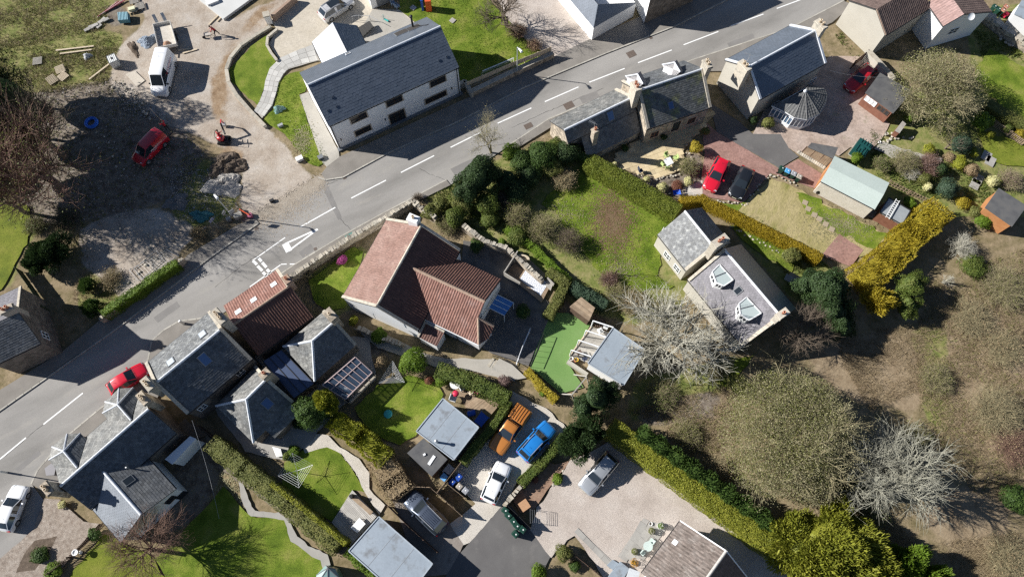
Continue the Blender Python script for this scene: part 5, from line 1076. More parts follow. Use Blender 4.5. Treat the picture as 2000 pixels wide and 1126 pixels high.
def brush(label, px, h, r, twig='olive', n=420, leaf=None, nl=0, seed=3, thick=.014, name='bare_shrub', lean=(0,0), cat='shrub', group=None, ls=.1):
    """many stemmed leafless shrub: arching stems from the base, each with side twigs"""
    p = G(px[0], px[1], h*.55); T = thing(name, label, cat, (p.x, p.y, 0),0, group); rnd = random.Random(seed); mb = MB(); tips = []
    for i in range(n):
        a = rnd.uniform(0,6.283); e = rnd.random()**.6; tx = Vector((math.cos(a)*r*e+lean[0], math.sin(a)*r*e+lean[1], h*math.sqrt(max(.03,1-.85*e*e))*rnd.uniform(.75,1.08)))
        b = Vector((rnd.uniform(-.25,.25)*r*.6, rnd.uniform(-.25,.25)*r*.6,-.05)); m1 = b.lerp(tx, .5)+Vector((rnd.uniform(-.12,.12)*r, rnd.uniform(-.12,.12)*r, h*.12)); mb.tube([b, m1, tx],[thick*1.6, thick, thick*.35],3, cap=False)
        for j in range(3):
            t = rnd.uniform(.35,.95); s = m1.lerp(tx, (t-.35)/.6) if t > .35 else m1; q = s+Vector((rnd.uniform(-1,1), rnd.uniform(-1,1), rnd.uniform(-.1,.9)))*(.22*r+.12); mb.tube([s, q],[thick*.7, thick*.25],3, cap=False); tips.append(q)
        tips.append(tx)
    mb.build('crown', TWIG[twig], T, local=True); MB().tube([(0,0,-.1),(0,0, h*.25)],[.09,.05],6).build('trunk', TWIG[twig], T, local=True)
    if leaf:
        tp = np.array([list(t) for t in tips]); C = tp[rng.integers(0, len(tp), nl)]+rng.normal(0,.1+.03*r, (nl, 3)); V, F = leaves(C, rng.normal(0,1,(nl, 3))+np.array([0,0,.8]), ls, .7); link('leaves', fastmesh('leaves', V, F), lm(leaf), T)
    return T
# ---- big trees
bare_tree('large pale barked bare tree spreading over the garden room and slate house', (1332,640),4.5,9.5,6.6, 'white', (11,6,6,5),.36,.1, seed=4)
bare_tree('pale grey bare tree in the scrub at the lower right', (1762,962),4.0,8.0,6.6, 'grey', (12,7,6,5),.32,.1, seed=9)
bare_tree('dark reddish bare tree on the left edge beside the wasteland', (38,300),7.5,13.5,8.2, 'red', (11,7,7,5),.34,.2, seed=12, buds='olive', nb=2500, bsize=.16)  # olive buds added to make this bare tree's shadow denser
bare_tree('grey branched bare tree above the dark one on the left edge', (45,235),7.5,13,5.5, 'bark', (9,7,6,4),.28,.2, seed=15)
bare_tree('small bare tree at the left edge with greenish twigs', (-10,375),5,10,5, 'olive', (8,6,6,5),.22,.2, seed=16)
shrub('ivy clad evergreen tree mass behind the dark bare trees', (8,205),6.5,4.2, 'ever', 6.0,7000,.26, 'evergreen_tree', 'tree', lump=.45, lobes=[(0,0,0,1),(1.5,-4,-.5,.8),(-.5,-8.5,-1.0,.8)])
bare_tree('purplish bare birch beside the white extension at the bottom left', (280,1075),3,6.5,4.3, 'red', (11,7,7,5),.15,.1, seed=21, droop=.1)
bare_tree('dense twiggy dome shaped tree in buff bud on the scrubland', (1538,850),3.5,7.6,6.4, 'olive', (12,7,6,5),.3,.15, seed=25, buds='bud', nb=22000, bsize=.1, dome=52000)
bare_tree('spreading olive twigged tree in bud beside the summerhouse', (1832,172),2.8,6.0,5.2, 'olive', (11,7,6,5),.25,.08, seed=28, buds='bud', nb=9000, bsize=.11, dome=18000)
bare_tree('small thin bare tree leaning over the road by the evergreen', (957,265),3.6,6.2,2.9, 'olive', (7,6,5,4),.12,.25, seed=30, trunk=2.2, buds='bud', nb=900, bsize=.1)
bare_tree('slender bare sapling on the large lawn casting a branching shadow', (1207,520),2.2,4.0,1.5, 'bark', (5,4,3),.06,.3, seed=33, trunk=1.4)
bare_tree('dark twiggy bare tree below the end of the pale slated house', (1555,655),2.6,5.5,4.0, 'bark', (8,6,6,4),.15,.05, seed=36)
bare_tree('leafless reddish tree in the gravel yard at the top edge', (990,12),3.5,6.5,4.3, 'bark', (8,6,6,4),.18,.1, seed=39)
bare_tree('dark gnarled bare shrub among the flower beds on the right', (1862,275),1.6,2.8,1.6, 'bark', (6,5,4),.08,.05, seed=42)
shrub('tall dark evergreen just beyond the left edge, the upper of two', (-75,115),8,4.6, 'ever', 6.5,5000,.3, 'evergreen_tree', 'tree', lump=.4, lobes=[(0,0,0,1),(2,-4.5,-.5,.9)])
shrub('tall dark evergreen just beyond the left edge, the lower of two', (-95,195),8,4.4, 'ever', 6.5,5000,.3, 'evergreen_tree', 'tree', lump=.4, lobes=[(0,0,0,1),(1,-5,-.5,.9)])
# ---- evergreens
shrub('big rounded dark evergreen tree beside the pale slated house', (1612,578),2.8,2.7, 'ever', 2.9,7000,.2, 'evergreen_tree', 'tree', lump=.4, lobes=[(0,.6,0,1),(.8,-1.6,-.4,.75),(-1.3,1.2,-.5,.7),(1.4,1.3,-.4,.6),(1.5,-3.1,-.9,.6)])
shrub('upper of the two dark green bushes beyond the golden hedge', (1776,558),1.9,1.7, 'hedge', 2.0,3000,.17, 'evergreen_bush', 'bush', lump=.4)
shrub('lower of the two dark green bushes beyond the golden hedge', (1772,600),1.6,1.4, 'hedge', 1.7,2400,.17, 'evergreen_bush', 'bush', lump=.4)
shrub('dark round yew tree below the garden room', (1166,778),2.4,2.0, 'ever', 2.4,4500,.17, 'evergreen_tree', 'tree', lump=.45, lobes=[(0,0,0,1),(-1.3,-1.0,-.3,.7),(1.1,.8,-.2,.7)])
shrub('dense dark conifer at the end of the low garden wall', (1128,862),2.2,2.0, 'ever', 2.3,4500,.18, 'conifer', 'tree', True, lump=.4, lobes=[(0,0,0,1),(1.3,1.2,-.3,.75)])
shrub('large dark evergreen by the road beside the small bare tree', (932,345),2.6,2.6, 'ever', 2.7,6500,.18, 'evergreen_tree', 'tree', lump=.4, lobes=[(0,0,0,1),(-.9,-1.3,-.4,.75),(1.2,.6,-.3,.7)])
shrub('huge yellow green conifer at the lower right edge', (1625,1075),2.8,4.4, 'ygreen', 3.2,15000,.3, 'conifer', 'tree', True, .45, lobes=[(0,0,0,1),(2.6,-2.4,-.3,.75),(-2.5,.3,-.5,.7),(1.2,1.8,-.4,.6)])
shrub('green conifer beside the huge yellow green one at the bottom edge', (1768,1105),2.0,2.3, 'bright', 2.2,4500,.24, 'conifer', 'tree', True, .4, lobes=[(0,0,0,1),(2.4,-1.2,-.6,.8)])
shrub('dark green gorse clump at the edge of the wasteland', (100,492),1.5,2.3, 'ever', 1.7,4500,.2, 'gorse_bush', 'bush', True, .4, lobes=[(0,0,0,1),(-1.4,-1.2,-.3,.7)])
shrub('small gorse bush on the rubble ground', (170,558),.6,.9, 'mid', .7,900,.18, 'gorse_bush', 'bush', True)
shrub('gorse bush behind the ivy topped roadside wall', (180,600),.8,1.1, 'mid', .8,1100,.18, 'gorse_bush', 'bush', True)
shrub('rounded dark conifer behind the smaller hipped cottage', (612,805),2.0,1.9, 'mid', 2.1,4200,.16, 'conifer', 'tree', False, .3)
shrub('small clipped round bush against the smaller hipped cottage', (585,825),.8,.75, 'ever', .8,900,.13, 'box_bush', 'bush')
shrub('golden conifer in front of the glass conservatory', (640,785),2.2,1.3, 'yg', 2.2,2600,.2, 'conifer', 'tree', True, .4)
shrub('golden conifer tree at the end of the golden hedge', (1715,588),1.9,1.6, 'gold', 1.9,2800,.24, 'golden_conifer', 'tree', True, .45)
# ---- hedges
hedge('flat topped clipped green hedge along the upper edge of the big lawn', [(1155,313),(1235,358),(1318,408)],2.0,1.8, 'clip', 190,.13,.09)
hedge('narrow clipped golden hedge running down from the red car', [(1335,388),(1372,386),(1452,425),(1530,463),(1602,500)],1.0,1.5, 'goldclip', 230,.12,.06)
hedge('broad golden conifer hedge at the end of the dry lawn', [(1835,410),(1790,450),(1740,505),(1695,535)],3.0,2.6, 'gold', 110,.15,.2, True)
hedge('long yellow green conifer hedge along the gravel parking area', [(1200,838),(1290,905),(1400,985),(1500,1060)],2.1,1.9, 'ygreen', 210,.13,.1)
hedge('taller dark hedge trees behind the yellow green hedge', [(1255,845),(1340,905),(1440,975),(1540,1045)],1.3,2.6, 'mid', 120,.17,.35, True)
hedge('long mixed hedge between the lower left lawn and the drying green', [(415,868),(470,915),(560,985),(650,1062)],1.9,2.2, 'olive', 110,.14,.2)
hedge('yellow green strip along the top of the long mixed hedge', [(530,945),(590,992),(672,1060)],.5,2.3, 'yg', 150,.12,.1)
hedge('thick green hedge behind the sunny timber deck', [(860,722),(920,742),(985,775)],1.7,1.8, 'hedge', 120,.15,.15)
hedge('narrow green hedge between the flat grey shed and the pickup', [(992,785),(960,835),(920,880),(905,900)],.8,1.7, 'hedge', 140,.14,.12)
hedge('low bright yellow hedge below the artificial lawn', [(1032,722),(1058,752),(1085,778)],.7,1.2, 'gold', 170,.13,.12)
hedge('conifer hedge turning from yellow to green beside the gravel path', [(655,822),(700,850),(745,890)],1.9,2.3, 'yg', 120,.16,.25, True)
hedge('brownish green hedge end beside the rounded gravel path', [(745,905),(765,940),(775,955)],2.9,1.9, 'dry', 120,.12,.15)
hedge('olive hedge wrapping the corner of the sun deck', [(1075,530),(1105,550),(1092,580),(1072,612)],1.1,1.5, 'olive', 140,.14,.12)
hedge('ivy hedge on the roadside wall by the wasteland', [(200,608),(270,560),(340,512)],.9,1.6, 'bright', 140,.15,.15)
hedge('low ivy covered wall between the two gravel drives', [(1100,855),(1060,900),(1020,942)],1.0,1.1, 'hedge', 140,.12,.1)
hedge('trimmed hedge at the right edge above the shrubbery', [(1935,200),(1975,225),(2040,258)],1.5,1.3, 'olive', 130,.12,.08)
hedge('green hedge beside the small board roofed shed', [(1122,560),(1155,578),(1180,592)],1.4,1.3, 'blue', 120,.15,.15)
hedge('green hedge strip beside the flat roofed garage', [(680,1078),(710,1105),(745,1135)],.9,1.6, 'bright', 120,.15,.15)
hedge('ivy strip along the lane side of the stone wall and lawn', [(990,445),(1040,480),(1110,545)],.9,.8, 'bright', 130,.15,.2)
# ---- shrubs and bushes
for a in [
 ('bright round golden shrub beside the patio', (1359,288),.9,.85, 'gold', 900,.12),('big lime green shrub on the right lawn', (1918,238),1.1,1.25, 'bright', 1900,.17),('bright green round bush beside the oil tank', (1672,310),.8,.75, 'bright', 900,.13),
 ('yellow green dome shrub behind the oil tank', (1815,292),.6,.8, 'yg', 800,.12),('pale green round bush below the olive twigged tree', (1776,231),.7,.75, 'bright', 700,.13),('dark round evergreen bush by the right hand rockery', (1850,368),1.0,1.3, 'blue', 2000,.14),
 ('blue green holly bush beside the gnarled shrub', (1878,283),1.1,1.4, 'blue', 2000,.14),('yellow green shrub beside the copper one', (1875,318),.7,1.0, 'yg', 1200,.13),('bright leafy shrub next to the holly bush', (1900,298),.5,.7, 'yg', 700,.13),
 ('copper brown round shrub beside the stepping slabs', (1897,332),.8,.9, 'dry', 1100,.12),('cream flowered shrub beside the right hand shed', (1938,355),.7,.75, 'cream', 800,.14),('yellow flowering bush by the small fence', (1812,365),.5,.6, 'cream', 500,.13),
 ('golden shrub below the dark round evergreen', (1880,395),.6,.9, 'gold', 900,.13),('small green cone shaped shrub on the right lawn', (1935,262),.7,.5, 'yg', 500,.12),('peach coloured dry shrub among the right hand beds', (1855,308),.6,.8, 'dry', 900,.12),
 ('grey green shrub beside the yellow flowering bush', (1806,350),.6,.8, 'olive', 800,.12),('green grassy clump behind the ladder shed', (1776,395),.35,.8, 'bright', 900,.16),('dark bush in the shade of the copper shrub', (1838,330),.8,.9, 'ever', 1000,.13),
 ('yellow shrub beside the fence at the right edge', (1990,262),.6,.7, 'gold', 600,.14),('lime bush left of the right hand shed', (1920,430),.6,1.1, 'bright', 1300,.16),('green bush near the right edge lawn', (1968,250),.6,.7, 'hedge', 700,.14),
 ('pale yellow euphorbia beside the hedge and patio', (1262,350),.4,.45, 'cream', 420,.12),('larger pale yellow euphorbia below the patio', (1294,366),.45,.7, 'cream', 800,.13),('pale yellow euphorbia beside the red car', (1345,354),.5,.6, 'cream', 700,.13),('small yellow plant at the top corner of the patio hedge', (1201,320),.35,.35, 'cream', 260,.12),
 ('reddish brown heather bed between the euphorbias', (1322,362),.35,.8, 'red', 900,.1),('round shrub at the corner of the patio and drive', (1378,257),.6,.55, 'olive', 500,.12),('dark potted shrub against the stone cottage', (1297,268),.5,.4, 'ever', 350,.12),
 ('pink flowering azalea in the corner garden', (668,508),.5,.65, 'pink', 800,.11),('leafy bright green shrub beside the white gable', (740,655),.6,.9, 'bright', 1200,.17),('large glossy laurel above the small lawn', (805,705),1.2,1.6, 'bright', 2600,.18),('yellow flowered plant beside the cottage chimney', (690,626),.5,.6, 'yg', 500,.13),
 ('tawny shrub beside the triangular drying frame', (745,705),.7,.9, 'dry', 900,.12),('reddish plant at the corner of the small lawn', (838,742),.4,.5, 'red', 380,.12),('bright green plant below the laurel', (862,742),.6,.8, 'bright', 800,.16),
 ('dark purple leaved shrub beside the pale gravel drive', (985,745),.5,.8, 'mauve', 600,.12),('lone conifer ball at the bottom of the asphalt drive', (1053,1117),.9,.95, 'bright', 1100,.12),('straggly green shrub beside the asphalt drive', (1100,1078),.7,.9, 'olive', 900,.15),
 ('leafy plants along the timber edging by the bungalow', (1122,1105),.35,.6, 'mid', 500,.14),('green plants in the kite shaped bed', (78,1085),.4,.9, 'mid', 900,.14),('pale green plants at the foot of the picket fence', (105,1115),.4,.9, 'bright', 900,.16),('leafy green plants beside the white extension', (185,1042),.5,.7, 'mid', 800,.16),
 ('small yellow plant in the gravel against the cottage', (122,985),.3,.45, 'cream', 350,.12),('ivy clump at the corner of the grassy verge', (1212,268),.4,.5, 'mid', 300,.13),('evergreen shrub in front of the round conservatory', (1500,240),.7,.9, 'olive', 1100,.14),('dark shrub at the foot of the cream gable', (1470,235),.6,.55, 'ever', 600,.14),
 ('green shrub by the house corner at the end of the golden hedge', (1545,500),.9,1.2, 'olive', 1400,.14),('green plant trough at the rockery by the low wall', (1090,935),.4,.6, 'bright', 600,.15),('small rusty shrub by the low wall', (1045,935),.35,.4, 'red', 300,.12),('lavender like clump by the drying green', (575,880),.4,.7, 'bright', 700,.14),
 ('green shrub beside the white garden chairs', (560,890),.4,.5, 'hedge', 450,.13),('scrubby evergreen behind the lower stone cottage', (1058,303),1.7,2.1, 'mid', 3600,.16),('dark laurel in the shade below the scrubby evergreen', (1032,342),1.2,1.6, 'ever', 2200,.16),('tangled green shrub beside the tawny clump', (1078,330),1.1,1.4, 'olive', 1800,.15),('dark evergreen shrub between the bare thickets', (985,352),1.3,1.5, 'ever', 2000,.16),('olive bush filling the bank below the roadside evergreen', (950,395),1.3,1.7, 'hedge', 2400,.15),('dark holly between the roadside evergreen and the tawny clump', (1010,375),1.2,1.7, 'ever', 2400,.16),('green elder scrub beside the lower stone cottage gable', (1085,288),1.2,1.3, 'hedge', 1700,.15),('shaded laurel bank behind the roadside bare tree', (1025,318),1.4,1.7, 'mid', 2400,.16),('olive scrub on the slope above the stone wall corner', (840,415),.8,1.1, 'olive', 1300,.15),('low green bramble bank above the sun deck wall', (1010,460),.7,1.3, 'hedge', 1500,.15),('ivy bush at the end of the clipped green hedge', (1140,303),1.1,1.2, 'mid', 1500,.15),('green scrub on the bank below the big evergreen', (905,398),1.0,1.4, 'olive', 1800,.15),('bright ivy patch on the bank above the stone wall', (955,430),.8,1.2, 'hedge', 1500,.15),('bright green bush beside the small bare tree', (1000,300),1.1,1.3, 'bright', 1600,.16),('dark ivy mass between the hedge and stone cottage', (1108,298),1.5,1.8, 'ever', 2800,.16),
 ('straggling green bush at the lane end of the stone wall', (890,425),1.1,1.3, 'hedge', 1800,.15),('greenish bush on the wall corner above the red roof', (860,400),.8,1.0, 'olive', 1100,.15),('green scrub beside the stone wall', (930,480),.8,.9, 'mid', 900,.15),('lime plant on the stone wall', (982,475),.5,.6, 'bright', 500,.15),
 ('dark shrub in the shaded yard below the blue canopy', (1020,608),.6,.9, 'mid', 900,.14),('small green shrub beside the yellow hedge', (1060,768),.4,.4, 'bright', 300,.13),('green ivy by the cottage yard', (1220,290),.4,.5, 'mid', 300,.13),('brown bracken clump by the scrub tree', (1440,750),.6,1.2, 'olive', 1200,.14),
 ('green bush at the right edge of the scrub', (1985,975),.9,1.6, 'mid', 1500,.18),('bright green bramble by the broken stem', (1900,520),.7,1.6, 'hedge', 1600,.16),('yellow green gorse beside the broken stem', (1885,490),.5,.6, 'bright', 500,.15),('shrub beside the shed at the right edge', (1905,415),.7,.8, 'olive', 800,.14)]:
    shrub(a[0], a[1], a[2], a[3], a[4], None, a[5], a[6])
# leafless shrubs
for i, a in enumerate([
 ('fan of silvery bare stems beside the golden hedge', (1880,480),1.9,1.9, 'white', 260, None, 0),('large tawny pampas like clump on the big lawn', (1103,350),1.5,1.5, 'olive', 500, 'dry', 1500),('grey bare shrub thicket along the lawn edge', (1060,445),2.0,2.0, 'olive', 420, 'olive', 1600),
 ('bare thicket between the stone wall and lawn', (1010,420),1.8,1.7, 'olive', 380, 'olive', 1400),('pale twiggy shrub beside the dark thicket', (1110,470),2.0,1.9, 'bark', 380, 'olive', 900),('brown bare shrub at the foot of the big lawn', (1190,545),1.0,1.2, 'red', 280, 'mauve', 700),
 ('olive thicket between the board roofed shed and the lawn', (1205,575),1.1,1.6, 'olive', 380, 'olive', 1500),('bramble tangle under the pale bare tree', (1290,610),.9,2.0, 'olive', 380, 'hedge', 1500),('tangled stems along the stone wall behind the red roof', (870,440),1.0,1.5, 'olive', 300, 'olive', 1100),('rusty scrub behind the small board roofed shed', (1235,590),1.2,1.8, 'olive', 420, 'dry', 1600),('rounded twiggy shrub between patio and cars', (1345,325),1.2,1.3, 'olive', 380, 'olive', 1200),('dark twiggy scrub by the big evergreen', (985,390),1.5,1.6, 'bark', 340, 'ever', 900),
 ('olive bare shrub behind the green roofed garage', (1768,315),1.7,1.9, 'olive', 460, 'olive', 1500),('mauve bare shrub beside the holly', (1815,320),1.5,1.6, 'red', 420, 'mauve', 1300),('feathery green conifer shrub behind the garage', (1722,320),1.3,1.1, 'olive', 300, 'hedge', 1300),('grey bare shrubs at the right edge', (1975,350),1.2,1.6, 'olive', 380, 'mauve', 1000),
 ('bare branched shrub behind the green roofed garage', (1780,338),1.0,1.3, 'white', 120, None, 0),('brown bramble heap in the right hand scrub', (1900,620),.8,2.6, 'olive', 420, 'dry', 1100),('dry willow thicket at the right edge', (1960,560),1.3,3.0, 'olive', 480, 'olive', 1600),('fan of reddish bare stems at the right edge', (1945,800),1.6,3.2, 'olive', 560, 'dry', 1000),
 ('brown bramble thicket at the right edge below the fan', (1980,870),1.2,2.5, 'red', 420, 'dry', 900),('twiggy scrub bush right of the earth clearing', (1830,740),1.0,2.0, 'olive', 380, 'olive', 1200),('low bramble beside the conifer hedge', (1340,850),.8,1.8, 'olive', 320, 'olive', 1300),('brown bramble bank behind the long yellow green hedge', (1400,920),.9,1.8, 'olive', 340, 'dry', 1200),
 ('bare shrub below the pale grey tree', (1660,950),1.2,2.2, 'olive', 400, 'hedge', 1500),('scrub bush at the foot of the pale grey tree', (1700,1010),1.0,2.0, 'olive', 380, 'hedge', 1400),('bare hedge shrubs along the top lawn', (1010,60),1.1,1.5, 'red', 340, 'dry', 900),('bare hedge shrub by the end of the timber fence', (1042,88),.9,1.1, 'red', 260, 'dry', 600),
 ('dry grass clump at the roadside corner of the wasteland', (385,455),.6,1.0, 'olive', 260, 'dry', 900),('dark bramble at the foot of the left edge trees', (130,430),1.2,2.0, 'bark', 320, 'ever', 1500),('green bramble beside the left edge lawn', (65,440),1.0,1.4, 'olive', 280, 'hedge', 1200),('scrub bush behind the left edge trees', (10,350),1.3,2.4, 'red', 420, 'hedge', 1600),
 ('bare brambles below the garden room', (1290,770),.9,2.0, 'olive', 360, 'hedge', 1300),('twiggy bush by the bare tree trunk', (1400,720),.9,1.6, 'olive', 300, 'olive', 900),('broken pale stump with upright stems in the scrub', (1852,545),1.8,.8, 'white', 40, None, 0),('bare climber by the corner garden wall', (598,530),.7,.9, 'olive', 160, None, 0),('thin bare shrub beside the wall end', (815,385),1.0,.8, 'bark', 120, None, 0),
 ('dry brush behind the wasteland hedge', (215,545),.7,1.5, 'olive', 280, 'dry', 1200),('scrubby bush below the stump', (1790,850),.9,1.8, 'olive', 320, 'olive', 1000),('bracken bank in the upper right of the scrub', (1960,680),.9,2.6, 'olive', 420, 'dry', 1500),('dry scrub in the bottom right corner', (1970,1090),1.0,2.6, 'olive', 380, 'dry', 1400)]):
    brush(a[0], a[1], a[2], a[3], a[4], a[5], a[6], a[7], seed=50+i)
# ---- uncountable grass and scrub
def tufts(name, label, polys, dens, h, leaf, wd=.03, off=.0, lean=.5, pieces=3, avoid=None):
    C = []
    for P in polys:
        Q = W(P) if len(P[0]) == 2 else P; X = [p.x for p in Q]; Y = [p.y for p in Q]; A = (max(X)-min(X))*(max(Y)-min(Y)); n = int(A*dens)
        x = rng.uniform(min(X), max(X), n); y = rng.uniform(min(Y), max(Y), n); m = inpoly(x, y, Q); C.append(np.stack([x[m], y[m]],1))
    C = np.concatenate(C)
    if avoid:
        for P in avoid: C = C[~inpoly(C[:, 0], C[:, 1], W(P))]
    clump = np.sin(C[:, 0]*.9+C[:, 1]*.4)+np.sin(C[:, 1]*1.1-C[:, 0]*.5)+rng.normal(0,.7, len(C)); C = C[clump > -1.0]
    C = np.repeat(C, pieces, 0)+rng.normal(0,.05,(len(C)*pieces, 2)); n = len(C); a = rng.uniform(0,6.283, n); hh = h*rng.uniform(.4,1.3, n)
    b = np.stack([np.cos(a), np.sin(a), np.zeros(n)],1)*wd*rng.uniform(.6,1.4, n)[:, None]; la = rng.uniform(0,6.283, n); tip = np.stack([np.cos(la)*hh*lean, np.sin(la)*hh*lean, hh],1)
    B = np.concatenate([C, np.full((n, 1), off)],1); V = np.stack([B-b, B+b, B+tip],1).reshape(-1,3)
    o = link(name, fastmesh(name, V, np.arange(3*n).reshape(n, 3)), lm(leaf)); props(o, label, name.replace('_', ' '), kind='stuff'); return o
tufts('rough_grass', 'rough yellow green grass of the wasteland at the upper left', [ZONES['green'][0], ZONES['green'][1], ZONES['green'][2]],30,.22, 'rough', .03,-.08,1.3)
tufts('dry_grass', 'dry straw coloured grass of the wasteland', [ZONES['green'][1], ZONES['green'][2],[(150,520),(240,560),(220,620),(140,600)],[(370,490),(420,440),(460,420),(440,455)]],30,.25, 'straw', .022,-.08,1.4)
tufts('scrub_grass', 'tangled dry grass and stems of the scrubland on the right', [[(1800,560),(2040,470),(2040,1000),(1900,960),(1800,830),(1790,700)],[(1390,760),(1440,740),(1440,950),(1380,900),(1230,800)],[(1560,960),(1700,980),(1800,1060),(1990,1040),(2040,1160),(1800,1160),(1700,1060)],[(1640,640),(1800,640),(1800,760),(1700,800),(1640,700)]],55,.3, 'straw', .018,-.06,1.6)
tufts('scrub_weeds', 'green weeds scattered through the scrubland', [[(1800,560),(2040,470),(2040,1000),(1900,960),(1800,830),(1790,700)],[(1220,800),(1440,720),(1440,950)],[(360,300),(450,320),(470,380),(440,430),(360,450),(330,400)],[(120,430),(160,420),(180,520),(140,540)]],14,.22, 'rough', .03,-.06,1.2)
tufts('lawn_grass', 'longer grass tufts in the garden lawns', [W([(1145,318),(1180,333),(1330,432),(1318,480),(1288,492),(1288,540),(1316,560),(1240,572),(1200,560),(1150,510),(1115,450),(1080,415),(1055,400),(1095,360)]), W([(513,236),(538,205),(540,166),(565,141),(592,138),(600,170),(586,186),(603,240),(628,280),(642,312),(625,327),(603,320),(582,292),(555,262),(535,245)]),
      W([(438,950),(466,985),(490,1008),(560,1012),(578,1055),(608,1077),(634,1097),(622,1126),(380,1126),(395,1000)]), W([(694,797),(738,752),(800,735),(850,742),(868,772),(842,815),(782,868),(704,822)]), W([(790,0),(930,0),(985,30),(1055,105),(905,165),(860,60)])],40,.07, 'bright', .03,.03,.8,2)
tufts('verge_weeds', 'weeds along verges and garden beds', [W([(1640,60),(1680,110),(1670,118),(1630,70)]), W([(830,385),(900,352),(1000,420),(1000,470),(880,430)]), W([(1700,250),(1760,300),(1900,330),(1960,400),(1760,380),(1700,330)]), W([(1420,410),(1480,425),(1620,520),(1560,560),(1470,470)]), W([(1900,60),(1990,70),(2010,120),(1920,120)])],40,.16, 'hedge', .045,.0,.8)
tufts('rubble_weeds', 'sparse weeds on the rubble ground', [W(ZONES['soil'][0]), W(ZONES['dirt'][1]), W([(1080,410),(1150,420),(1130,470)])],5,.16, 'olive', .05,-.1,.8)

# reddish moss and dead stalks in the middle of the large lawn
c_ = G(1196,432); n_ = 5000; q_ = np.stack([rng.normal(c_.x, 1.25, n_), rng.normal(c_.y, 2.0, n_)],1); C_ = np.concatenate([q_, rng.uniform(.045,.07,(n_, 1))],1)
V_, F_ = leaves(C_, np.tile([0,0,1.],(n_, 1)),.15,.6,.12); o = link('dry_moss', fastmesh('dry_moss', V_, F_), leafmat('moss_red', [(.17,.10,.06),(.24,.155,.095),(.27,.21,.12)])); props(o, 'reddish dry moss patch in the middle of the large lawn', 'moss', kind='stuff')
for a_, b_, n_, sx_, sy_ in ((1095,425,600,1.6,1.2),(1215,530,500,1.3,1.0),(440,990,1600,.8,2.2),(590,275,800,.6,1.0),(1640,440,1500,2,1)):
    c_ = G(a_, b_); C_ = np.stack([rng.normal(c_.x, sx_, n_), rng.normal(c_.y, sy_, n_), rng.uniform(.06,.085, n_)],1); V_, F_ = leaves(C_, np.tile([0,0,1.],(n_, 1)),.16,.5,.12); o = link('dry_grass_patch', fastmesh('dry_grass_patch', V_, F_), lm('bud')); props(o, 'dry yellowed grass patch at the '+{1095: 'thicket side of the large lawn', 1215: 'foot of the large lawn', 440: 'top of the lower left lawn', 590: 'lane end of the grass strip', 1640: 'middle of the dry lawn'}[a_], 'grass', kind='stuff')

# loose rubble scattered over the building site
n_ = 3000; zz_ = [W(P) for P in (ZONES['soil'][0], ZONES['dirt'][1], ZONES['soil'][5],[(330,330),(470,330),(470,420),(340,440)])]; P_ = np.concatenate([q[inpoly(q[:, 0], q[:, 1], Z)][:n_] for Z in zz_ for q in [np.stack([rng.uniform(min(p.x for p in Z), max(p.x for p in Z), n_), rng.uniform(min(p.y for p in Z), max(p.y for p in Z), n_)],1)]])
k_ = len(P_); s_ = .03+.09*rng.random(k_)**3; O_ = np.array([[1,0,0],[0,1,0],[-1,0,0],[0,-1,0],[0,0,.8]]); V_ = (O_[None]*s_[:, None, None]*rng.uniform(.6,1.4,(k_, 5,1))); V_[:, :, :2] += P_[:, None, :]; V_[:, :, 2] -= .06
F_ = (np.array([[0,1,4],[1,2,4],[2,3,4],[3,0,4]])[None]+5*np.arange(k_)[:, None, None]).reshape(-1,3); o = link('rubble', fastmesh('rubble', V_.reshape(-1,3), F_), mat('rubble_bits', [(.22,.20,.18),(.40,.37,.33)],.95,3, island=.4)); props(o, 'small loose rubble scattered over the building site', 'rubble', kind='stuff')

n_ = 9000; a_, b_ = G(480,432), G(628,345); t_ = rng.random(n_); q_ = np.array([[a_.x, a_.y]])*(1-t_)[:, None]+np.array([[b_.x, b_.y]])*t_[:, None]; w_ = rng.exponential(.9, n_)*(.35+.65*np.sin(t_*3.1416)); q_ += np.outer(w_, [.55,-.83])+rng.normal(0,.3,(n_, 2))
V_, F_ = leaves(np.concatenate([q_, rng.uniform(.018,.03,(n_, 1))],1), np.tile([0,0,1.],(n_, 1)),.13,.7,.08); o = link('loose_dirt', fastmesh('loose_dirt', V_, F_), leafmat('dirt_fleck', [(.26,.22,.17),(.36,.31,.25),(.40,.36,.30)],.95,.1,0)); props(o, 'loose dirt and grit carried from the site onto the road', 'dirt', kind='stuff')
# ------------------------------------------------------------------ vehicles
tyre_m = plain('tyre_rubber', (.02,.02,.021),.8); rim_m = mat('alloy_rim', [(.45,.46,.47)],.35,3, metal=.7); plate_m = plain('number_plate', (.7,.68,.5),.5); lampglass = glassmat('headlamp_glass', (.6,.63,.66),.1); tail_m = plain('tail_lamp_red', (.35,.01,.01),.25)
carglass = glassmat('car_glass', (.018,.024,.03),.05)
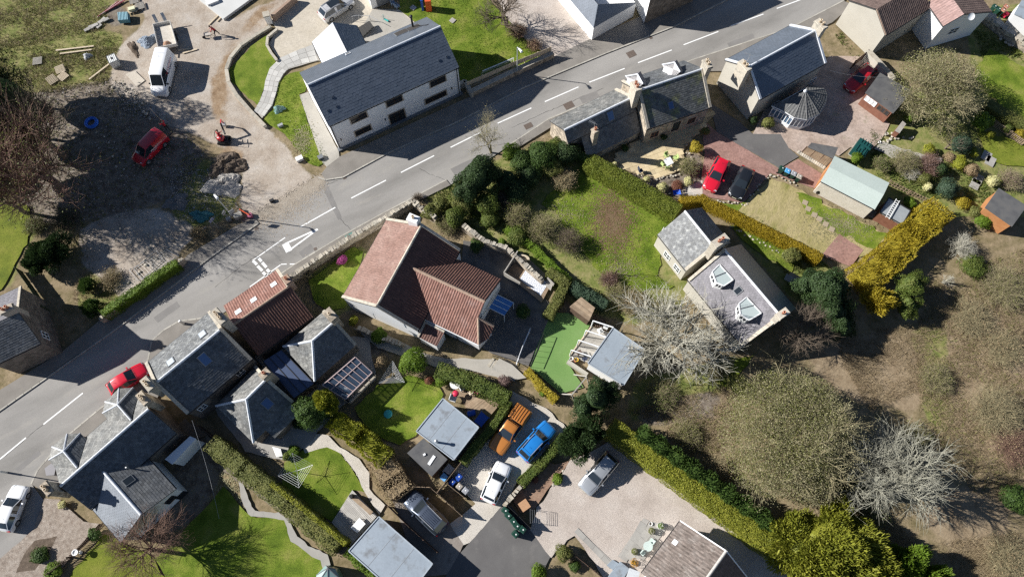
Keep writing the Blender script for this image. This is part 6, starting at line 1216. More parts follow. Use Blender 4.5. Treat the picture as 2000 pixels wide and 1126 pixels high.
# stations: x (fraction of length), half width, shoulder height, roof half width (fractions of half width), top height (fractions of height)
ST = {
 'hatch': dict(s=[(.5,.62,.30,.45,.36),(.487,.84,.40,.62,.43),(.45,.94,.455,.74,.49),(.31,1,.53,.80,.575),(.21,1,.585,.80,.635),(.04,1,.61,.67,.955),(-.10,1,.62,.69,1.0),(-.16,1,.62,.69,1.0),(-.32,.99,.63,.64,.96),(-.44,.96,.63,.70,.69),(-.485,.90,.52,.70,.56),(-.5,.76,.36,.6,.38)], ws=(4,5), rw=(8,9), side=[(4,6),(7,9)]),
 'suv': dict(s=[(.5,.66,.32,.5,.40),(.485,.88,.44,.66,.48),(.44,.96,.50,.76,.55),(.30,1,.56,.82,.605),(.22,1,.60,.82,.645),(.08,1,.62,.70,.96),(-.06,1,.63,.72,1.0),(-.12,1,.63,.72,1.0),(-.38,.99,.64,.67,.97),(-.465,.95,.63,.72,.70),(-.49,.92,.5,.72,.55),(-.5,.8,.34,.6,.36)], ws=(4,5), rw=(8,9), side=[(4,6),(7,9)]),
 'van': dict(s=[(.5,.72,.24,.5,.28),(.485,.92,.36,.7,.40),(.42,.98,.44,.78,.475),(.36,.99,.48,.82,.53),(.22,1,.53,.76,.93),(.17,1,.54,.78,.98),(.03,1,.54,.79,1.0),(-.2,1,.54,.79,1.0),(-.47,1,.54,.78,.99),(-.495,.97,.53,.75,.95),(-.5,.93,.4,.7,.8)], ws=(3,4), rw=None, side=[(3,6)]),
 'minivan': dict(s=[(.5,.68,.27,.5,.33),(.485,.9,.42,.68,.46),(.42,.97,.50,.78,.535),(.31,1,.55,.82,.60),(.15,1,.58,.74,.95),(.08,1,.58,.76,1.0),(-.04,1,.58,.77,1.0),(-.3,1,.58,.77,1.0),(-.46,.99,.58,.75,.98),(-.49,.96,.56,.72,.93),(-.5,.9,.42,.66,.75)], ws=(3,4), rw=None, side=[(3,6)]),
 'pickup': dict(s=[(.5,.68,.33,.5,.40),(.485,.88,.46,.68,.49),(.43,.96,.51,.76,.545),(.29,1,.565,.80,.61),(.21,1,.59,.80,.63),(.08,1,.61,.68,.96),(-.04,1,.61,.69,1.0),(-.09,1,.61,.68,.98),(-.15,1,.61,.66,.66),(-.155,1,.61,.86,.665),(-.3,1,.62,.86,.68),(-.475,.99,.62,.86,.67),(-.49,.97,.56,.80,.62),(-.5,.9,.36,.7,.38)], ws=(4,5), rw=(7,8), side=[(4,8)]),
}
def vehicle(name, label, cat, nose, tail, h, L, Wd, H, color, style='hatch', extras=(), at=None, group=None):
    a, b = G(*nose, h), G(*tail, h); d = a-b; rz = math.atan2(d.y, d.x); c = (a+b)/2 if at is None else at
    T = thing(name, label, cat, (c.x, c.y, .045), rz, group); D = ST[style]; hw0 = Wd/2; secs = []
    src = D['s']
    for (x, hw, zs, rw, zr) in src:
        X = x*L; w_ = hw*hw0; z1 = zr*H; z0 = zs*H; r = rw*hw0; bw = min(w_*.95, max(r+.02, w_*.93))
        z0 = min(z0, z1-.03)
        secs.append([(X, 0, z1+.03),(X, r*.55, z1+.022),(X, r*.9, z1),(X, r, z1-.03),(X, bw, z0),(X, w_, z0-.07),(X, w_*1.0, max(.36, z0-.34)),(X, w_*.985,.30),(X, w_*.9,.19)])
    full = [[(x, -y, z) for x, y, z in reversed(s)]+s[1:] for s in secs]; n = len(full[0]); mid = 8
    V = [p for s in full for p in s]; F = {}
    def put(k, f): F.setdefault(k, []).append(f)
    for i in range(len(full)-1):
        for j in range(n-1):
            cpos = mid-1-j if j < mid else j-mid; f = (i*n+j, (i+1)*n+j, (i+1)*n+j+1, i*n+j+1); key = 'body'
            if D['ws'][0] <= i < D['ws'][1] and cpos <= 1: key = 'windscreen'
            elif D['rw'] and D['rw'][0] <= i < D['rw'][1] and cpos <= 1: key = 'rear_window'
            elif cpos == 3 and any(p <= i < q for p, q in D['side']): key = 'side_window_l' if j >= mid else 'side_window_r'
            put(key, f)
    put('body', tuple(reversed(range(n)))); put('body', tuple((len(full)-1)*n+j for j in range(n)))
    for k, fs in F.items():
        used = sorted({i for f in fs for i in f}); mp = {u: i for i, u in enumerate(used)}; mb = MB(); mb.v = [V[u] for u in used]; mb.f = [tuple(mp[i] for i in f) for f in fs]
        o = mb.build('side_window' if k.startswith('side') else k, color if k == 'body' else carglass, T, True, local=True)
        if k == 'body':
            o.data.set_sharp_from_angle(angle=math.radians(38))
    def topz(x, y):
        for A, B in zip(secs[:-1], secs[1:]):
            if B[0][0] <= x <= A[0][0]:
                t = (A[0][0]-x)/max(1e-6, A[0][0]-B[0][0]); S = [(A[k][1]*(1-t)+B[k][1]*t, A[k][2]*(1-t)+B[k][2]*t) for k in range(9)]
                for (y0, z0),(y1, z1) in zip(S[:-1], S[1:]):
                    if y0 <= abs(y) <= y1: return z0+(z1-z0)*(abs(y)-y0)/max(1e-6, y1-y0)
        return 0
    gp = MB(); cx = src[D['ws'][0]][0]*L; rx_ = src[-3][0]*L
    for sy in (-1,1): gp.tube([(x, sy*hw0*(.70-.06*(x-cx)/L*8), topz(x, hw0*(.70-.06*(x-cx)/L*8))+.004) for x in np.linspace(cx+.05, L*.47,6)],.011,4)
    gp.tube([(cx+.06, y, topz(cx+.06, y)+.004) for y in np.linspace(-hw0*.7, hw0*.7,7)],.016,4)
    for f in (D['s'][D['ws'][1]][0]*L-.04,-L*.33 if style != 'pickup' else -L*.07): gp.tube([(f, y, topz(f, y)+.002) for y in np.linspace(-hw0*.6, hw0*.6,7)],.012,4)
    gp.build('panel_gap', black_p, T, local=True)
    R = .33 if style in ('hatch',) else .37; wx = L*.5-.85 if style != 'van' else L*.5-.95
    for sx in (wx, -wx+.05):
        for sy in (-1,1):
            t = MB(); y0 = sy*(hw0-.20); y1 = sy*(hw0+.012); t.tube([(sx, y0, R),(sx, y1, R)], R, 18); o = t.build('wheel', tyre_m, T, local=True)
            MB().tube([(sx, y1-sy*.03, R),(sx, y1+sy*.012, R)], R*.62,12).build('rim', rim_m, o, local=True)
    fx = L*.5
    for sy in (-1,1):
        MB().add([(fx*.975, sy*hw0*.52, H*.44),(fx*.995, sy*hw0*.50, H*.34),(fx*.955, sy*hw0*.86, H*.36),(fx*.90, sy*hw0*.90, H*.475),(fx*.90, sy*hw0*.70, H*.50)],[(0,1,2,3,4) if sy < 0 else (4,3,2,1,0)]).build('headlight', lampglass, T, local=True).location = (.012,0,.012)
        tz = .62 if style not in ('van', 'minivan') else .5
        MB().box((-fx*.965, sy*hw0*.72, H*(tz-.09)),(.1,.3,.14)).build('tail_light', tail_m, T, local=True)
        cx = D['s'][D['ws'][0]][0]*L-.35; zz = D['s'][D['ws'][0]][2]*H
        MB().box((cx, sy*(hw0+.10), zz+.05),(.14,.20,.14)).build('mirror', color if style != 'van' else black_p, T, local=True)
    MB().box((fx-.01,0,.38),(.03,.5,.12)).build('number_plate', plate_m, T, local=True); MB().box((-fx+.0,0,.5),(.03,.5,.12)).build('number_plate', plate_m, T, local=True)
    MB().box((fx-.03,0,.27),(.06, Wd*.55,.16)).build('grille', black_p, T, local=True)
    sx = D['s'][D['ws'][1]][0]*L
    if 'rails' in extras:
        for sy in (-1,1): MB().bar((sx-.2, sy*hw0*.66, H+.05),(-fx*.72, sy*hw0*.63, H+.03),.05,.06).build('roof_rail', galv, T, local=True)
    if 'sunroof' in extras: MB().box((-.2,0, H+.03),(1.5, hw0*1.0,.02)).build('sunroof', carglass, T, local=True)
    if 'ribs' in extras:
        for y in np.linspace(-.55,.55,6): MB().box((-fx*.64, y*hw0*1.3, H*.69+.045),(L*.29,.05,.035)).build('tonneau_rib', color, T, local=True)
        MB().box((-fx*.315,0, H*.68+.03),(.04, Wd*.84,.03)).build('seam', black_p, T, local=True)
    if 'roofribs' in extras:
        for y in np.linspace(-.4,.4,5): MB().box((-fx*.3, y*hw0, H+.035),(L*.33,.03,.015)).build('roof_rib', color, T, local=True)
    if 'spoiler' in extras: MB().box((-fx*.70,0, H*.97),(.3, hw0*1.15,.05)).build('spoiler', color, T, local=True)
    MB().tube([(-fx*.45,0, H),(-fx*.5,0, H+.16)],.012,4).build('aerial', black_p, T, local=True)
    MB().box((D['s'][D['ws'][0]][0]*L-.25,.1, D['s'][D['ws'][0]][4]*H+.12),(.5,.02,.02)).build('wiper', black_p, T, local=True)
    if style not in ('van', 'minivan', 'pickup'):
        rx = -fx*.30; zz = H*.6
        for sy in (-1,1):
            for x in (L*.08,-L*.13): MB().box((x, sy*(hw0+.002), H*.42),(.012,.012, H*.32)).build('door_gap', black_p, T, local=True)
    return T
def lettering(T, side, x0, z0, hw, n, size, m, z2=None, y=None):
    rn = random.Random(int(x0*10)+n); mb = MB(); x = x0
    for i in range(n):
        w_ = size*rn.uniform(.3,.6)
        if rn.random() < .15: x -= size*.5*side; continue
        for k in range(2): mb.box((x-side*w_*k*.7, side*hw, z0+rn.uniform(-.1,.1)*size),(size*.14,.012, size*rn.uniform(.5,1)))
        mb.box((x-side*w_*.35, side*hw, z0+rn.choice((-.35,.3))*size),(w_, .012, size*.14)); x -= side*(w_+size*.28)
    return mb.build('lettering', m, T, local=True)
red = paint('red_paint', (.42,.012,.022)); red2 = paint('bright_red_paint', (.55,.01,.03)); whitep = paint('white_car_paint', (.78,.79,.80)); silver = paint('silver_paint', (.42,.44,.46),.35,.5); blackp = paint('black_car_paint', (.012,.014,.018)); orange = paint('orange_metallic', (.52,.20,.045),.35,.3); blue = paint('bright_blue_metallic', (.02,.22,.62),.3,.2); dkgrey = paint('dark_blue_grey_metallic', (.09,.11,.15),.35,.5)
# white van: from its near side wheels
f_, r_ = G(335,181), G(347,129); d = (f_-r_).normalized(); left = Vector((-d.y, d.x, 0)); mid_ = (f_+r_)/2+left*(-.98 if (left.x > 0) else .98)
def side_mid(f, r, half):
    d = (G(*f)-G(*r)).normalized(); n = Vector((-d.y, d.x, 0)); n = n if n.x < 0 else -n
    return (G(*f)+G(*r))/2+n*half
vn = vehicle('van', 'tall white panel van with red lettering parked on the dirt site', 'van', (335,181),(347,129),0,5.6,2.0,2.5, whitep, 'van', at=side_mid((335,181),(347,129),1.0))
redtxt = plain('red_lettering', (.45,.03,.06)); whitetxt = plain('white_lettering', (.75,.72,.72))
s_ = 1; lettering(vn, s_, .6,1.75,1.0,13,.26, redtxt); lettering(vn, s_, .3,1.4,1.01,15,.16, plain('dark_lettering', (.08,.05,.07))); lettering(vn, s_, 1.2,1.95,.98,5,.18, plain('dark_lettering', (.08,.05,.07)))
rv = vehicle('van', 'small red panel van with white lettering in the tree shade', 'van', (292,322),(328,284),0,4.5,1.85,1.85, red, 'minivan', at=side_mid((292,322),(328,284),.92))
lettering(rv, 1,.35,1.32,.93,11,.24, whitetxt); lettering(rv, 1,.2,1.0,.93,12,.12, whitetxt); lettering(rv, 1,1.3,.85,.93,7,.12, whitetxt)
vehicle('car', 'pale silver estate car with dark sunroof on the beige driveway', 'car', (690,-8),(622,36),.8,4.75,1.9,1.6, paint('pale_silver', (.60,.60,.60),.35,.3), 'suv', ('sunroof', 'rails'))
vehicle('car', 'bright red hatchback parked on the road beside the cottage bay', 'car', (286,716),(212,764),.7,4.15,1.75,1.47, red2, 'hatch')
vehicle('car', 'white saloon car parked at the left edge by the gravel garden', 'car', (40,948),(6,1036),.7,4.3,1.8,1.45, whitep, 'hatch')
vehicle('car', 'red hatchback parked on the red block paving', 'car', (1384,372),(1416,308),.75,4.5,1.82,1.5, red2, 'hatch', ('spoiler',))
vehicle('car', 'black hatchback parked beside the red one on block paving', 'car', (1434,386),(1463,326),.75,4.2,1.78,1.5, blackp, 'hatch')
vehicle('car', 'dark red car parked beside the summerhouse and white wall', 'car', (1654,176),(1707,128),.75,4.6,1.82,1.5, red, 'hatch')
vehicle('pickup', 'orange pickup truck with ribbed load cover on the pale gravel drive', 'pickup', (964,884),(1028,791),.8,5.3,1.95,1.8, orange, 'pickup', ('ribs',))
vehicle('car', 'bright blue crossover car beside the orange pickup', 'car', (1078,828),(1018,894),.8,4.4,1.82,1.58, blue, 'suv', ('rails', 'spoiler'))
vehicle('car', 'white hatchback with dark windscreen on the pale gravel drive', 'car', (985,906),(953,978),.7,4.05,1.78,1.46, whitep, 'hatch', ('spoiler',))
vehicle('car', 'silver estate car on the pinkish gravel parking area', 'car', (1140,958),(1198,890),.75,4.5,1.8,1.52, silver, 'suv', ('rails',))
vehicle('car', 'dark blue grey estate car with roof ribs between the fences', 'car', (797,966),(866,1034),.75,4.75,1.88,1.62, dkgrey, 'suv', ('rails', 'roofribs'))
# plant trailer
T = thing('trailer', 'white dropside plant trailer with two raised loading ramps', 'trailer', tloc((322,80)))
q = [G(x, y, 1.05) for x, y in ((298,47),(331,40),(344,85),(308,92))]; fl = [Vector((p.x, p.y, .62)) for p in q]; tr_m = paint('trailer_white', (.62,.60,.56),.5,0,.1)
MB().slab(fl, .1).build('bed', mat('trailer_floor', [(.45,.41,.35),(.55,.51,.45)],.8,2), T)
for a, b in zip(q, q[1:]+q[:1]):
    a2, b2 = Vector(a), Vector(b); a2.z = b2.z = .83; MB().bar(a2, b2,.05,.44).build('side_panel', tr_m, T)
for t in (.25,.75):
    a = fl[0].lerp(fl[1], t); d = (fl[0]-fl[3]).normalized(); MB().bar(a+d*.1, a+d*.75+Vector((0,0,1.15)),.38,.06).build('ramp', galv, T)
for t in (.4,.6):
    for s in (0,1):
        a = fl[0].lerp(fl[3], t) if s == 0 else fl[1].lerp(fl[2], t); d = (fl[1]-fl[0]).normalized(); MB().tube([(a.x-d.x*.12, a.y-d.y*.12,.3),(a.x+d.x*.12, a.y+d.y*.12,.3)],.3,14).build('wheel', tyre_m, T)
m_ = fl[2].lerp(fl[3],.5); d = (fl[3]-fl[0]).normalized(); MB().bar(m_, m_+d*1.0-Vector((0,0,.15)),.1,.1).build('drawbar', galv, T)
p = fl[2].lerp(fl[3],.55)-d*.6; MB().lathe((p.x, p.y, .62),[(.5,0),(.4,.15),(.1,.3)],9).build('load', mat('brick_rubble', [(.28,.15,.09),(.36,.25,.18)],.9,5), T)
# micro digger
T = thing('mini_digger', 'small red tracked mini digger scraping the dirt site', 'digger', (*G(439,276).xy, 0)); c = Vector((G(439,276).x, G(439,276).y, 0)); dg = paint('digger_red', (.45,.02,.03),.4)
for s in (-1,1):
    k = MB(); y = s*.42
    k.tube([c+Vector((-.55, y-.12,.2)), c+Vector((-.55, y+.12,.2))],.2,12).tube([c+Vector((.55, y-.12,.2)), c+Vector((.55, y+.12,.2))],.2,12).box(c+Vector((0, y, .2)),(1.1,.24,.4)); k.build('track', tyre_m, T)
MB().box(c+Vector((0,0,.48)),(1.1,.9,.18)).build('chassis', blackmetal, T)
MB().lathe(c+Vector((-.18,0,.55)),[(.42,0),(.46,.2),(.4,.42),(.2,.52),(.02,.54)],14).build('engine_cover', dg, T, True)
MB().box(c+Vector((.2,0,.72)),(.4,.45,.1)).box(c+Vector((.02,0,.95)),(.08,.45,.45)).build('seat', black_p, T)
b0, b1, b2, b3 = c+Vector((.25,.5,.7)), c+Vector((.0,1.35,1.7)), c+Vector((-.25,2.1,1.3)), c+Vector((-.3,2.2,.5))
MB().bar(b0, b1,.16,.2).build('boom', blackmetal, T); MB().bar(b1, b2,.13,.16).build('boom', dg, T); MB().bar(b2, b3,.11,.14).build('arm', dg, T); MB().tube([b0+Vector((0,0,.2)), b1-Vector((0,0,.1))],.04,6).build('hydraulic_ram', galv, T)
MB().box(b3-Vector((0,.1,.15)),(.42,.4,.35)).build('bucket', galv, T)
ro = MB(); pts = [c+Vector((-.5,-.35,.6)), c+Vector((-.5,-.35,1.75)), c+Vector((-.4,-.3,1.95)), c+Vector((-.4,.3,1.95)), c+Vector((-.5,.35,1.75)), c+Vector((-.5,.35,.6))]
ro.tube(pts, .03,6).build('roll_bar', black_p, T); MB().bar(c+Vector((.75,-.5,.15)), c+Vector((.75,.5,.15)),.06,.3).build('blade', blackmetal, T)
# ------------------------------------------------------------------ people
def person(label, px, face, pose, colors, z=0.0):
    p = G(*px); T = thing('person', label, 'person', (p.x, p.y, z), face)
    lean = pose.get('lean', .1); st = pose.get('stride', .12); hx = lean*.55
    J = {'pelvis': (0,0,.95,.14), 'waist': (lean*.25,0,1.1,.135), 'chest': (lean*.7,0,1.33,.16), 'neck': (lean*.95,0,1.5,.065), 'head0': (lean*1.05+.02,0,1.6,.085), 'head': (lean*1.1+.03,0,1.7,.1)}
    E = [('pelvis', 'waist'),('waist', 'chest'),('chest', 'neck'),('neck', 'head0'),('head0', 'head')]
    for s, n in ((1, 'l'),(-1, 'r')):
        f = st*s; J['hip'+n] = (0,.1*s, .9,.105); J['knee'+n] = (f*.6+.05,.11*s, .5,.075); J['ankle'+n] = (f-.03,.11*s, .1,.05); J['toe'+n] = (f+.15,.12*s, .05,.04)
        E += [('pelvis', 'hip'+n),('hip'+n, 'knee'+n),('knee'+n, 'ankle'+n),('ankle'+n, 'toe'+n)]
        ar = pose.get('arm'+n, pose.get('arm', (.1,.05,-.25))); sh = Vector((lean*.75,.2*s, 1.42)); hd = Vector((sh.x+ar[0],.2*s+ar[1]*s, 1.42-.5+ar[2]+.25)); el = sh.lerp(hd, .5)+Vector((-.08,.06*s, -.06))
        J['sh'+n] = (*sh, .065); J['el'+n] = (*el, .048); J['wr'+n] = (*hd, .032); dv = (hd-el).normalized(); pm = hd+dv*.07; J['pm'+n] = (*pm, .036)
        E += [('chest', 'sh'+n),('sh'+n, 'el'+n),('el'+n, 'wr'+n),('wr'+n, 'pm'+n)]
        for i in range(4):
            k = 'f%d%s' % (i, n); J[k] = (*(pm+dv*(.07+.012*(1-abs(i-1.5)))+Vector((0,(i-1.5)*.021,-.025))),.009); E.append(('pm'+n, k))
        k = 'th'+n; J[k] = (*(hd+dv*.05+Vector((.05,-.045*s, 0))),.010); E.append(('wr'+n, k))
    keys = list(J); me = bpy.data.meshes.new('body'); me.from_pydata([J[k][:3] for k in keys],[(keys.index(a), keys.index(b)) for a, b in E],[])
    o = bpy.data.objects.new('body', me); col.objects.link(o); m = o.modifiers.new('skin', 'SKIN'); m.use_smooth_shade = True
    for k, sv in zip(keys, me.skin_vertices[0].data): sv.radius = (J[k][3], J[k][3]); sv.use_root = (k == 'pelvis')
    o.modifiers.new('sub', 'SUBSURF').levels = 1
    dgx = bpy.context.evaluated_depsgraph_get(); nm = bpy.data.meshes.new_from_object(o.evaluated_get(dgx)); bpy.data.objects.remove(o)
    skin = plain('skin', (.42,.25,.18),.6); top, leg, boot = colors; nm.materials.clear()
    for mm in (top, leg, skin, boot): nm.materials.append(mm)
    for pl in nm.polygons:
        c = pl.center; k = min(keys, key=lambda k: (Vector(J[k][:3])-c).length_squared)
        pl.material_index = 2 if k in ('neck', 'head0', 'head') or k[:2] in ('wr', 'pm', 'th') or (k[0] == 'f' and k[1].isdigit()) else (3 if k[:3] in ('toe', 'ank') and c.z < .14 else (1 if k[:3] in ('hip', 'kne', 'ank', 'toe') or (k == 'pelvis' and c.z < .98) else 0))
    b = link('body', nm, None, T, True); h = J['head']
    hm = MB(); hm.lathe((h[0]-.015, h[1], h[2]-.03),[(.112,0),(.115,.05),(.09,.12),(.04,.15),(.005,.155)],14); hm.build('hair' if not pose.get('hat') else 'hat', pose.get('hatm') or plain('brown_hair', (.06,.035,.02),.8), T, True, local=True)
    fm = MB(); fm.box((h[0]+.1,0, h[2]-.05),(.04,.025,.05)); fm.build('nose', skin, T, local=True)
    for s in (-1,1): MB().box((h[0]+.092, s*.036, h[2]-.02),(.02,.022,.014)).build('eye', black_p, T, local=True); MB().box((h[0]-.01, s*.104, h[2]-.05),(.05,.02,.06)).build('ear', skin, T, local=True)
    MB().box((h[0]+.09,0, h[2]-.095),(.015,.05,.012)).build('mouth', plain('lips', (.3,.12,.1)), T, local=True)
    return T
redtop = plain('red_jacket', (.45,.02,.03),.8); dark = plain('black_trousers', (.015,.016,.02),.85); boots = plain('work_boots', (.05,.035,.025),.8); jeans = plain('dark_jeans', (.03,.04,.07),.85)
person('worker in a red top and black trousers pushing a wheelbarrow', (425,69), math.radians(195), {'lean': .3, 'stride': .28, 'arm': (.42,.05,-.1)}, (redtop, dark, boots))
person('worker in a red jacket standing behind the red van holding a pole', (329,254), math.radians(140), {'lean': .15, 'stride': .1, 'arml': (.3,.1,.1), 'armr': (.35,.0,.3)}, (redtop, dark, boots))
person('worker in a red jacket seated at the mini digger controls', (436,276), math.radians(90), {'lean': .2, 'stride': .05, 'arm': (.4,.1,.1)}, (redtop, dark, boots),.25)
p = G(327,250); T = MB().tube([(p.x-.5, p.y+.6,.2),(p.x-1.1, p.y+1.1,2.4)],.025,6).build('pole', wood_l); props(T, 'thin pale pole held by the worker behind the red van', 'pole')
# wheelbarrow
T = thing('wheelbarrow', 'grey builders wheelbarrow pushed by the worker in red', 'wheelbarrow', tloc((408,73))); c = Vector((G(409,73).x, G(409,73).y, 0)); d = Vector((-.95,-.28,0)); e = Vector((-d.y, d.x, 0))
tr = [c+d*.45+e*.22, c+d*.45-e*.22, c-d*.4-e*.32, c-d*.4+e*.32]; lo = [c+d*.2+e*.15, c+d*.2-e*.15, c-d*.3-e*.2, c-d*.3+e*.2]
MB().add([v+Vector((0,0,.68)) for v in tr]+[v+Vector((0,0,.4)) for v in lo],[(4,5,6,7),(0,1,5,4),(1,2,6,5),(2,3,7,6),(3,0,4,7)]).build('tray', galv, T)
MB().add([v+Vector((0,0,.6)) for v in [c+(x-c)*.93 for x in tr]],[(0,1,2,3)]).build('load', mat('grey_grit', [(.42,.39,.35)],.95,6, fine=.3), T)
MB().tube([c+d*.62-e*.05+Vector((0,0,.2)), c+d*.62+e*.05+Vector((0,0,.2))],.2,14).build('wheel', tyre_m, T)
for s in (-1,1): MB().tube([c+d*.62+e*.08*s+Vector((0,0,.2)), c+e*.2*s+Vector((0,0,.38)), c-d*.95+e*.28*s+Vector((0,0,.75))],.02,6).build('handle', blackmetal, T); MB().tube([c-d*.25+e*.22*s+Vector((0,0,.4)), c-d*.3+e*.24*s],.02,5).build('leg', blackmetal, T)
# ------------------------------------------------------------------ walls, fences, furniture and small things
cop = MB(); cop.lathe((0,0,0),[(.19,-.12),(.23,-.02),(.21,.06),(.12,.10)],6); COP = mesh_of(cop); COP.materials.append(stone_p)
cb_ = MB().box((0,0,0),(.3,.5,.24)); cb_.v = [(a*random.uniform(.8,1.1), b*random.uniform(.85,1.05), c*random.uniform(.7,1.1)) for a, b, c in cb_.v]; COB = mesh_of(cb_); COB.materials.append(stone_p)
def stones(T, P, step, z, sc_=1.0, name='stone', jit=.05):
    for a, b in zip(P[:-1], P[1:]):
        n = max(1, int((b-a).length/step))
        for i in range(n):
            p = a.lerp(b, (i+.5)/n); o = link(name, COB if name != 'stone' else COP, stone_p, T); O = LOC[T]; s = sc_*random.uniform(.75,1.25)
            o.location = (p.x-O.x+random.uniform(-jit, jit), p.y-O.y+random.uniform(-jit, jit), z+random.uniform(-.03,.03)); o.scale = (s*random.uniform(.8,1.2), s*random.uniform(.8,1.2), s*random.uniform(.7,1.1)); o.rotation_euler = (random.uniform(-.2,.2), random.uniform(-.2,.2), random.uniform(0,6) if name == 'stone' else math.atan2((b-a).y, (b-a).x)+random.uniform(-.2,.2))
def wall(label, pts, h, wd, m=stone_w, coping=True, name='stone_wall', step=.42, cat='wall'):
    P = [G(x, y, h) for x, y in pts]; T = thing(name, label, cat, (P[0].x, P[0].y, 0)); mb = MB()
    for a, b in zip(P[:-1], P[1:]):
        d = (b-a).normalized()*wd*.4; mb.bar(Vector((a.x, a.y, h/2))-d, Vector((b.x, b.y, h/2))+d, wd, h)
    mb.build('wall', m, T)
    if coping == 'flat':
        for a, b in zip(P[:-1], P[1:]): MB().bar(a+Vector((0,0,.03)), b+Vector((0,0,.03)), wd+.1,.07).build('coping', stone_p, T)
    elif coping: stones(T, P, .33, h+.06, wd/.45, 'coping_stone', .03)
    return T
wall('long rubble garden wall with upright coping stones along the road', [(560,546),(620,505),(680,466),(740,432),(805,393)],1.2,.45)
wall('stone wall running back from the road corner beside the bushes', [(806,393),(830,412),(850,425)],1.2,.45)
wall('stone wall with pale coping behind the sun deck', [(905,440),(945,470),(990,485),(1035,525),(1058,545)],1.2,.42)
wall('stone retaining wall along the pavement below the timber fence', [(921,178),(1000,140),(1078,104)],.9,.5, stone_w, 'flat')
wall('short stone wall at the corner of the lawn by the long white house', [(893,165),(908,158),(921,180)],1.0,.35, cream_w, 'flat')
wall('pale rendered wall beside the dark red car', [(1697,100),(1720,124),(1745,152)],1.6,.5, cream_w, 'flat', 'rendered_wall')
wall('low rubble wall between the red roofed house and the cottage', [(700,640),(735,655),(785,672)],.7,.4)
wall('bare stone end of the low wall between the two gravel drives', [(1018,948),(1000,968),(986,985)],.8,.4)
wall('dark roadside stone wall under the ivy hedge', [(196,622),(270,570),(345,517),(355,505)],1.0,.35)
wall('stone wall behind the raised bed at the top right', [(1925,28),(1960,55),(2000,82),(2040,110)],.9,.8, stone_w)
wall('low stone kerb wall of the curved flower border', [(527,52),(500,68),(470,88),(450,112),(442,135),(446,160),(462,186),(488,216),(517,246)],.3,.35, stone_p, 'flat', 'border_wall')
T = wall('low stone kerb round the terrace edge by the steps', [(541,57),(523,72),(521,88),(530,104),(541,118)],.35,.22, stone_p, 'flat', 'border_wall')
def rockery(label, pts, step=.36, s=.55, z=.06):
    P = W(pts); T = thing('rockery', label, 'stones', (P[0].x, P[0].y, 0)); stones(T, P, step, z, s, jit=.18); return T
rockery('line of edging stones round the dry lawn', [(1462,392),(1475,372),(1490,352),(1505,342),(1530,348),(1560,362)])
rockery('edging stones along the strip below the golden hedge', [(1425,440),(1470,465),(1520,492),(1550,510)])
rockery('rounded stones round the patio flower bed', [(1340,283),(1343,300),(1352,315),(1330,338),(1290,350),(1262,348),(1240,340)])
rockery('kerb of small stones in front of the parked cars', [(1368,390),(1400,393),(1450,400),(1466,395)])
rockery('rockery stones below the olive twigged tree', [(1745,255),(1735,275),(1720,280),(1750,270),(1790,268)],.5,.8)
rockery('row of round log edging beside the gravel path', [(648,873),(668,885),(690,915),(702,935),(712,955)],.36,.45)
rockery('rocks at the foot of the low ivy wall', [(1075,950),(1090,925),(1102,912)],.45,.8)
rockery('raised square planter of pale stones at the top right', [(1950,75),(1968,62),(1990,75),(1975,92),(1950,78)],.4,.95,.2)
rockery('scattered rubble stones on the wasteland clearing', [(180,470),(230,440),(260,480),(300,450),(280,520),(240,560),(330,480),(360,440)],1.1,.7)
rockery('loose rubble stones beside the white van', [(215,175),(240,160),(255,185),(285,205),(260,200),(300,235)],.7,.7)
rockery('loose rubble stones in the tree shadow', [(180,255),(210,270),(235,300),(205,315),(250,335),(220,350)],1.0,.6)
def fence(label, pts, h, m=wood_d, board=.14, name='fence', gap=.01, th=.025, z0=.05, cat='fence', posts=2.0):
    P = [G(x, y, h) for x, y in pts]; T = thing(name, label, cat, (P[0].x, P[0].y, 0))
    for a, b in zip(P[:-1], P[1:]):
        L = (b-a).length; n = max(1, int(L/(board+gap))); rz = math.atan2((b-a).y, (b-a).x); bm_ = MB().box((0,0,0),(board, th, h-z0)); me = mesh_of(bm_); me.materials.append(m); O = LOC[T]
        for i in range(n):
            p = a.lerp(b, (i+.5)/n); o = link('pale' if gap > .03 else 'board', me, m, T); o.location = (p.x-O.x, p.y-O.y, z0+(h-z0)/2+random.uniform(-.02,.02)); o.rotation_euler = (0,0, rz)
        for z in (h*.3, h*.8): MB().bar(Vector((a.x, a.y, z))+Vector((-math.sin(rz), math.cos(rz),0))*.04, Vector((b.x, b.y, z))+Vector((-math.sin(rz), math.cos(rz),0))*.04,.04,.08).build('rail', m, T)
        k = max(1, round(L/posts))
        for i in range(k+1): p = a.lerp(b, i/k); MB().box((p.x, p.y, (h+.06)/2),(.09,.09, h+.06), rz).build('post', m, T)
    return T
fence('low timber fence on top of the retaining wall by the pavement', [(912,160),(1000,122),(1076,92)],1.7, wood_l, .3, gap=.005, z0=.9)
fence('black picket fence between the gravel and the mossy lawn', [(203,1016),(170,1050),(130,1088),(90,1120)],.95, wood_d, .06, gap=.11)
fence('dark board fence beside the dark grey estate car', [(757,988),(800,1030),(853,1078)],1.6, wood_d)
fence('board fence behind the lower dark shed', [(806,950),(840,951),(902,1007)],1.4, wood)
fence('short board fence beside the coloured bins', [(869,941),(908,972)],1.4, wood)
fence('board fence between the dark shed and the pale gravel drive', [(854,960),(869,942),(900,902)],1.4, wood)
fence('black slatted fence behind the green wheelie bins', [(990,986),(1012,1006),(1036,1030)],1.3, plain('black_stain', (.02,.02,.02),.7),.1)
fence('timber gate fence beside the dark red car', [(1672,118),(1697,98)],1.6, wood_d, .12, gap=.05)
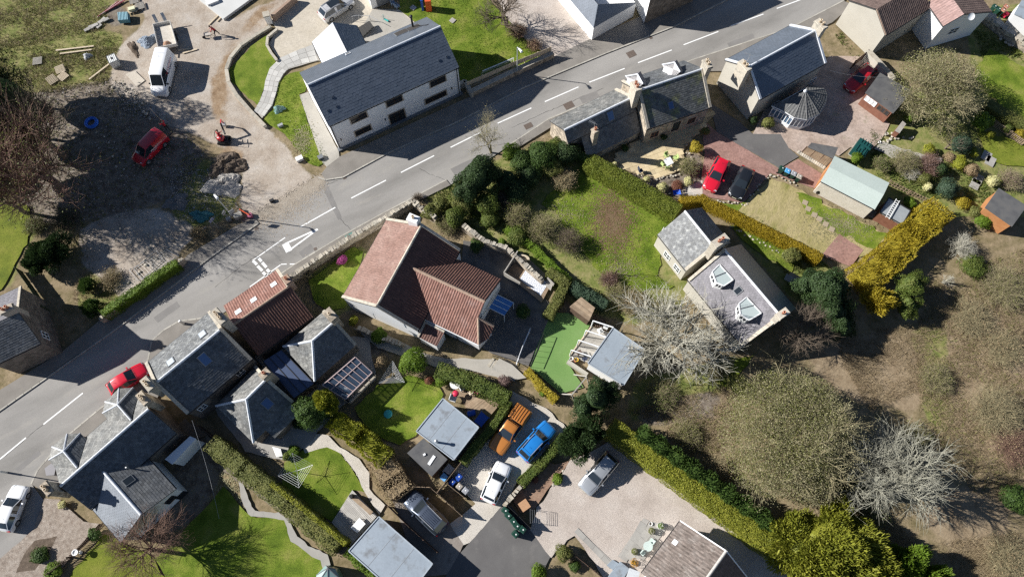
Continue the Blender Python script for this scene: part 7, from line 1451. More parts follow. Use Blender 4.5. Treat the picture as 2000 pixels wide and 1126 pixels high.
fence('dark timber fence along the alley by the hedge', [(385,830),(440,872),(500,920)],1.5, wood_d)
fence('dark timber edging fence beside the asphalt drive', [(1115,1078),(1150,1105),(1175,1126)],.9, wood_d)
fence('brown fence along the right edge shrubbery', [(1910,208),(1950,238),(2005,275)],1.0, wood, .12, gap=.08)
fence('timber fence with pale rails behind the green roofed garage', [(1740,352),(1780,372),(1830,395)],.9, wood, .08, gap=.25)
fence('timber fence behind the yard of the left stone house', [(28,522),(55,560),(80,598)],1.4, mat('green_stained_timber', [(.05,.07,.035)],.85,2),.14)
# open railings
def railing(label, pts, h=1.0, m=blackmetal, step=.12, z=0, name='railing'):
    P = [G(x, y, z+h) for x, y in pts]; T = thing(name, label, 'railing', (P[0].x, P[0].y, 0)); 
    for a, b in zip(P[:-1], P[1:]):
        for zz in (z+h, z+.12): MB().bar((a.x, a.y, zz),(b.x, b.y, zz),.05,.05).build('rail', m, T)
        n = max(1, int((b-a).length/step)); me = mesh_of(MB().box((0,0,0),(.025,.025, h))); me.materials.append(m)
        for i in range(n+1): p = a.lerp(b, i/n); o = link('baluster', me, m, T); o.location = (p.x-LOC[T].x, p.y-LOC[T].y, z+h/2)
    return T
railing('black metal railing beside the artificial lawn', [(1062,650),(1050,680),(1036,712)],.95, step=.5)
railing('metal handrail beside the stone steps', [(962,690),(985,698),(1012,715)],.9, step=.9)
railing('white post railing along the shaded yard', [(1036,640),(1022,672),(1008,710)],.9, white_p, .55)
# garden deck with rug
T = thing('deck', 'timber sun deck with a low balustrade behind the red roofed house', 'deck', tloc((1040,545)))
boards(T, W([(1018,492),(1080,548),(1058,590),(988,535)],.3), wood, .27)
for a, b in (((1011,490),(984,532)),((984,532),(1016,552))):
    a, b = G(*a, 1.2), G(*b, 1.2); MB().bar(a, b, .12,.1).build('top_rail', wood_g, T); n = Vector((a.x, a.y, .7)), Vector((b.x, b.y, .7)); MB().bar(*n, .05,.9).build('side_panel', wood_g, T)
def rug_material():
    m = bpy.data.materials.new('rug_pattern'); m.use_nodes = True; N = m.node_tree.nodes; K = m.node_tree.links; p = N['Principled BSDF']; g = N.new('ShaderNodeNewGeometry'); mp = N.new('ShaderNodeMapping'); mp.inputs['Rotation'].default_value[2] = math.radians(35); mp.inputs['Scale'].default_value = (1.5,1.5,0); K.new(g.outputs['Position'], mp.inputs[0])
    v = N.new('ShaderNodeTexVoronoi'); v.inputs['Randomness'].default_value = 0; v.inputs['Scale'].default_value = 1; v.distance = 'MANHATTAN'; K.new(mp.outputs[0], v.inputs['Vector']); mu = N.new('ShaderNodeMath'); mu.operation = 'MULTIPLY'; mu.inputs[1].default_value = 20; K.new(v.outputs['Distance'], mu.inputs[0]); s = N.new('ShaderNodeMath'); s.operation = 'SINE'; K.new(mu.outputs[0], s.inputs[0])
    r = N.new('ShaderNodeValToRGB'); r.color_ramp.elements[0].position = .55; r.color_ramp.elements[0].color = (.72,.73,.74,1); r.color_ramp.elements[1].position = .7; r.color_ramp.elements[1].color = (.16,.21,.33,1); K.new(s.outputs[0], r.inputs[0]); K.new(r.outputs[0], p.inputs['Base Color']); p.inputs['Roughness'].default_value = .9; return m
o = MB().prism(W([(1029,523),(1071,553),(1056,577),(1015,545)],.33),.305,.325).build('rug', rug_material()); props(o, 'white and blue geometric patterned rug on the sun deck', 'rug')
T = thing('bench', 'curved cream corner bench on the sun deck', 'bench', tloc((1018,507)))
sm = MB(); cpt = G(1018,512)
arc = [(cpt.x+.9*math.cos(t), cpt.y+.55*math.sin(t)) for t in np.linspace(-.2,3.4,14)]; inn_ = [(cpt.x+.65*math.cos(t), cpt.y+.38*math.sin(t)) for t in np.linspace(3.4,-.2,14)]
MB().prism(arc+inn_, .3,.95).build('backrest', wood_l, T); MB().prism(inn_+[(cpt.x-.5, cpt.y-.2),(cpt.x+.5, cpt.y-.2)],.3,.6).build('seat', cream_w, T)
T = thing('sofa', 'grey outdoor seat at the corner of the sun deck', 'sofa', tloc((1073,553)))
MB().prism(W([(1068,545),(1080,555),(1076,565),(1066,556)],.7),.3,.7).build('seat', wood_g, T); MB().bar(G(1069,543,1.0), G(1082,556,1.0),.12,.5).build('backrest', wood_g, T)
# sunny deck beside the flat grey shed
T = thing('deck', 'sunny brown timber deck beside the flat grey shed', 'deck', tloc((930,790)))
boards(T, W([(882,748),(915,745),(975,790),(935,838),(893,800)],.25)[:4], wood, .22)
m1 = plain('pale_plastic', (.72,.72,.70),.5); pinkp = plain('pink_plastic', (.6,.12,.25),.5); bluep = plain('blue_plastic', (.02,.08,.4),.45); redp = plain('red_plastic', (.5,.02,.06),.45); greenp = plain('green_plastic', (.015,.05,.035),.5)
def round_table(label, px, r, h, m, z=.0, leg=None):
    p = G(*px, z); T = thing('table', label, 'table', (p.x, p.y, z)); MB().lathe((p.x, p.y, z+h),[(r, 0),(r, .05)],20).build('table_top', m, T)
    for k in range(3): t = 2.1*k; MB().tube([(p.x+.1*math.cos(t), p.y+.1*math.sin(t), z+h),(p.x+r*.7*math.cos(t), p.y+r*.7*math.sin(t), z)],.03,6).build('leg', leg or m, T)
    return T
def chair(label, px, rz, m, z=0.0, s=.5, cat='chair', name='chair'):
    p = G(*px, z); T = thing(name, label, cat, (p.x, p.y, z), rz); MB().box((0,0,.42),(s, s, .06)).build('seat', m, T, local=True); MB().box((-s/2,0,.68),(.06, s, .52)).build('backrest', m, T, local=True)
    for x in (-1,1):
        for y in (-1,1): MB().box((x*s*.42, y*s*.42,.2),(.05,.05,.4)).build('leg', m, T, local=True)
        MB().box((0, x*s*.5,.62),(s*.9,.05,.05)).build('armrest', m, T, local=True)
    return T
round_table('white round table in the corner of the sunny deck', (890,752),.55,.7, m1,.25)
chair('white garden chair beside the round table on the deck', (903,759),.6, m1,.25); chair('cream child seat on the sunny deck', (920,768),2.2, plain('cream_plastic', (.65,.55,.42)),.25,.45); chair('pink child chair on the sunny deck', (932,767),2.6, pinkp, .25,.4)
chair('white lounge chair under the red cushion on the deck', (886,779),-.3, m1,.25,.65); p = G(890,768,1.0); o = MB().lathe((p.x, p.y, .95),[(.3,0),(.34,.08),(.2,.16),(.02,.18)],14).build('cushion', redp, None, True); props(o, 'round red cushion on the white lounge chair', 'cushion')
p = G(921,807,.3); T = thing('barrel', 'blue plastic barrel lying beside the flat grey shed', 'barrel', (p.x, p.y, .25)); MB().tube([(p.x-.4, p.y-.1,.55),(p.x-.3, p.y-.08,.55),(p.x+.3, p.y+.08,.55),(p.x+.4, p.y+.1,.55)],[.26,.3,.3,.26],16).build('drum', bluep, T); MB().tube([(p.x-.44, p.y-.11,.55),(p.x-.4, p.y-.1,.55)],.2,12).build('lid', wood_l, T)
T = thing('table', 'blue covered square table in the shade of the grey shed', 'table', tloc((942,818))); q = W([(940,803),(955,815),(940,833),(926,822)],.8); MB().slab(q, .05).build('table_top', bluep, T)
for v in q: MB().box((v.x, v.y, .5),(.07,.07,.6)).build('leg', bluep, T)
# deck with bench, lower middle
T = thing('deck', 'pale grey timber deck beside the flat roofed garage', 'deck', tloc((690,1010))); boards(T, W([(688,956),(737,1006),(683,1066),(648,1019)],.2), mat('silver_timber', [(.36,.34,.31),(.44,.42,.385)],.85,2, fine=.2, island=.15),.17)
T = thing('bench', 'narrow timber bench along the edge of the pale deck', 'bench', tloc((708,980))); a, b = G(690,970,.55), G(726,1002,.55); MB().bar(a, b, .4,.06).build('seat', wood, T)
for t in (.1,.9): p = a.lerp(b, t); MB().box((p.x, p.y, .36),(.1,.36,.36),.8).build('leg', wood, T)
T = thing('fire_pit', 'dark round chimney pot stove on the pale deck', 'stove', tloc((690,969))); p = G(689,969,.2); MB().lathe((p.x, p.y, .2),[(.22,0),(.25,.3),(.15,.6),(.13,.9),(.16,.95)],14).build('body', black_p, T)
T = thing('table', 'pale square low table on the pale deck', 'table', tloc((699,1027))); q = W([(702,1010),(714,1022),(698,1040),(684,1030)],.6); MB().slab(q, .06).build('table_top', m1, T)
for v in q: v2 = v.lerp(sum(q, Vector())/4,.15); MB().box((v2.x, v2.y, .38),(.07,.07,.36)).build('leg', m1, T)
# bins
def bin_(label, px, rz, m, lid, h=1.05, s=.56, group=None):
    p = G(px[0], px[1], h); T = thing('wheelie_bin', label, 'bin', (p.x, p.y, .05), rz, group); a = s/2; b = s*.42
    MB().add([(-b*.8,-b*.8,.06),(b*.8,-b*.8,.06),(b*.8, b*.8,.06),(-b*.8, b*.8,.06),(-a, -a, h-.1),(a, -a, h-.1),(a, a, h-.1),(-a, a, h-.1)],[(3,2,1,0),(0,1,5,4),(1,2,6,5),(2,3,7,6),(3,0,4,7),(4,5,6,7)]).build('body', m, T, local=True)
    MB().add([(-a-.02,-a-.02, h-.1),(a+.05,-a-.02, h-.1),(a+.05, a+.02, h-.1),(-a-.02, a+.02, h-.1),(-a+.04,-a+.05, h),(a-.03,-a+.05, h-.03),(a-.03, a-.05, h-.03),(-a+.04, a-.05, h)],[(3,2,1,0),(0,1,5,4),(1,2,6,5),(2,3,7,6),(3,0,4,7),(4,5,6,7)]).build('lid', lid, T, local=True)
    MB().tube([(-a-.06,-a*.8, h-.12),(-a-.06, a*.8, h-.12)],.025,6).build('handle', m, T, local=True)
    for y in (-1,1): MB().tube([(-a*.8, y*a*.85-.03,.1),(-a*.8, y*a*.85+.03,.1)],.1,10).build('wheel', tyre_m, T, local=True)
    MB().box((a*.2,0, h+.0),(.12,.12,.012)).build('sticker', m1, T, local=True)
    return T
gb = mat('green_bin_plastic', [(.012,.05,.035)],.45,3); bb_ = mat('blue_bin_plastic', [(.02,.07,.33)],.45,3); gy = mat('grey_bin_lid', [(.30,.31,.33)],.5,3); be = mat('beige_bin_lid', [(.36,.32,.27)],.5,3); lb = mat('light_blue_lid', [(.08,.33,.62)],.45,3)
for i, (px, l) in enumerate([((987,996), 'green wheelie bin nearest the low wall by the black fence'),((993,1006), 'second green wheelie bin along the black fence'),((1003,1017), 'third green wheelie bin along the black fence'),((1010,1026), 'fourth green wheelie bin along the black fence'),((1021,1033), 'last green wheelie bin at the end of the black fence'),((1007,1042), 'green wheelie bin standing apart in front of the fence row')]): bin_(l, px, math.radians(-45+random.uniform(-12,12)), gb, gb, group='green wheelie bins by the drive')
for px, l, m, ld in [((896,931), 'blue lidded bin beside the pale gravel drive', bb_, bb_),((883,941), 'dark blue bin half hidden behind the short fence', bb_, bb_),((897,950), 'beige lidded bin between the blue and grey bins', gb, be),((909,958), 'grey lidded bin nearest the white hatchback', gb, gy)]: bin_(l, px, math.radians(50), m, ld)
for px, l, ld in [((1528,328), 'dark green bin at the left of the row by the dry lawn', gb),((1539,333), 'light blue lidded bin in the row by the dry lawn', lb),((1551,338), 'grey lidded bin in the row by the dry lawn', gy),((1562,344), 'beige lidded bin at the right of the row by the dry lawn', be)]: bin_(l, px, math.radians(-30), gb, ld)
rb = mat('terracotta_lid', [(.34,.15,.10)],.5,3)
for px, l, ld in [((1944,12), 'dark teal bin at the top right corner', gb),((1952,17), 'second dark teal bin at the top right corner', gb),((1960,19), 'terracotta lidded bin at the top right corner', rb),((1966,12), 'rear terracotta lidded bin at the top right corner', rb)]: bin_(l, px, math.radians(-50), gb, ld)
p = G(1964,29,.3); T = thing('toy_car', 'small red plastic toy car by the top right shed', 'toy', (p.x, p.y, 0)); MB().box((p.x, p.y, .3),(.8,.45,.3),.6).box((p.x, p.y, .5),(.4,.4,.2),.6).build('body', redp, T)
for dx in (-.25,.25): MB().tube([(p.x+dx, p.y-.28,.12),(p.x+dx, p.y+.28,.12)],.12,10).build('wheel', tyre_m, T)
# blue recycling boxes near the dark shed
for px, c, l, s in [((876,917),(.35,.37,.40), 'grey folded sheet box behind the board fence', .9),((868,930),(.12,.35,.7), 'light blue plastic box behind the board fence', .7)]:
    p = G(*px, .6); T = thing('storage_box', l, 'box', (p.x, p.y, 0)); m = plain('box_%d' % px[0], c, .5); MB().box((p.x, p.y, .3),(s, s*.8,.6),.9).build('body', m, T); MB().box((p.x, p.y, .63),(s+.06, s*.8+.06,.06),.9).build('lid', m, T)
# wooden crate and clothes horse by the gravel
p = G(1024,986,.7); T = thing('crate', 'square wooden crate beside the green bins', 'crate', (p.x, p.y, 0)); MB().box((p.x, p.y, .35),(.85,.85,.7),.6).build('body', wood, T); MB().box((p.x, p.y, .72),(.92,.92,.05),.6).build('lid', mat('orange_ply', [(.42,.24,.13)],.8,2), T)
T = thing('clothes_airer', 'folding metal clothes airer standing on the gravel', 'airer', tloc((1045,1012))); c = G(1045,1008)
for i in range(6): MB().tube([(c.x-.5+i*.2, c.y-.6,1.1),(c.x-.5+i*.2, c.y+.6,1.1)],.012,4).build('bar', galv, T)
for s in (-1,1):
    for t in (-1,1): MB().tube([(c.x+.5*s, c.y+.6*t, 1.1),(c.x+.2*s, c.y+.6*t, .0)],.018,5).build('leg', galv, T)
# lamp posts
def lamp_post(label, px, h, head, arm=.6):
    b = G(*px); T = thing('street_lamp', label, 'street lamp', (b.x, b.y, 0)); d = Vector((math.cos(head), math.sin(head),0)); pm = plain('lamp_grey', (.50,.52,.50),.5)
    MB().tube([(b.x, b.y, 0),(b.x, b.y, .9),(b.x, b.y, .95),(b.x, b.y, h)],[.1,.1,.06,.05],10).build('post', pm, T)
    e = Vector((b.x, b.y, h)); MB().tube([e, e+d*arm+Vector((0,0,.08))],.035,6).build('arm', pm, T); q = e+d*(arm+.3)+Vector((0,0,.08)); M = Matrix((d, Vector((-d.y, d.x, 0)), Vector((0,0,1)))).transposed()
    MB().add([q+M @ Vector(v) for v in ((-.35,-.1,-.04),(.3,-.16,-.05),(.3,.16,-.05),(-.35,.1,-.04),(-.32,-.06,.08),(.2,-.1,.1),(.2,.1,.1),(-.32,.06,.08))],[(3,2,1,0),(4,5,6,7),(0,1,5,4),(1,2,6,5),(2,3,7,6),(3,0,4,7)]).build('lamp_head', white_p, T)
lamp_post('street lamp behind the retaining wall by the goal', (1010,146),5.0, math.radians(-55),.35)
lamp_post('street lamp at the junction beside the wasteland', (455,423),5.3, math.radians(-45),.15)
lamp_post('street lamp at the left edge by the white saloon', (14,922),4.2, math.radians(130),.5)
# road signs
def sign(label, px, h, w_, ht, rz, m):
    p = G(*px); T = thing('road_sign', label, 'sign', (p.x, p.y, 0)); MB().tube([(p.x, p.y, 0),(p.x, p.y, h+ht/2)],.035,8).build('post', galv, T); MB().box((p.x, p.y, h),(w_, .03, ht), rz).build('sign_plate', m, T)
sign('rectangular road sign on a post beside the wasteland pavement', (428,446),2.1,.6,.45,1.0, plain('sign_blue_grey', (.20,.22,.34)))
sign('small square sign on a post at the junction', (448,428),1.6,.5,.5,1.2, galv)
sign('tall round backed sign at the roadworks', (468,432),2.4,.6,.6,.7, galv)
p = G(685,461,1.0); o = MB().box((p.x, p.y, .62),(1.0,.45,1.1),.6).box((p.x, p.y, 1.2),(1.08,.52,.08),.6).build('utility_cabinet', plain('cabinet_green', (.10,.22,.19),.5)); props(o, 'green roadside utility cabinet against the garden wall', 'cabinet')
# football goal
T = thing('football_goal', 'small white football goal on the lawn by the retaining wall', 'goal', tloc((975,150))); a, b = G(944,156), G(1003,131)
MB().tube([a, a+Vector((0,0,1.7)), b+Vector((0,0,1.7)), b],.05,8).build('frame', white_p, T)
nm_ = MB(); back = Vector((-.35,.75,0))
for t in np.linspace(0,1,16): p = a.lerp(b, t); nm_.tube([p+Vector((0,0,1.7)), p+back],.006,3)
for t in np.linspace(0,1,7): nm_.tube([a.lerp(a+back, t)+Vector((0,0,1.7*(1-t))), b.lerp(b+back, t)+Vector((0,0,1.7*(1-t)))],.006,3)
nm_.build('net', white_p, T)
# clothes lines
def rotary(label, px, h, r, n, rot, m=galv):
    p = G(px[0], px[1], h); T = thing('rotary_clothes_line', label, 'clothes line', (p.x, p.y, 0)); MB().tube([(p.x, p.y, 0),(p.x, p.y, h)],.03,8).build('pole', m, T); tip = []
    for k in range(n): t = rot+2*math.pi*k/n; e = Vector((p.x+r*math.cos(t), p.y+r*math.sin(t), h+.15)); tip.append(e); MB().tube([(p.x, p.y, h-.35), e],.02,6).build('arm', m, T)
    l = MB(); c = Vector((p.x, p.y, h))
    for f in (.4,.55,.7,.85,1.0):
        for a, b in zip(tip, tip[1:]+tip[:1]): l.tube([c.lerp(a, f), c.lerp(b, f)],.009,3)
    l.build('lines', white_p, T)
rotary('rotary clothes line on the rounded lawn', (578,918),1.9,1.7,4,.3); rotary('triangular rotary clothes line beside the glass conservatory', (766,733),1.8,1.5,3,-.5)
# turquoise toy
p = G(758,808,.1); T = thing('sandpit', 'turquoise shell shaped sandpit on the small lawn', 'sandpit', (p.x, p.y, 0)); MB().lathe((p.x, p.y, 0),[(.42,.02),(.46,.14),(.40,.2),(.2,.26),(.02,.27)],10).build('shell', plain('turquoise_plastic', (.05,.38,.36),.4), T)
# bird bath, pots
p = G(147,1078,.9); T = thing('bird_bath', 'white round bird bath beside the picket fence', 'bird bath', (p.x, p.y, 0)); MB().lathe((p.x, p.y, 0),[(.2,0),(.07,.1),(.06,.8),(.28,.88),(.3,.98),(.24,.98),(.18,.9)],18).build('basin', m1, T, True)
def pot(label, px, r, h, m, leaf=None, lr=.3, name='flower_pot', cat='flower pot'):
    p = G(*px, h); T = thing(name, label, cat, (p.x, p.y, .05)); MB().lathe((p.x, p.y, .05),[(r*.75,0),(r, h),(r*.85, h),(r*.8, h-.06)],16).build('pot', m, T)
    if leaf:
        D, f = lump_pts(260,(1,1,1),.3); C = D*np.array([lr, lr, lr*.8])+np.array([p.x, p.y, .05+h+lr*.5]); V, F = leaves(C, D, .1); link('plant', fastmesh('plant', V-np.array(LOC[T]), F), lm(leaf), T)
    else: MB().lathe((p.x, p.y, .05+h-.08),[(r*.78,0),(r*.5,.03)],12).build('soil', soil, T)
pot('white pot with green plant furthest up the bungalow terrace', (1290,1026),.32,.4, m1, 'bright'); pot('round pot with olive shrub on the bungalow terrace', (1272,1036),.3,.4, cream_w, 'olive', .32); pot('round pot with olive shrub beside the garden chairs', (1239,1076),.3,.4, cream_w, 'olive', .32); pot('pot with orange flowering shrub by the bungalow porch', (1238,1098),.25,.35, greenp, 'orange', .42)
pot('small white pot at the end of the bungalow terrace', (1271,1022),.18,.25, m1); round_table('pale green round garden table beside the bungalow', (1263,1066),.45,.7, plain('pale_green_metal', (.50,.58,.54),.5)); chair('pale green garden chair above the round table', (1271,1056),2.4, plain('pale_green_metal', (.5,.58,.54)),0,.42); chair('pale green garden chair below the round table', (1254,1079),-.8, plain('pale_green_metal', (.5,.58,.54)),0,.42)
pot('white round pot against the garage wall', (1642,396),.2,.3, m1); pot('grey pot nearer the ladder shed on the garage path', (1680,414),.2,.3, gy); pot('white bucket at the end of the garage path', (1689,417),.2,.3, lb); pot('terracotta pot beside the black composter', (1615,382),.18,.25, clay); pot('stone pot beside the playhouse', (1732,261),.2,.3, cream_w); pot('small pot by the oil tank path', (1718,277),.15,.22, m1)
T = thing('composter', 'glossy black domed composter at the corner of the garage', 'composter', tloc((1602,372))); p = G(1603,368,.6); MB().lathe((p.x, p.y, 0),[(.5,0),(.55,.3),(.5,.7),(.3,.95),(.05,1.02)],18).build('dome', plain('glossy_black', (.012,.012,.013),.25), T, True)
# oil tank
T = thing('oil_tank', 'dark green plastic oil tank beside the block paved court', 'oil tank', tloc((1685,295))); q = W([(1682,267),(1707,282),(1690,306),(1666,290)],1.25); c = sum(q, Vector())/4; d = (q[1]-q[0]).normalized(); e = (q[3]-q[0]).normalized(); rz = math.atan2(e.y, e.x); tk = plain('tank_green', (.012,.065,.06),.4); la, lb_ = (q[3]-q[0]).length, (q[1]-q[0]).length
MB().prism(q, .12,1.1).prism([c.lerp(v, .85) for v in q],1.1,1.25).build('tank', tk, T)
for t in (.2,.4,.6,.8): MB().bar(q[0].lerp(q[1], t)+Vector((0,0,.03)), q[3].lerp(q[2], t)+Vector((0,0,.03)),.09,.1).build('rib', tk, T)
MB().lathe((c.x-.1, c.y-.2,1.24),[(.25,0),(.24,.1),(.05,.13)],14).build('cap', tk, T); MB().bar(q[0].lerp(q[3],.45)+Vector((0,0,.06)), q[1].lerp(q[2],.45)+Vector((0,0,.06)),.25,.12).build('lid', tk, T); MB().prism([c.lerp(v, 1.05) for v in q],0,.1).build('base', concrete, T)
# ladder
T = thing('ladder', 'white aluminium ladder lying on the glazed shed roof', 'ladder', (*G(1744,408).xy, 1.95)); a, b = G(1754,390,2.05), G(1733,426,2.05); d = (b-a).normalized(); e = Vector((-d.y, d.x, 0))*.2
for s in (-1,1): MB().bar(a+e*s, b+e*s, .05,.08).build('stile', m1, T)
for i in range(9): p = a.lerp(b, (i+.5)/9); MB().bar(p-e, p+e, .05,.04).build('rung', m1, T)
# patio set
T = thing('table', 'white square table on the buff patio', 'table', tloc((1305,317))); q = W([(1296,311),(1309,306),(1316,318),(1302,325)],.72); MB().slab(q, .05).build('table_top', m1, T)
for v in q: v2 = v.lerp(sum(q, Vector())/4,.12); MB().box((v2.x, v2.y, .4),(.06,.06,.66)).build('leg', m1, T)
lg = plain('lime_green_plastic', (.40,.50,.20),.5)
for px, r_, l in [((1300,307),-1.2, 'lime green chair above the white patio table'),((1318,312),-2.8, 'lime green chair right of the white patio table'),((1294,324),.6, 'lime green chair left of the white patio table'),((1302,330),1.4, 'lime green chair below the white patio table')]: chair(l, px, r_, lg, 0,.45)
T = thing('wheelbarrow', 'blue wheelbarrow at the end of the green hedge', 'wheelbarrow', tloc((1320,380))); c = G(1320,380); MB().add([(c.x-.5, c.y+.2,.65),(c.x+.35, c.y+.35,.65),(c.x+.45, c.y-.3,.65),(c.x-.4, c.y-.4,.65),(c.x-.25, c.y+.1,.35),(c.x+.2, c.y+.2,.35),(c.x+.25, c.y-.15,.35),(c.x-.2, c.y-.2,.35)],[(4,5,6,7),(0,1,5,4),(1,2,6,5),(2,3,7,6),(3,0,4,7)]).build('tray', bluep, T); MB().tube([(c.x-.7, c.y-.1,.2),(c.x-.7, c.y, .2)],.2,12).build('wheel', tyre_m, T); MB().tube([(c.x+.2, c.y-.2,.4),(c.x+1.0, c.y-.1,.6)],.025,5).tube([(c.x+.2, c.y+.2,.4),(c.x+1.0, c.y+.3,.6)],.025,5).build('handle', wood_l, T)
T = thing('folding_chair', 'dark metal folding chair at the edge of the buff patio', 'chair', tloc((1248,338))); c = G(1250,337)
MB().box((c.x, c.y, .45),(.5,.45,.05),.4).build('seat', jeans, T); MB().box((c.x-.25, c.y+.1,.75),(.06,.45,.5),.4).build('backrest', jeans, T)
for dx, dy in ((-.2,-.2),(.2,-.2),(.2,.2),(-.2,.2)): MB().tube([(c.x+dx, c.y+dy, 0),(c.x-dx*.5, c.y+dy, .45)],.02,5).build('leg', blackmetal, T)
# swing frame on the artificial lawn
T = thing('swing_frame', 'dark timber A frame swing at the end of the artificial lawn', 'swing', tloc((1125,752))); t0, t1 = G(1146,735,2.2), G(1117,770,2.2); MB().bar(t0, t1,.12,.12).build('top_beam', wood_g, T)
for e, px in ((t0,((1120,731),(1152,758))),(t1,((1092,769),(1126,795)))):
    for q in px: MB().bar(G(*q), e, .1,.1).build('leg', wood_g, T)
for s in (.35,.65):
    p = t0.lerp(t1, s); MB().tube([p+Vector((-.18,0,0)),(p.x-.18, p.y, .5)],.012,4).tube([p+Vector((.18,0,0)),(p.x+.18, p.y, .5)],.012,4).box((p.x, p.y, .5),(.45,.2,.04)).build('swing_seat', black_p, T)
# deck furniture by the garden room
chair('white wicker chair on the pergola deck', (1172,648),.5, m1,.25,.5); chair('second white chair on the pergola deck', (1182,640),1.2, m1,.25,.5); chair('dark chair at the lower end of the pergola deck', (1130,690),2.0, wood_d, .25,.45); chair('small dark stool chair by the pergola deck step', (1141,702),2.2, jeans, .25,.4)
for px, l, m in [((1116,700), 'white round planter at the corner of the pergola deck', m1),((1120,706), 'terracotta planter at the corner of the pergola deck', clay),((1126,702), 'yellow planter at the corner of the pergola deck', plain('yellow_glaze', (.6,.42,.05)))]: pot(l, px, .22,.35, m)
T = thing('pallet_bench', 'dark slatted pallet bench beside the small board roofed shed', 'bench', tloc((1168,632)))
for i in range(6): MB().bar(G(1160+i*4,618+i*1.0,.5), G(1164+i*4,640+i*1.0,.5),.12,.05).build('slat', wood_d, T)
for px in ((1161,622),(1182,626),(1164,640),(1185,643)): p = G(*px); MB().box((p.x, p.y, .24),(.1,.1,.48)).build('leg', wood_d, T)
# log pile / shed odds
T = thing('rotten_shed', 'small weathered timber lean-to behind the pale slated house', 'shed', tloc((1545,545))); MB().slab([G(1537,534,1.2), G(1560,545,1.2), G(1552,556,1.0), G(1531,545,1.0)],.06).build('roof', wood_g, T); MB().prism(W([(1534,546),(1552,556),(1557,548),(1538,537)]),0,1.0).build('wall', wood, T)
T = thing('bench', 'rusty garden bench against the gable of the lichened slate house', 'bench', tloc((1293,458))); MB().bar(G(1288,466,.45), G(1299,447,.45),.45,.06).build('seat', wood_d, T); MB().bar(G(1285,464,.8), G(1296,445,.8),.06,.45).build('backrest', m1, T)
for px in ((1288,468),(1300,448)): p = G(*px); MB().box((p.x, p.y, .22),(.4,.08,.44),.5).build('leg', wood_d, T)
T = thing('sun_lounger', 'white sun lounger beside the smaller hipped cottage', 'lounger', tloc((545,885))); MB().slab([G(532,872,.4), G(548,876,.7), G(552,890,.4), G(540,892,.3)],.06).build('seat', m1, T)
for px in ((534,874),(550,888)): p = G(*px); MB().box((p.x, p.y, .15),(.06,.06,.3)).build('leg', m1, T)
# ------------------------------------------------------------------ building site clutter
def pallet(label, px, rz, z=0.0, m=wood_l, s=1.1, tilt=0, group=None):
    p = G(*px, z); T = thing('pallet', label, 'pallet', (p.x, p.y, z), rz, group); T.rotation_euler = (tilt, 0, rz)
    for i in range(7): MB().box((0,-s/2+.07+i*(s-.14)/6,.13),(s, .1,.022)).build('slat', m, T, local=True)
    for x in (-1,0,1): MB().box((x*(s/2-.05),0,.06),(.1, s, .1)).build('bearer', m, T, local=True)
pallet('grey pallet lying alone in the rough grass', (74,120),.2,0, wood_g); pallet('pallet at the top of the broken pallet heap', (118,136),.5,.05, wood_l, tilt=.1); pallet('pallet at the right of the broken pallet heap', (124,150),.9,.02, wood_l); pallet('tilted pallet at the lower left of the heap', (102,156),.75,.1, wood_l, tilt=.25); pallet('pallet of pale blocks at the top of the site', (262,2),.35,.1, wood_g); pallet('pallet nearest the dirt track at the top', (274,13),.4,.1, wood_g); pallet('pallet with yellow wrap below the blocks', (258,20),.35,.05, wood_l)
o = MB(); p = G(258,18,.3); o.box((p.x, p.y, .32),(.8,.5,.35),.35); props(o.build('insulation_pack', plain('yellow_wrap', (.62,.62,.42),.5)), 'yellow wrapped insulation pack on a pallet', 'pack')
T = thing('block_pack', 'ribbed teal blue pack of pipes on the dirt', 'pack', tloc((238,36))); q = W([(229,24),(249,23),(250,38),(230,40)],.7); MB().prism(q, .1,.62).build('pack', plain('teal_wrap', (.10,.27,.34),.5), T)
for i in range(7): t = (i+.5)/7; MB().bar(q[0].lerp(q[1], t)-Vector((0,0,.04)), q[3].lerp(q[2], t)-Vector((0,0,.04)),.09,.12).build('rib', plain('pale_teal', (.28,.46,.52),.5), T)
for i in range(9):
    x, y = 173+i*4+random.uniform(-3,3),62-i*2.8+random.uniform(-5,5); p = G(x, y, .1); o = MB().box((p.x, p.y, .09+.02*i % .1),(.75,.42,.12), random.uniform(.2,1.1)).build('paving_slab_loose', flag_g); props(o, 'loose grey paving slab dumped in the rough grass', 'slab', 'loose paving slabs dumped in the grass')
for i in range(6):
    a, b = G(190+i*1.5,34-i*1.2,.1), G(228+i*4,4-i*1.0,.12); o = MB().tube([(a.x, a.y, .08+.05*(i % 2)),(b.x, b.y, .1+.05*(i % 2))],.05,8).build('pipe', plain('pipe_red', (.42,.09,.12)) if i % 3 else plain('pipe_pale', (.6,.56,.5))); props(o, 'long plastic pipe lying in the stack beside the rough grass', 'pipe', 'pipes stacked beside the rough grass')
for a, b, l in [((109,98.5),(183,90), 'longer pale timber plank in the rough grass'),((117,105),(179,97), 'shorter pale timber plank in the rough grass'),((174,155),(213,125), 'timber plank propped against the caged tank'),((348,98),(372,95), 'plank beside the white van'),((357,104),(385,96), 'second plank beside the white van'),((424,42),(435,30), 'short board leaning off the concrete slab'),((408,48),(426,30), 'longer board leaning off the concrete slab')]:
    o = MB().bar(G(*a, .08), G(*b, .08),.2,.06).build('plank', wood_l); props(o, l, 'plank')
o = MB().slab([G(245,145,.12), G(263,138,.12), G(283,157,.08), G(267,169,.08)],.05).build('board', mat('plasterboard', [(.48,.43,.36)],.85,2)); props(o, 'large pale flat board lying in front of the caged tank', 'board')
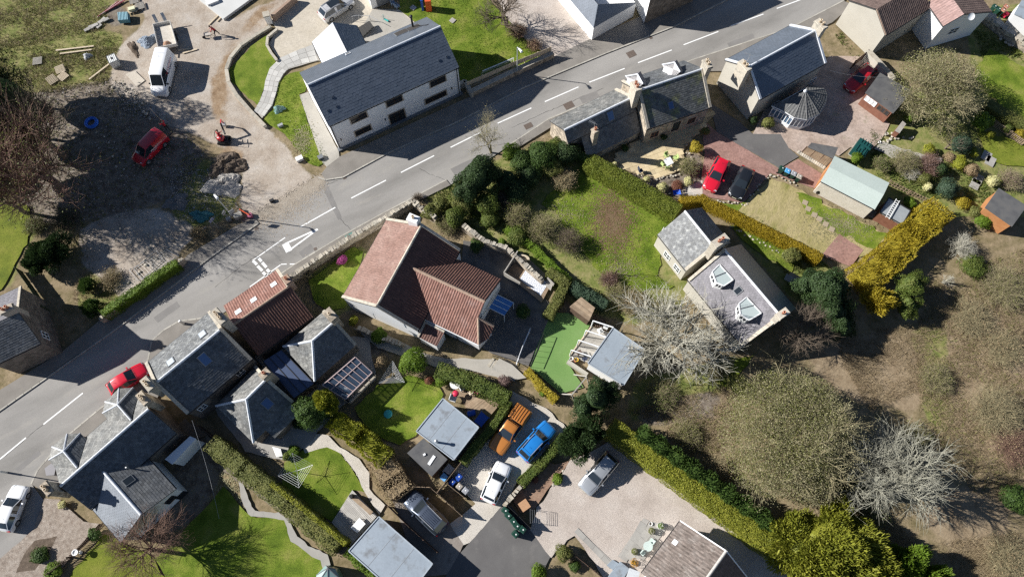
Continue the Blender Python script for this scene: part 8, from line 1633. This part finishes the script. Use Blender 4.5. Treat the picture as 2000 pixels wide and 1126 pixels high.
T = thing('caged_tank', 'white plastic water tank in a wire cage on the dirt edge', 'tank', (*G(224,128).xy, 0)); c = G(222,119,.7); rz = .5; M = Matrix.Rotation(rz, 3, 'Z')
MB().box((c.x, c.y, .68),(.96,1.14,.98), rz).build('tank', plain('tank_white', (.72,.73,.70),.4), T); MB().box((c.x, c.y, .08),(1.0,1.2,.14), rz).build('pallet_base', wood_g, T)
cg = MB()
for i in range(6):
    for s in (-1,1):
        for (x, y) in ((-.5+i*.2,.59*s),(.5*s, -.59+i*.236)): v = M @ Vector((x, y, 0)); cg.tube([(c.x+v.x, c.y+v.y, .15),(c.x+v.x, c.y+v.y, 1.2)],.014,4)
    for s in (0,): v0 = M @ Vector((-.5+i*.2,-.59,0)); v1 = M @ Vector((-.5+i*.2,.59,0)); cg.tube([(c.x+v0.x, c.y+v0.y, 1.2),(c.x+v1.x, c.y+v1.y, 1.2)],.014,4)
for z in (.3,.55,.8,1.05,1.2):
    k = [M @ Vector(v) for v in ((-.5,-.59,0),(.5,-.59,0),(.5,.59,0),(-.5,.59,0))]
    for v, w_ in zip(k, k[1:]+k[:1]): cg.tube([(c.x+v.x, c.y+v.y, z),(c.x+w_.x, c.y+w_.y, z)],.014,4)
cg.build('cage', galv, T); MB().lathe((c.x, c.y, 1.17),[(.14,0),(.14,.06),(.03,.08)],12).build('cap', black_p, T)
def torus(mb, c, R, r, n=36, k=8):
    b = len(mb.v)
    for i in range(n):
        t = 2*math.pi*i/n
        for j in range(k): s = 2*math.pi*j/k; mb.v.append((c[0]+(R+r*math.cos(s))*math.cos(t), c[1]+(R+r*math.cos(s))*math.sin(t), c[2]+r*math.sin(s)))
    for i in range(n):
        for j in range(k): mb.f.append((b+i*k+j, b+((i+1) % n)*k+j, b+((i+1) % n)*k+(j+1) % k, b+i*k+(j+1) % k))
T = thing('pipe_coil', 'coil of bright blue water pipe lying in the tree shade', 'pipe coil', (*G(180,241).xy, 0)); c = G(180,241)
for i in range(3):
    for j in range(3): mb = MB(); torus(mb, (c.x, c.y, .06+j*.1),.52+i*.11,.052); mb.build('pipe_turn', plain('pipe_blue', (.03,.16,.62),.35), T, True)
def mound(name, label, px, rx, ry, h, m, rz=0, seed=0):
    p = G(*px); rn = random.Random(seed); n = 40; vs = [(p.x, p.y, h)]; fs = []; R = 12
    for r in range(1, R+1):
        for k in range(n):
            t = 2*math.pi*k/n; f = r/R; x = rx*f*math.cos(t)*(1+.2*math.sin(3*t+seed)+.1*math.sin(7*t+2*seed)+rn.uniform(-.04,.04)); y = ry*f*math.sin(t)*(1+.2*math.sin(3*t+seed)+.1*math.sin(7*t+2*seed)+rn.uniform(-.04,.04)); c, s = math.cos(rz), math.sin(rz); vs.append((p.x+x*c-y*s, p.y+x*s+y*c, max(-.05, h*(1-f**1.3)*(1+.3*math.sin(x*4+seed)*math.cos(y*5))+rn.uniform(-.1,.1)*h) if r < R else -.14))
    for k in range(n): fs.append((0,1+k, 1+(k+1) % n))
    for r in range(R-1):
        for k in range(n): a = 1+r*n+k; b = 1+r*n+(k+1) % n; fs.append((a, a+n, b+n, b))
    o = MB().add(vs, fs).build(name, m); props(o, label, 'heap'); return o
mound('gravel_heap', 'blue grey gravel heap beside the trailer', (290,80),1.4,1.0,.5, mat('blue_grit', [(.20,.24,.30),(.28,.32,.37)],.95,5, fine=.35, fscale=14, bump=.6, bscale=16),.5,1)
mound('spoil_ridge', 'low dark ridge of spoil on the dirt track', (261,95),1.5,.5,.25, soil, -1.0,2); mound('spoil_heap', 'dark brown spoil heap beside the lane mouth', (445,322),2.2,1.6,.9, soil, .2,3); mound('gravel_heap', 'grey gravel heap at the roadside corner of the site', (437,362),2.3,1.6,.7, mat('grey_grit', [(.13,.115,.10),(.19,.17,.145)],.95,4, fine=.3, bump=.6, bscale=14),0,4); mound('rubble_heap', 'grey rubble heap behind the teal tarpaulin', (345,395),1.5,1.1,.45, mat('grey_rubble', [(.12,.12,.12),(.20,.195,.19)],.95,5, fine=.3, bump=.8, bscale=9),.3,5)
mound('tarpaulin', 'crumpled teal tarpaulin bundle at the edge of the wasteland', (393,421),1.3,.75,.5, plain('teal_tarp', (.04,.17,.18),.4),-.1,6); mound('rubble_bag', 'grey white crumpled sack in the rough grass', (171,110),.6,.5,.35, plain('sack_white', (.45,.46,.47),.6),0,7); mound('covered_heap', 'teal covered garden heap on the grass strip', (545,214),.75,.6,.6, plain('teal_cover', (.18,.30,.28),.5),.3,8)
for px, s, m, l in [((586,312),(.8,.55,.4), m1, 'white box lying beside the lane verge'),((627,309),(.6,.5,.35), grey_p, 'dark grey box at the corner of the grass strip'),((549,247),(.6,.3,.35), gy, 'pale can tipped in the grass strip'),((490,423),(.5,.5,.4), plain('purple_sack', (.30,.08,.14)), 'maroon sack at the roadworks'),((449,430),(.5,.4,.5), grey_p, 'stack of concrete blocks by the junction lamp'),((532,393),(.5,.3,.3), black_p, 'small dark toolbox on the dirt by the road'),((467,423),(.9,.6,.5), wood_g, 'grey wooden crate at the roadworks'),((418,8),(1.5,.8,.25), m1, 'white pack of sheets on the concrete slab'),((408,1),(.6,.5,.5), grey_p, 'dark box on the concrete slab')]:
    p = G(*px); z = .35 if 'concrete slab' in l else 0; o = MB().box((p.x, p.y, z+s[2]/2), s, .5).box((p.x, p.y, z+s[2]+.02),(s[0]*1.04, s[1]*1.04,.04),.5).build('site_box', m); props(o, l, 'box')
T = thing('barrier', 'orange plastic roadworks barrier by the lane mouth', 'barrier', tloc((477,416))); a, b = G(468,409,.5), G(487,420,.5); op = plain('orange_plastic', (.62,.10,.03),.5); MB().bar(a, b, .08,.3).build('board', op, T)
for p in (a, b): MB().box((p.x, p.y, .2),(.5,.1,.4),1.2).build('foot', black_p, T)
T = thing('site_fence_panel', 'galvanised mesh fence panels lying on the wasteland', 'fence panel', tloc((300,510)))
for q in ([(253,527),(325,487),(350,500),(270,548)],[(262,525),(305,488),(318,507),(278,545)]):
    P = [G(*v, .12) for v in q]
    for a, b in zip(P, P[1:]+P[:1]): MB().tube([a, b],.03,6).build('frame_tube', galv, T)
    ms = MB()
    for i in range(1,14): ms.tube([P[0].lerp(P[1], i/14), P[3].lerp(P[2], i/14)],.006,3)
    ms.build('mesh', galv, T)
o = MB(); a, b = G(352,484,.3), G(402,443,.3); props(o.tube([a, b],.04,6).build('scaffold_tube', galv), 'pale scaffold tube lying in the dry grass', 'tube')
T = thing('gate_pillar', 'white square gate pillar at the driveway corner', 'pillar', tloc((528,46))); p = G(527,44); MB().box((p.x, p.y, .7),(.7,.7,1.4),.3).build('shaft', white_w, T); MB().box((p.x, p.y, 1.46),(.85,.85,.14),.3).build('cap', stone_p, T)
p = G(536,20); o = MB().bar(G(533,36,.5), G(578,-3,.5),.35,1.0).build('boundary_wall', brick_c); props(o, 'brown boundary wall above the beige driveway', 'wall')
# top terrace bits
T = thing('scooter', 'small turquoise child scooter on the pale terrace', 'scooter', tloc((755,40))); p = G(755,41); tq = plain('turquoise_plastic', (.05,.38,.36),.4); MB().box((p.x, p.y, .14),(.7,.2,.08),-.6).build('deck', tq, T); MB().tube([(p.x-.3, p.y+.2,.15),(p.x-.35, p.y+.25,.85)],.03,6).build('handlebar', tq, T)
for dx, dy in ((-.3,.2),(.28,-.18)): MB().tube([(p.x+dx, p.y+dy-.04,.1),(p.x+dx, p.y+dy+.04,.1)],.1,10).build('wheel', black_p, T)
chair('blue garden chair on the terrace at the top edge', (768,10),.4, plain('blue_grey_fabric', (.20,.27,.36)),0,.55); chair('second blue garden chair on the terrace at the top edge', (776,16),.8, plain('blue_grey_fabric', (.2,.27,.36)),0,.55)
T = thing('inflatable', 'orange and blue upright play tower on the top lawn', 'play tower', tloc((840,14))); p = G(838,18); MB().box((p.x, p.y, .9),(.75,.9,1.8),.1).build('tower', op, T); p = G(826,18); MB().box((p.x, p.y, .9),(.3,.6,1.8),.1).build('side_panel', bluep, T)
for px, l in [((884,41), 'square grey stepping stone on the top lawn'),((807,16), 'square grey cover near the top edge of the lawn')]: p = G(*px); o = MB().box((p.x, p.y, .06),(.65,.65,.1),.9).build('stepping_stone', flag_g); props(o, l, 'slab')
for px, l in [((1926,305), 'first stepping slab at the copper shrub'),((1934,315), 'second stepping slab at the copper shrub'),((1910,350), 'stepping slab beside the cream flowered shrub'),((1904,360), 'lowest stepping slab by the right hand shed')]: p = G(*px); o = MB().box((p.x, p.y, .05),(1.0,1.3,.08),-.6).build('stepping_stone', flag_g); props(o, l, 'slab')
for i, px in enumerate([(1572,396),(1578,408),(1590,420),(1600,428),(1612,438),(1624,448)]): p = G(*px); o = MB().box((p.x, p.y, .06),(.6,.6,.07),-.5).build('stepping_stone', mat('buff_slab', [(.33,.27,.19)],.9,2)); props(o, 'buff stepping stone in the curved row across the dry lawn', 'slab', 'stepping stones across the dry lawn')
p = G(359,632); o = MB().lathe((p.x, p.y, .1),[(.16,0),(.13,.8),(.17,.85),(.1,.98)],12).build('bollard', m1); props(o, 'short white bollard on the pavement by the slate cottage', 'bollard')
# overhead wires
for a, ha, b, hb, l in [((375,820),3.6,(428,1012),.6, 'thin overhead wire from the slate cottage to the lawn'),((1622,138),4,(1735,151),2.3, 'thin wire from the blue slated house to the summerhouse')]:
    A, B = G(*a, ha), G(*b, hb); pts = [A.lerp(B, t)-Vector((0,0,.4*4*t*(1-t))) for t in np.linspace(0,1,9)]; o = MB().tube(pts, .012,4).build('overhead_wire', galv); props(o, l, 'wire')
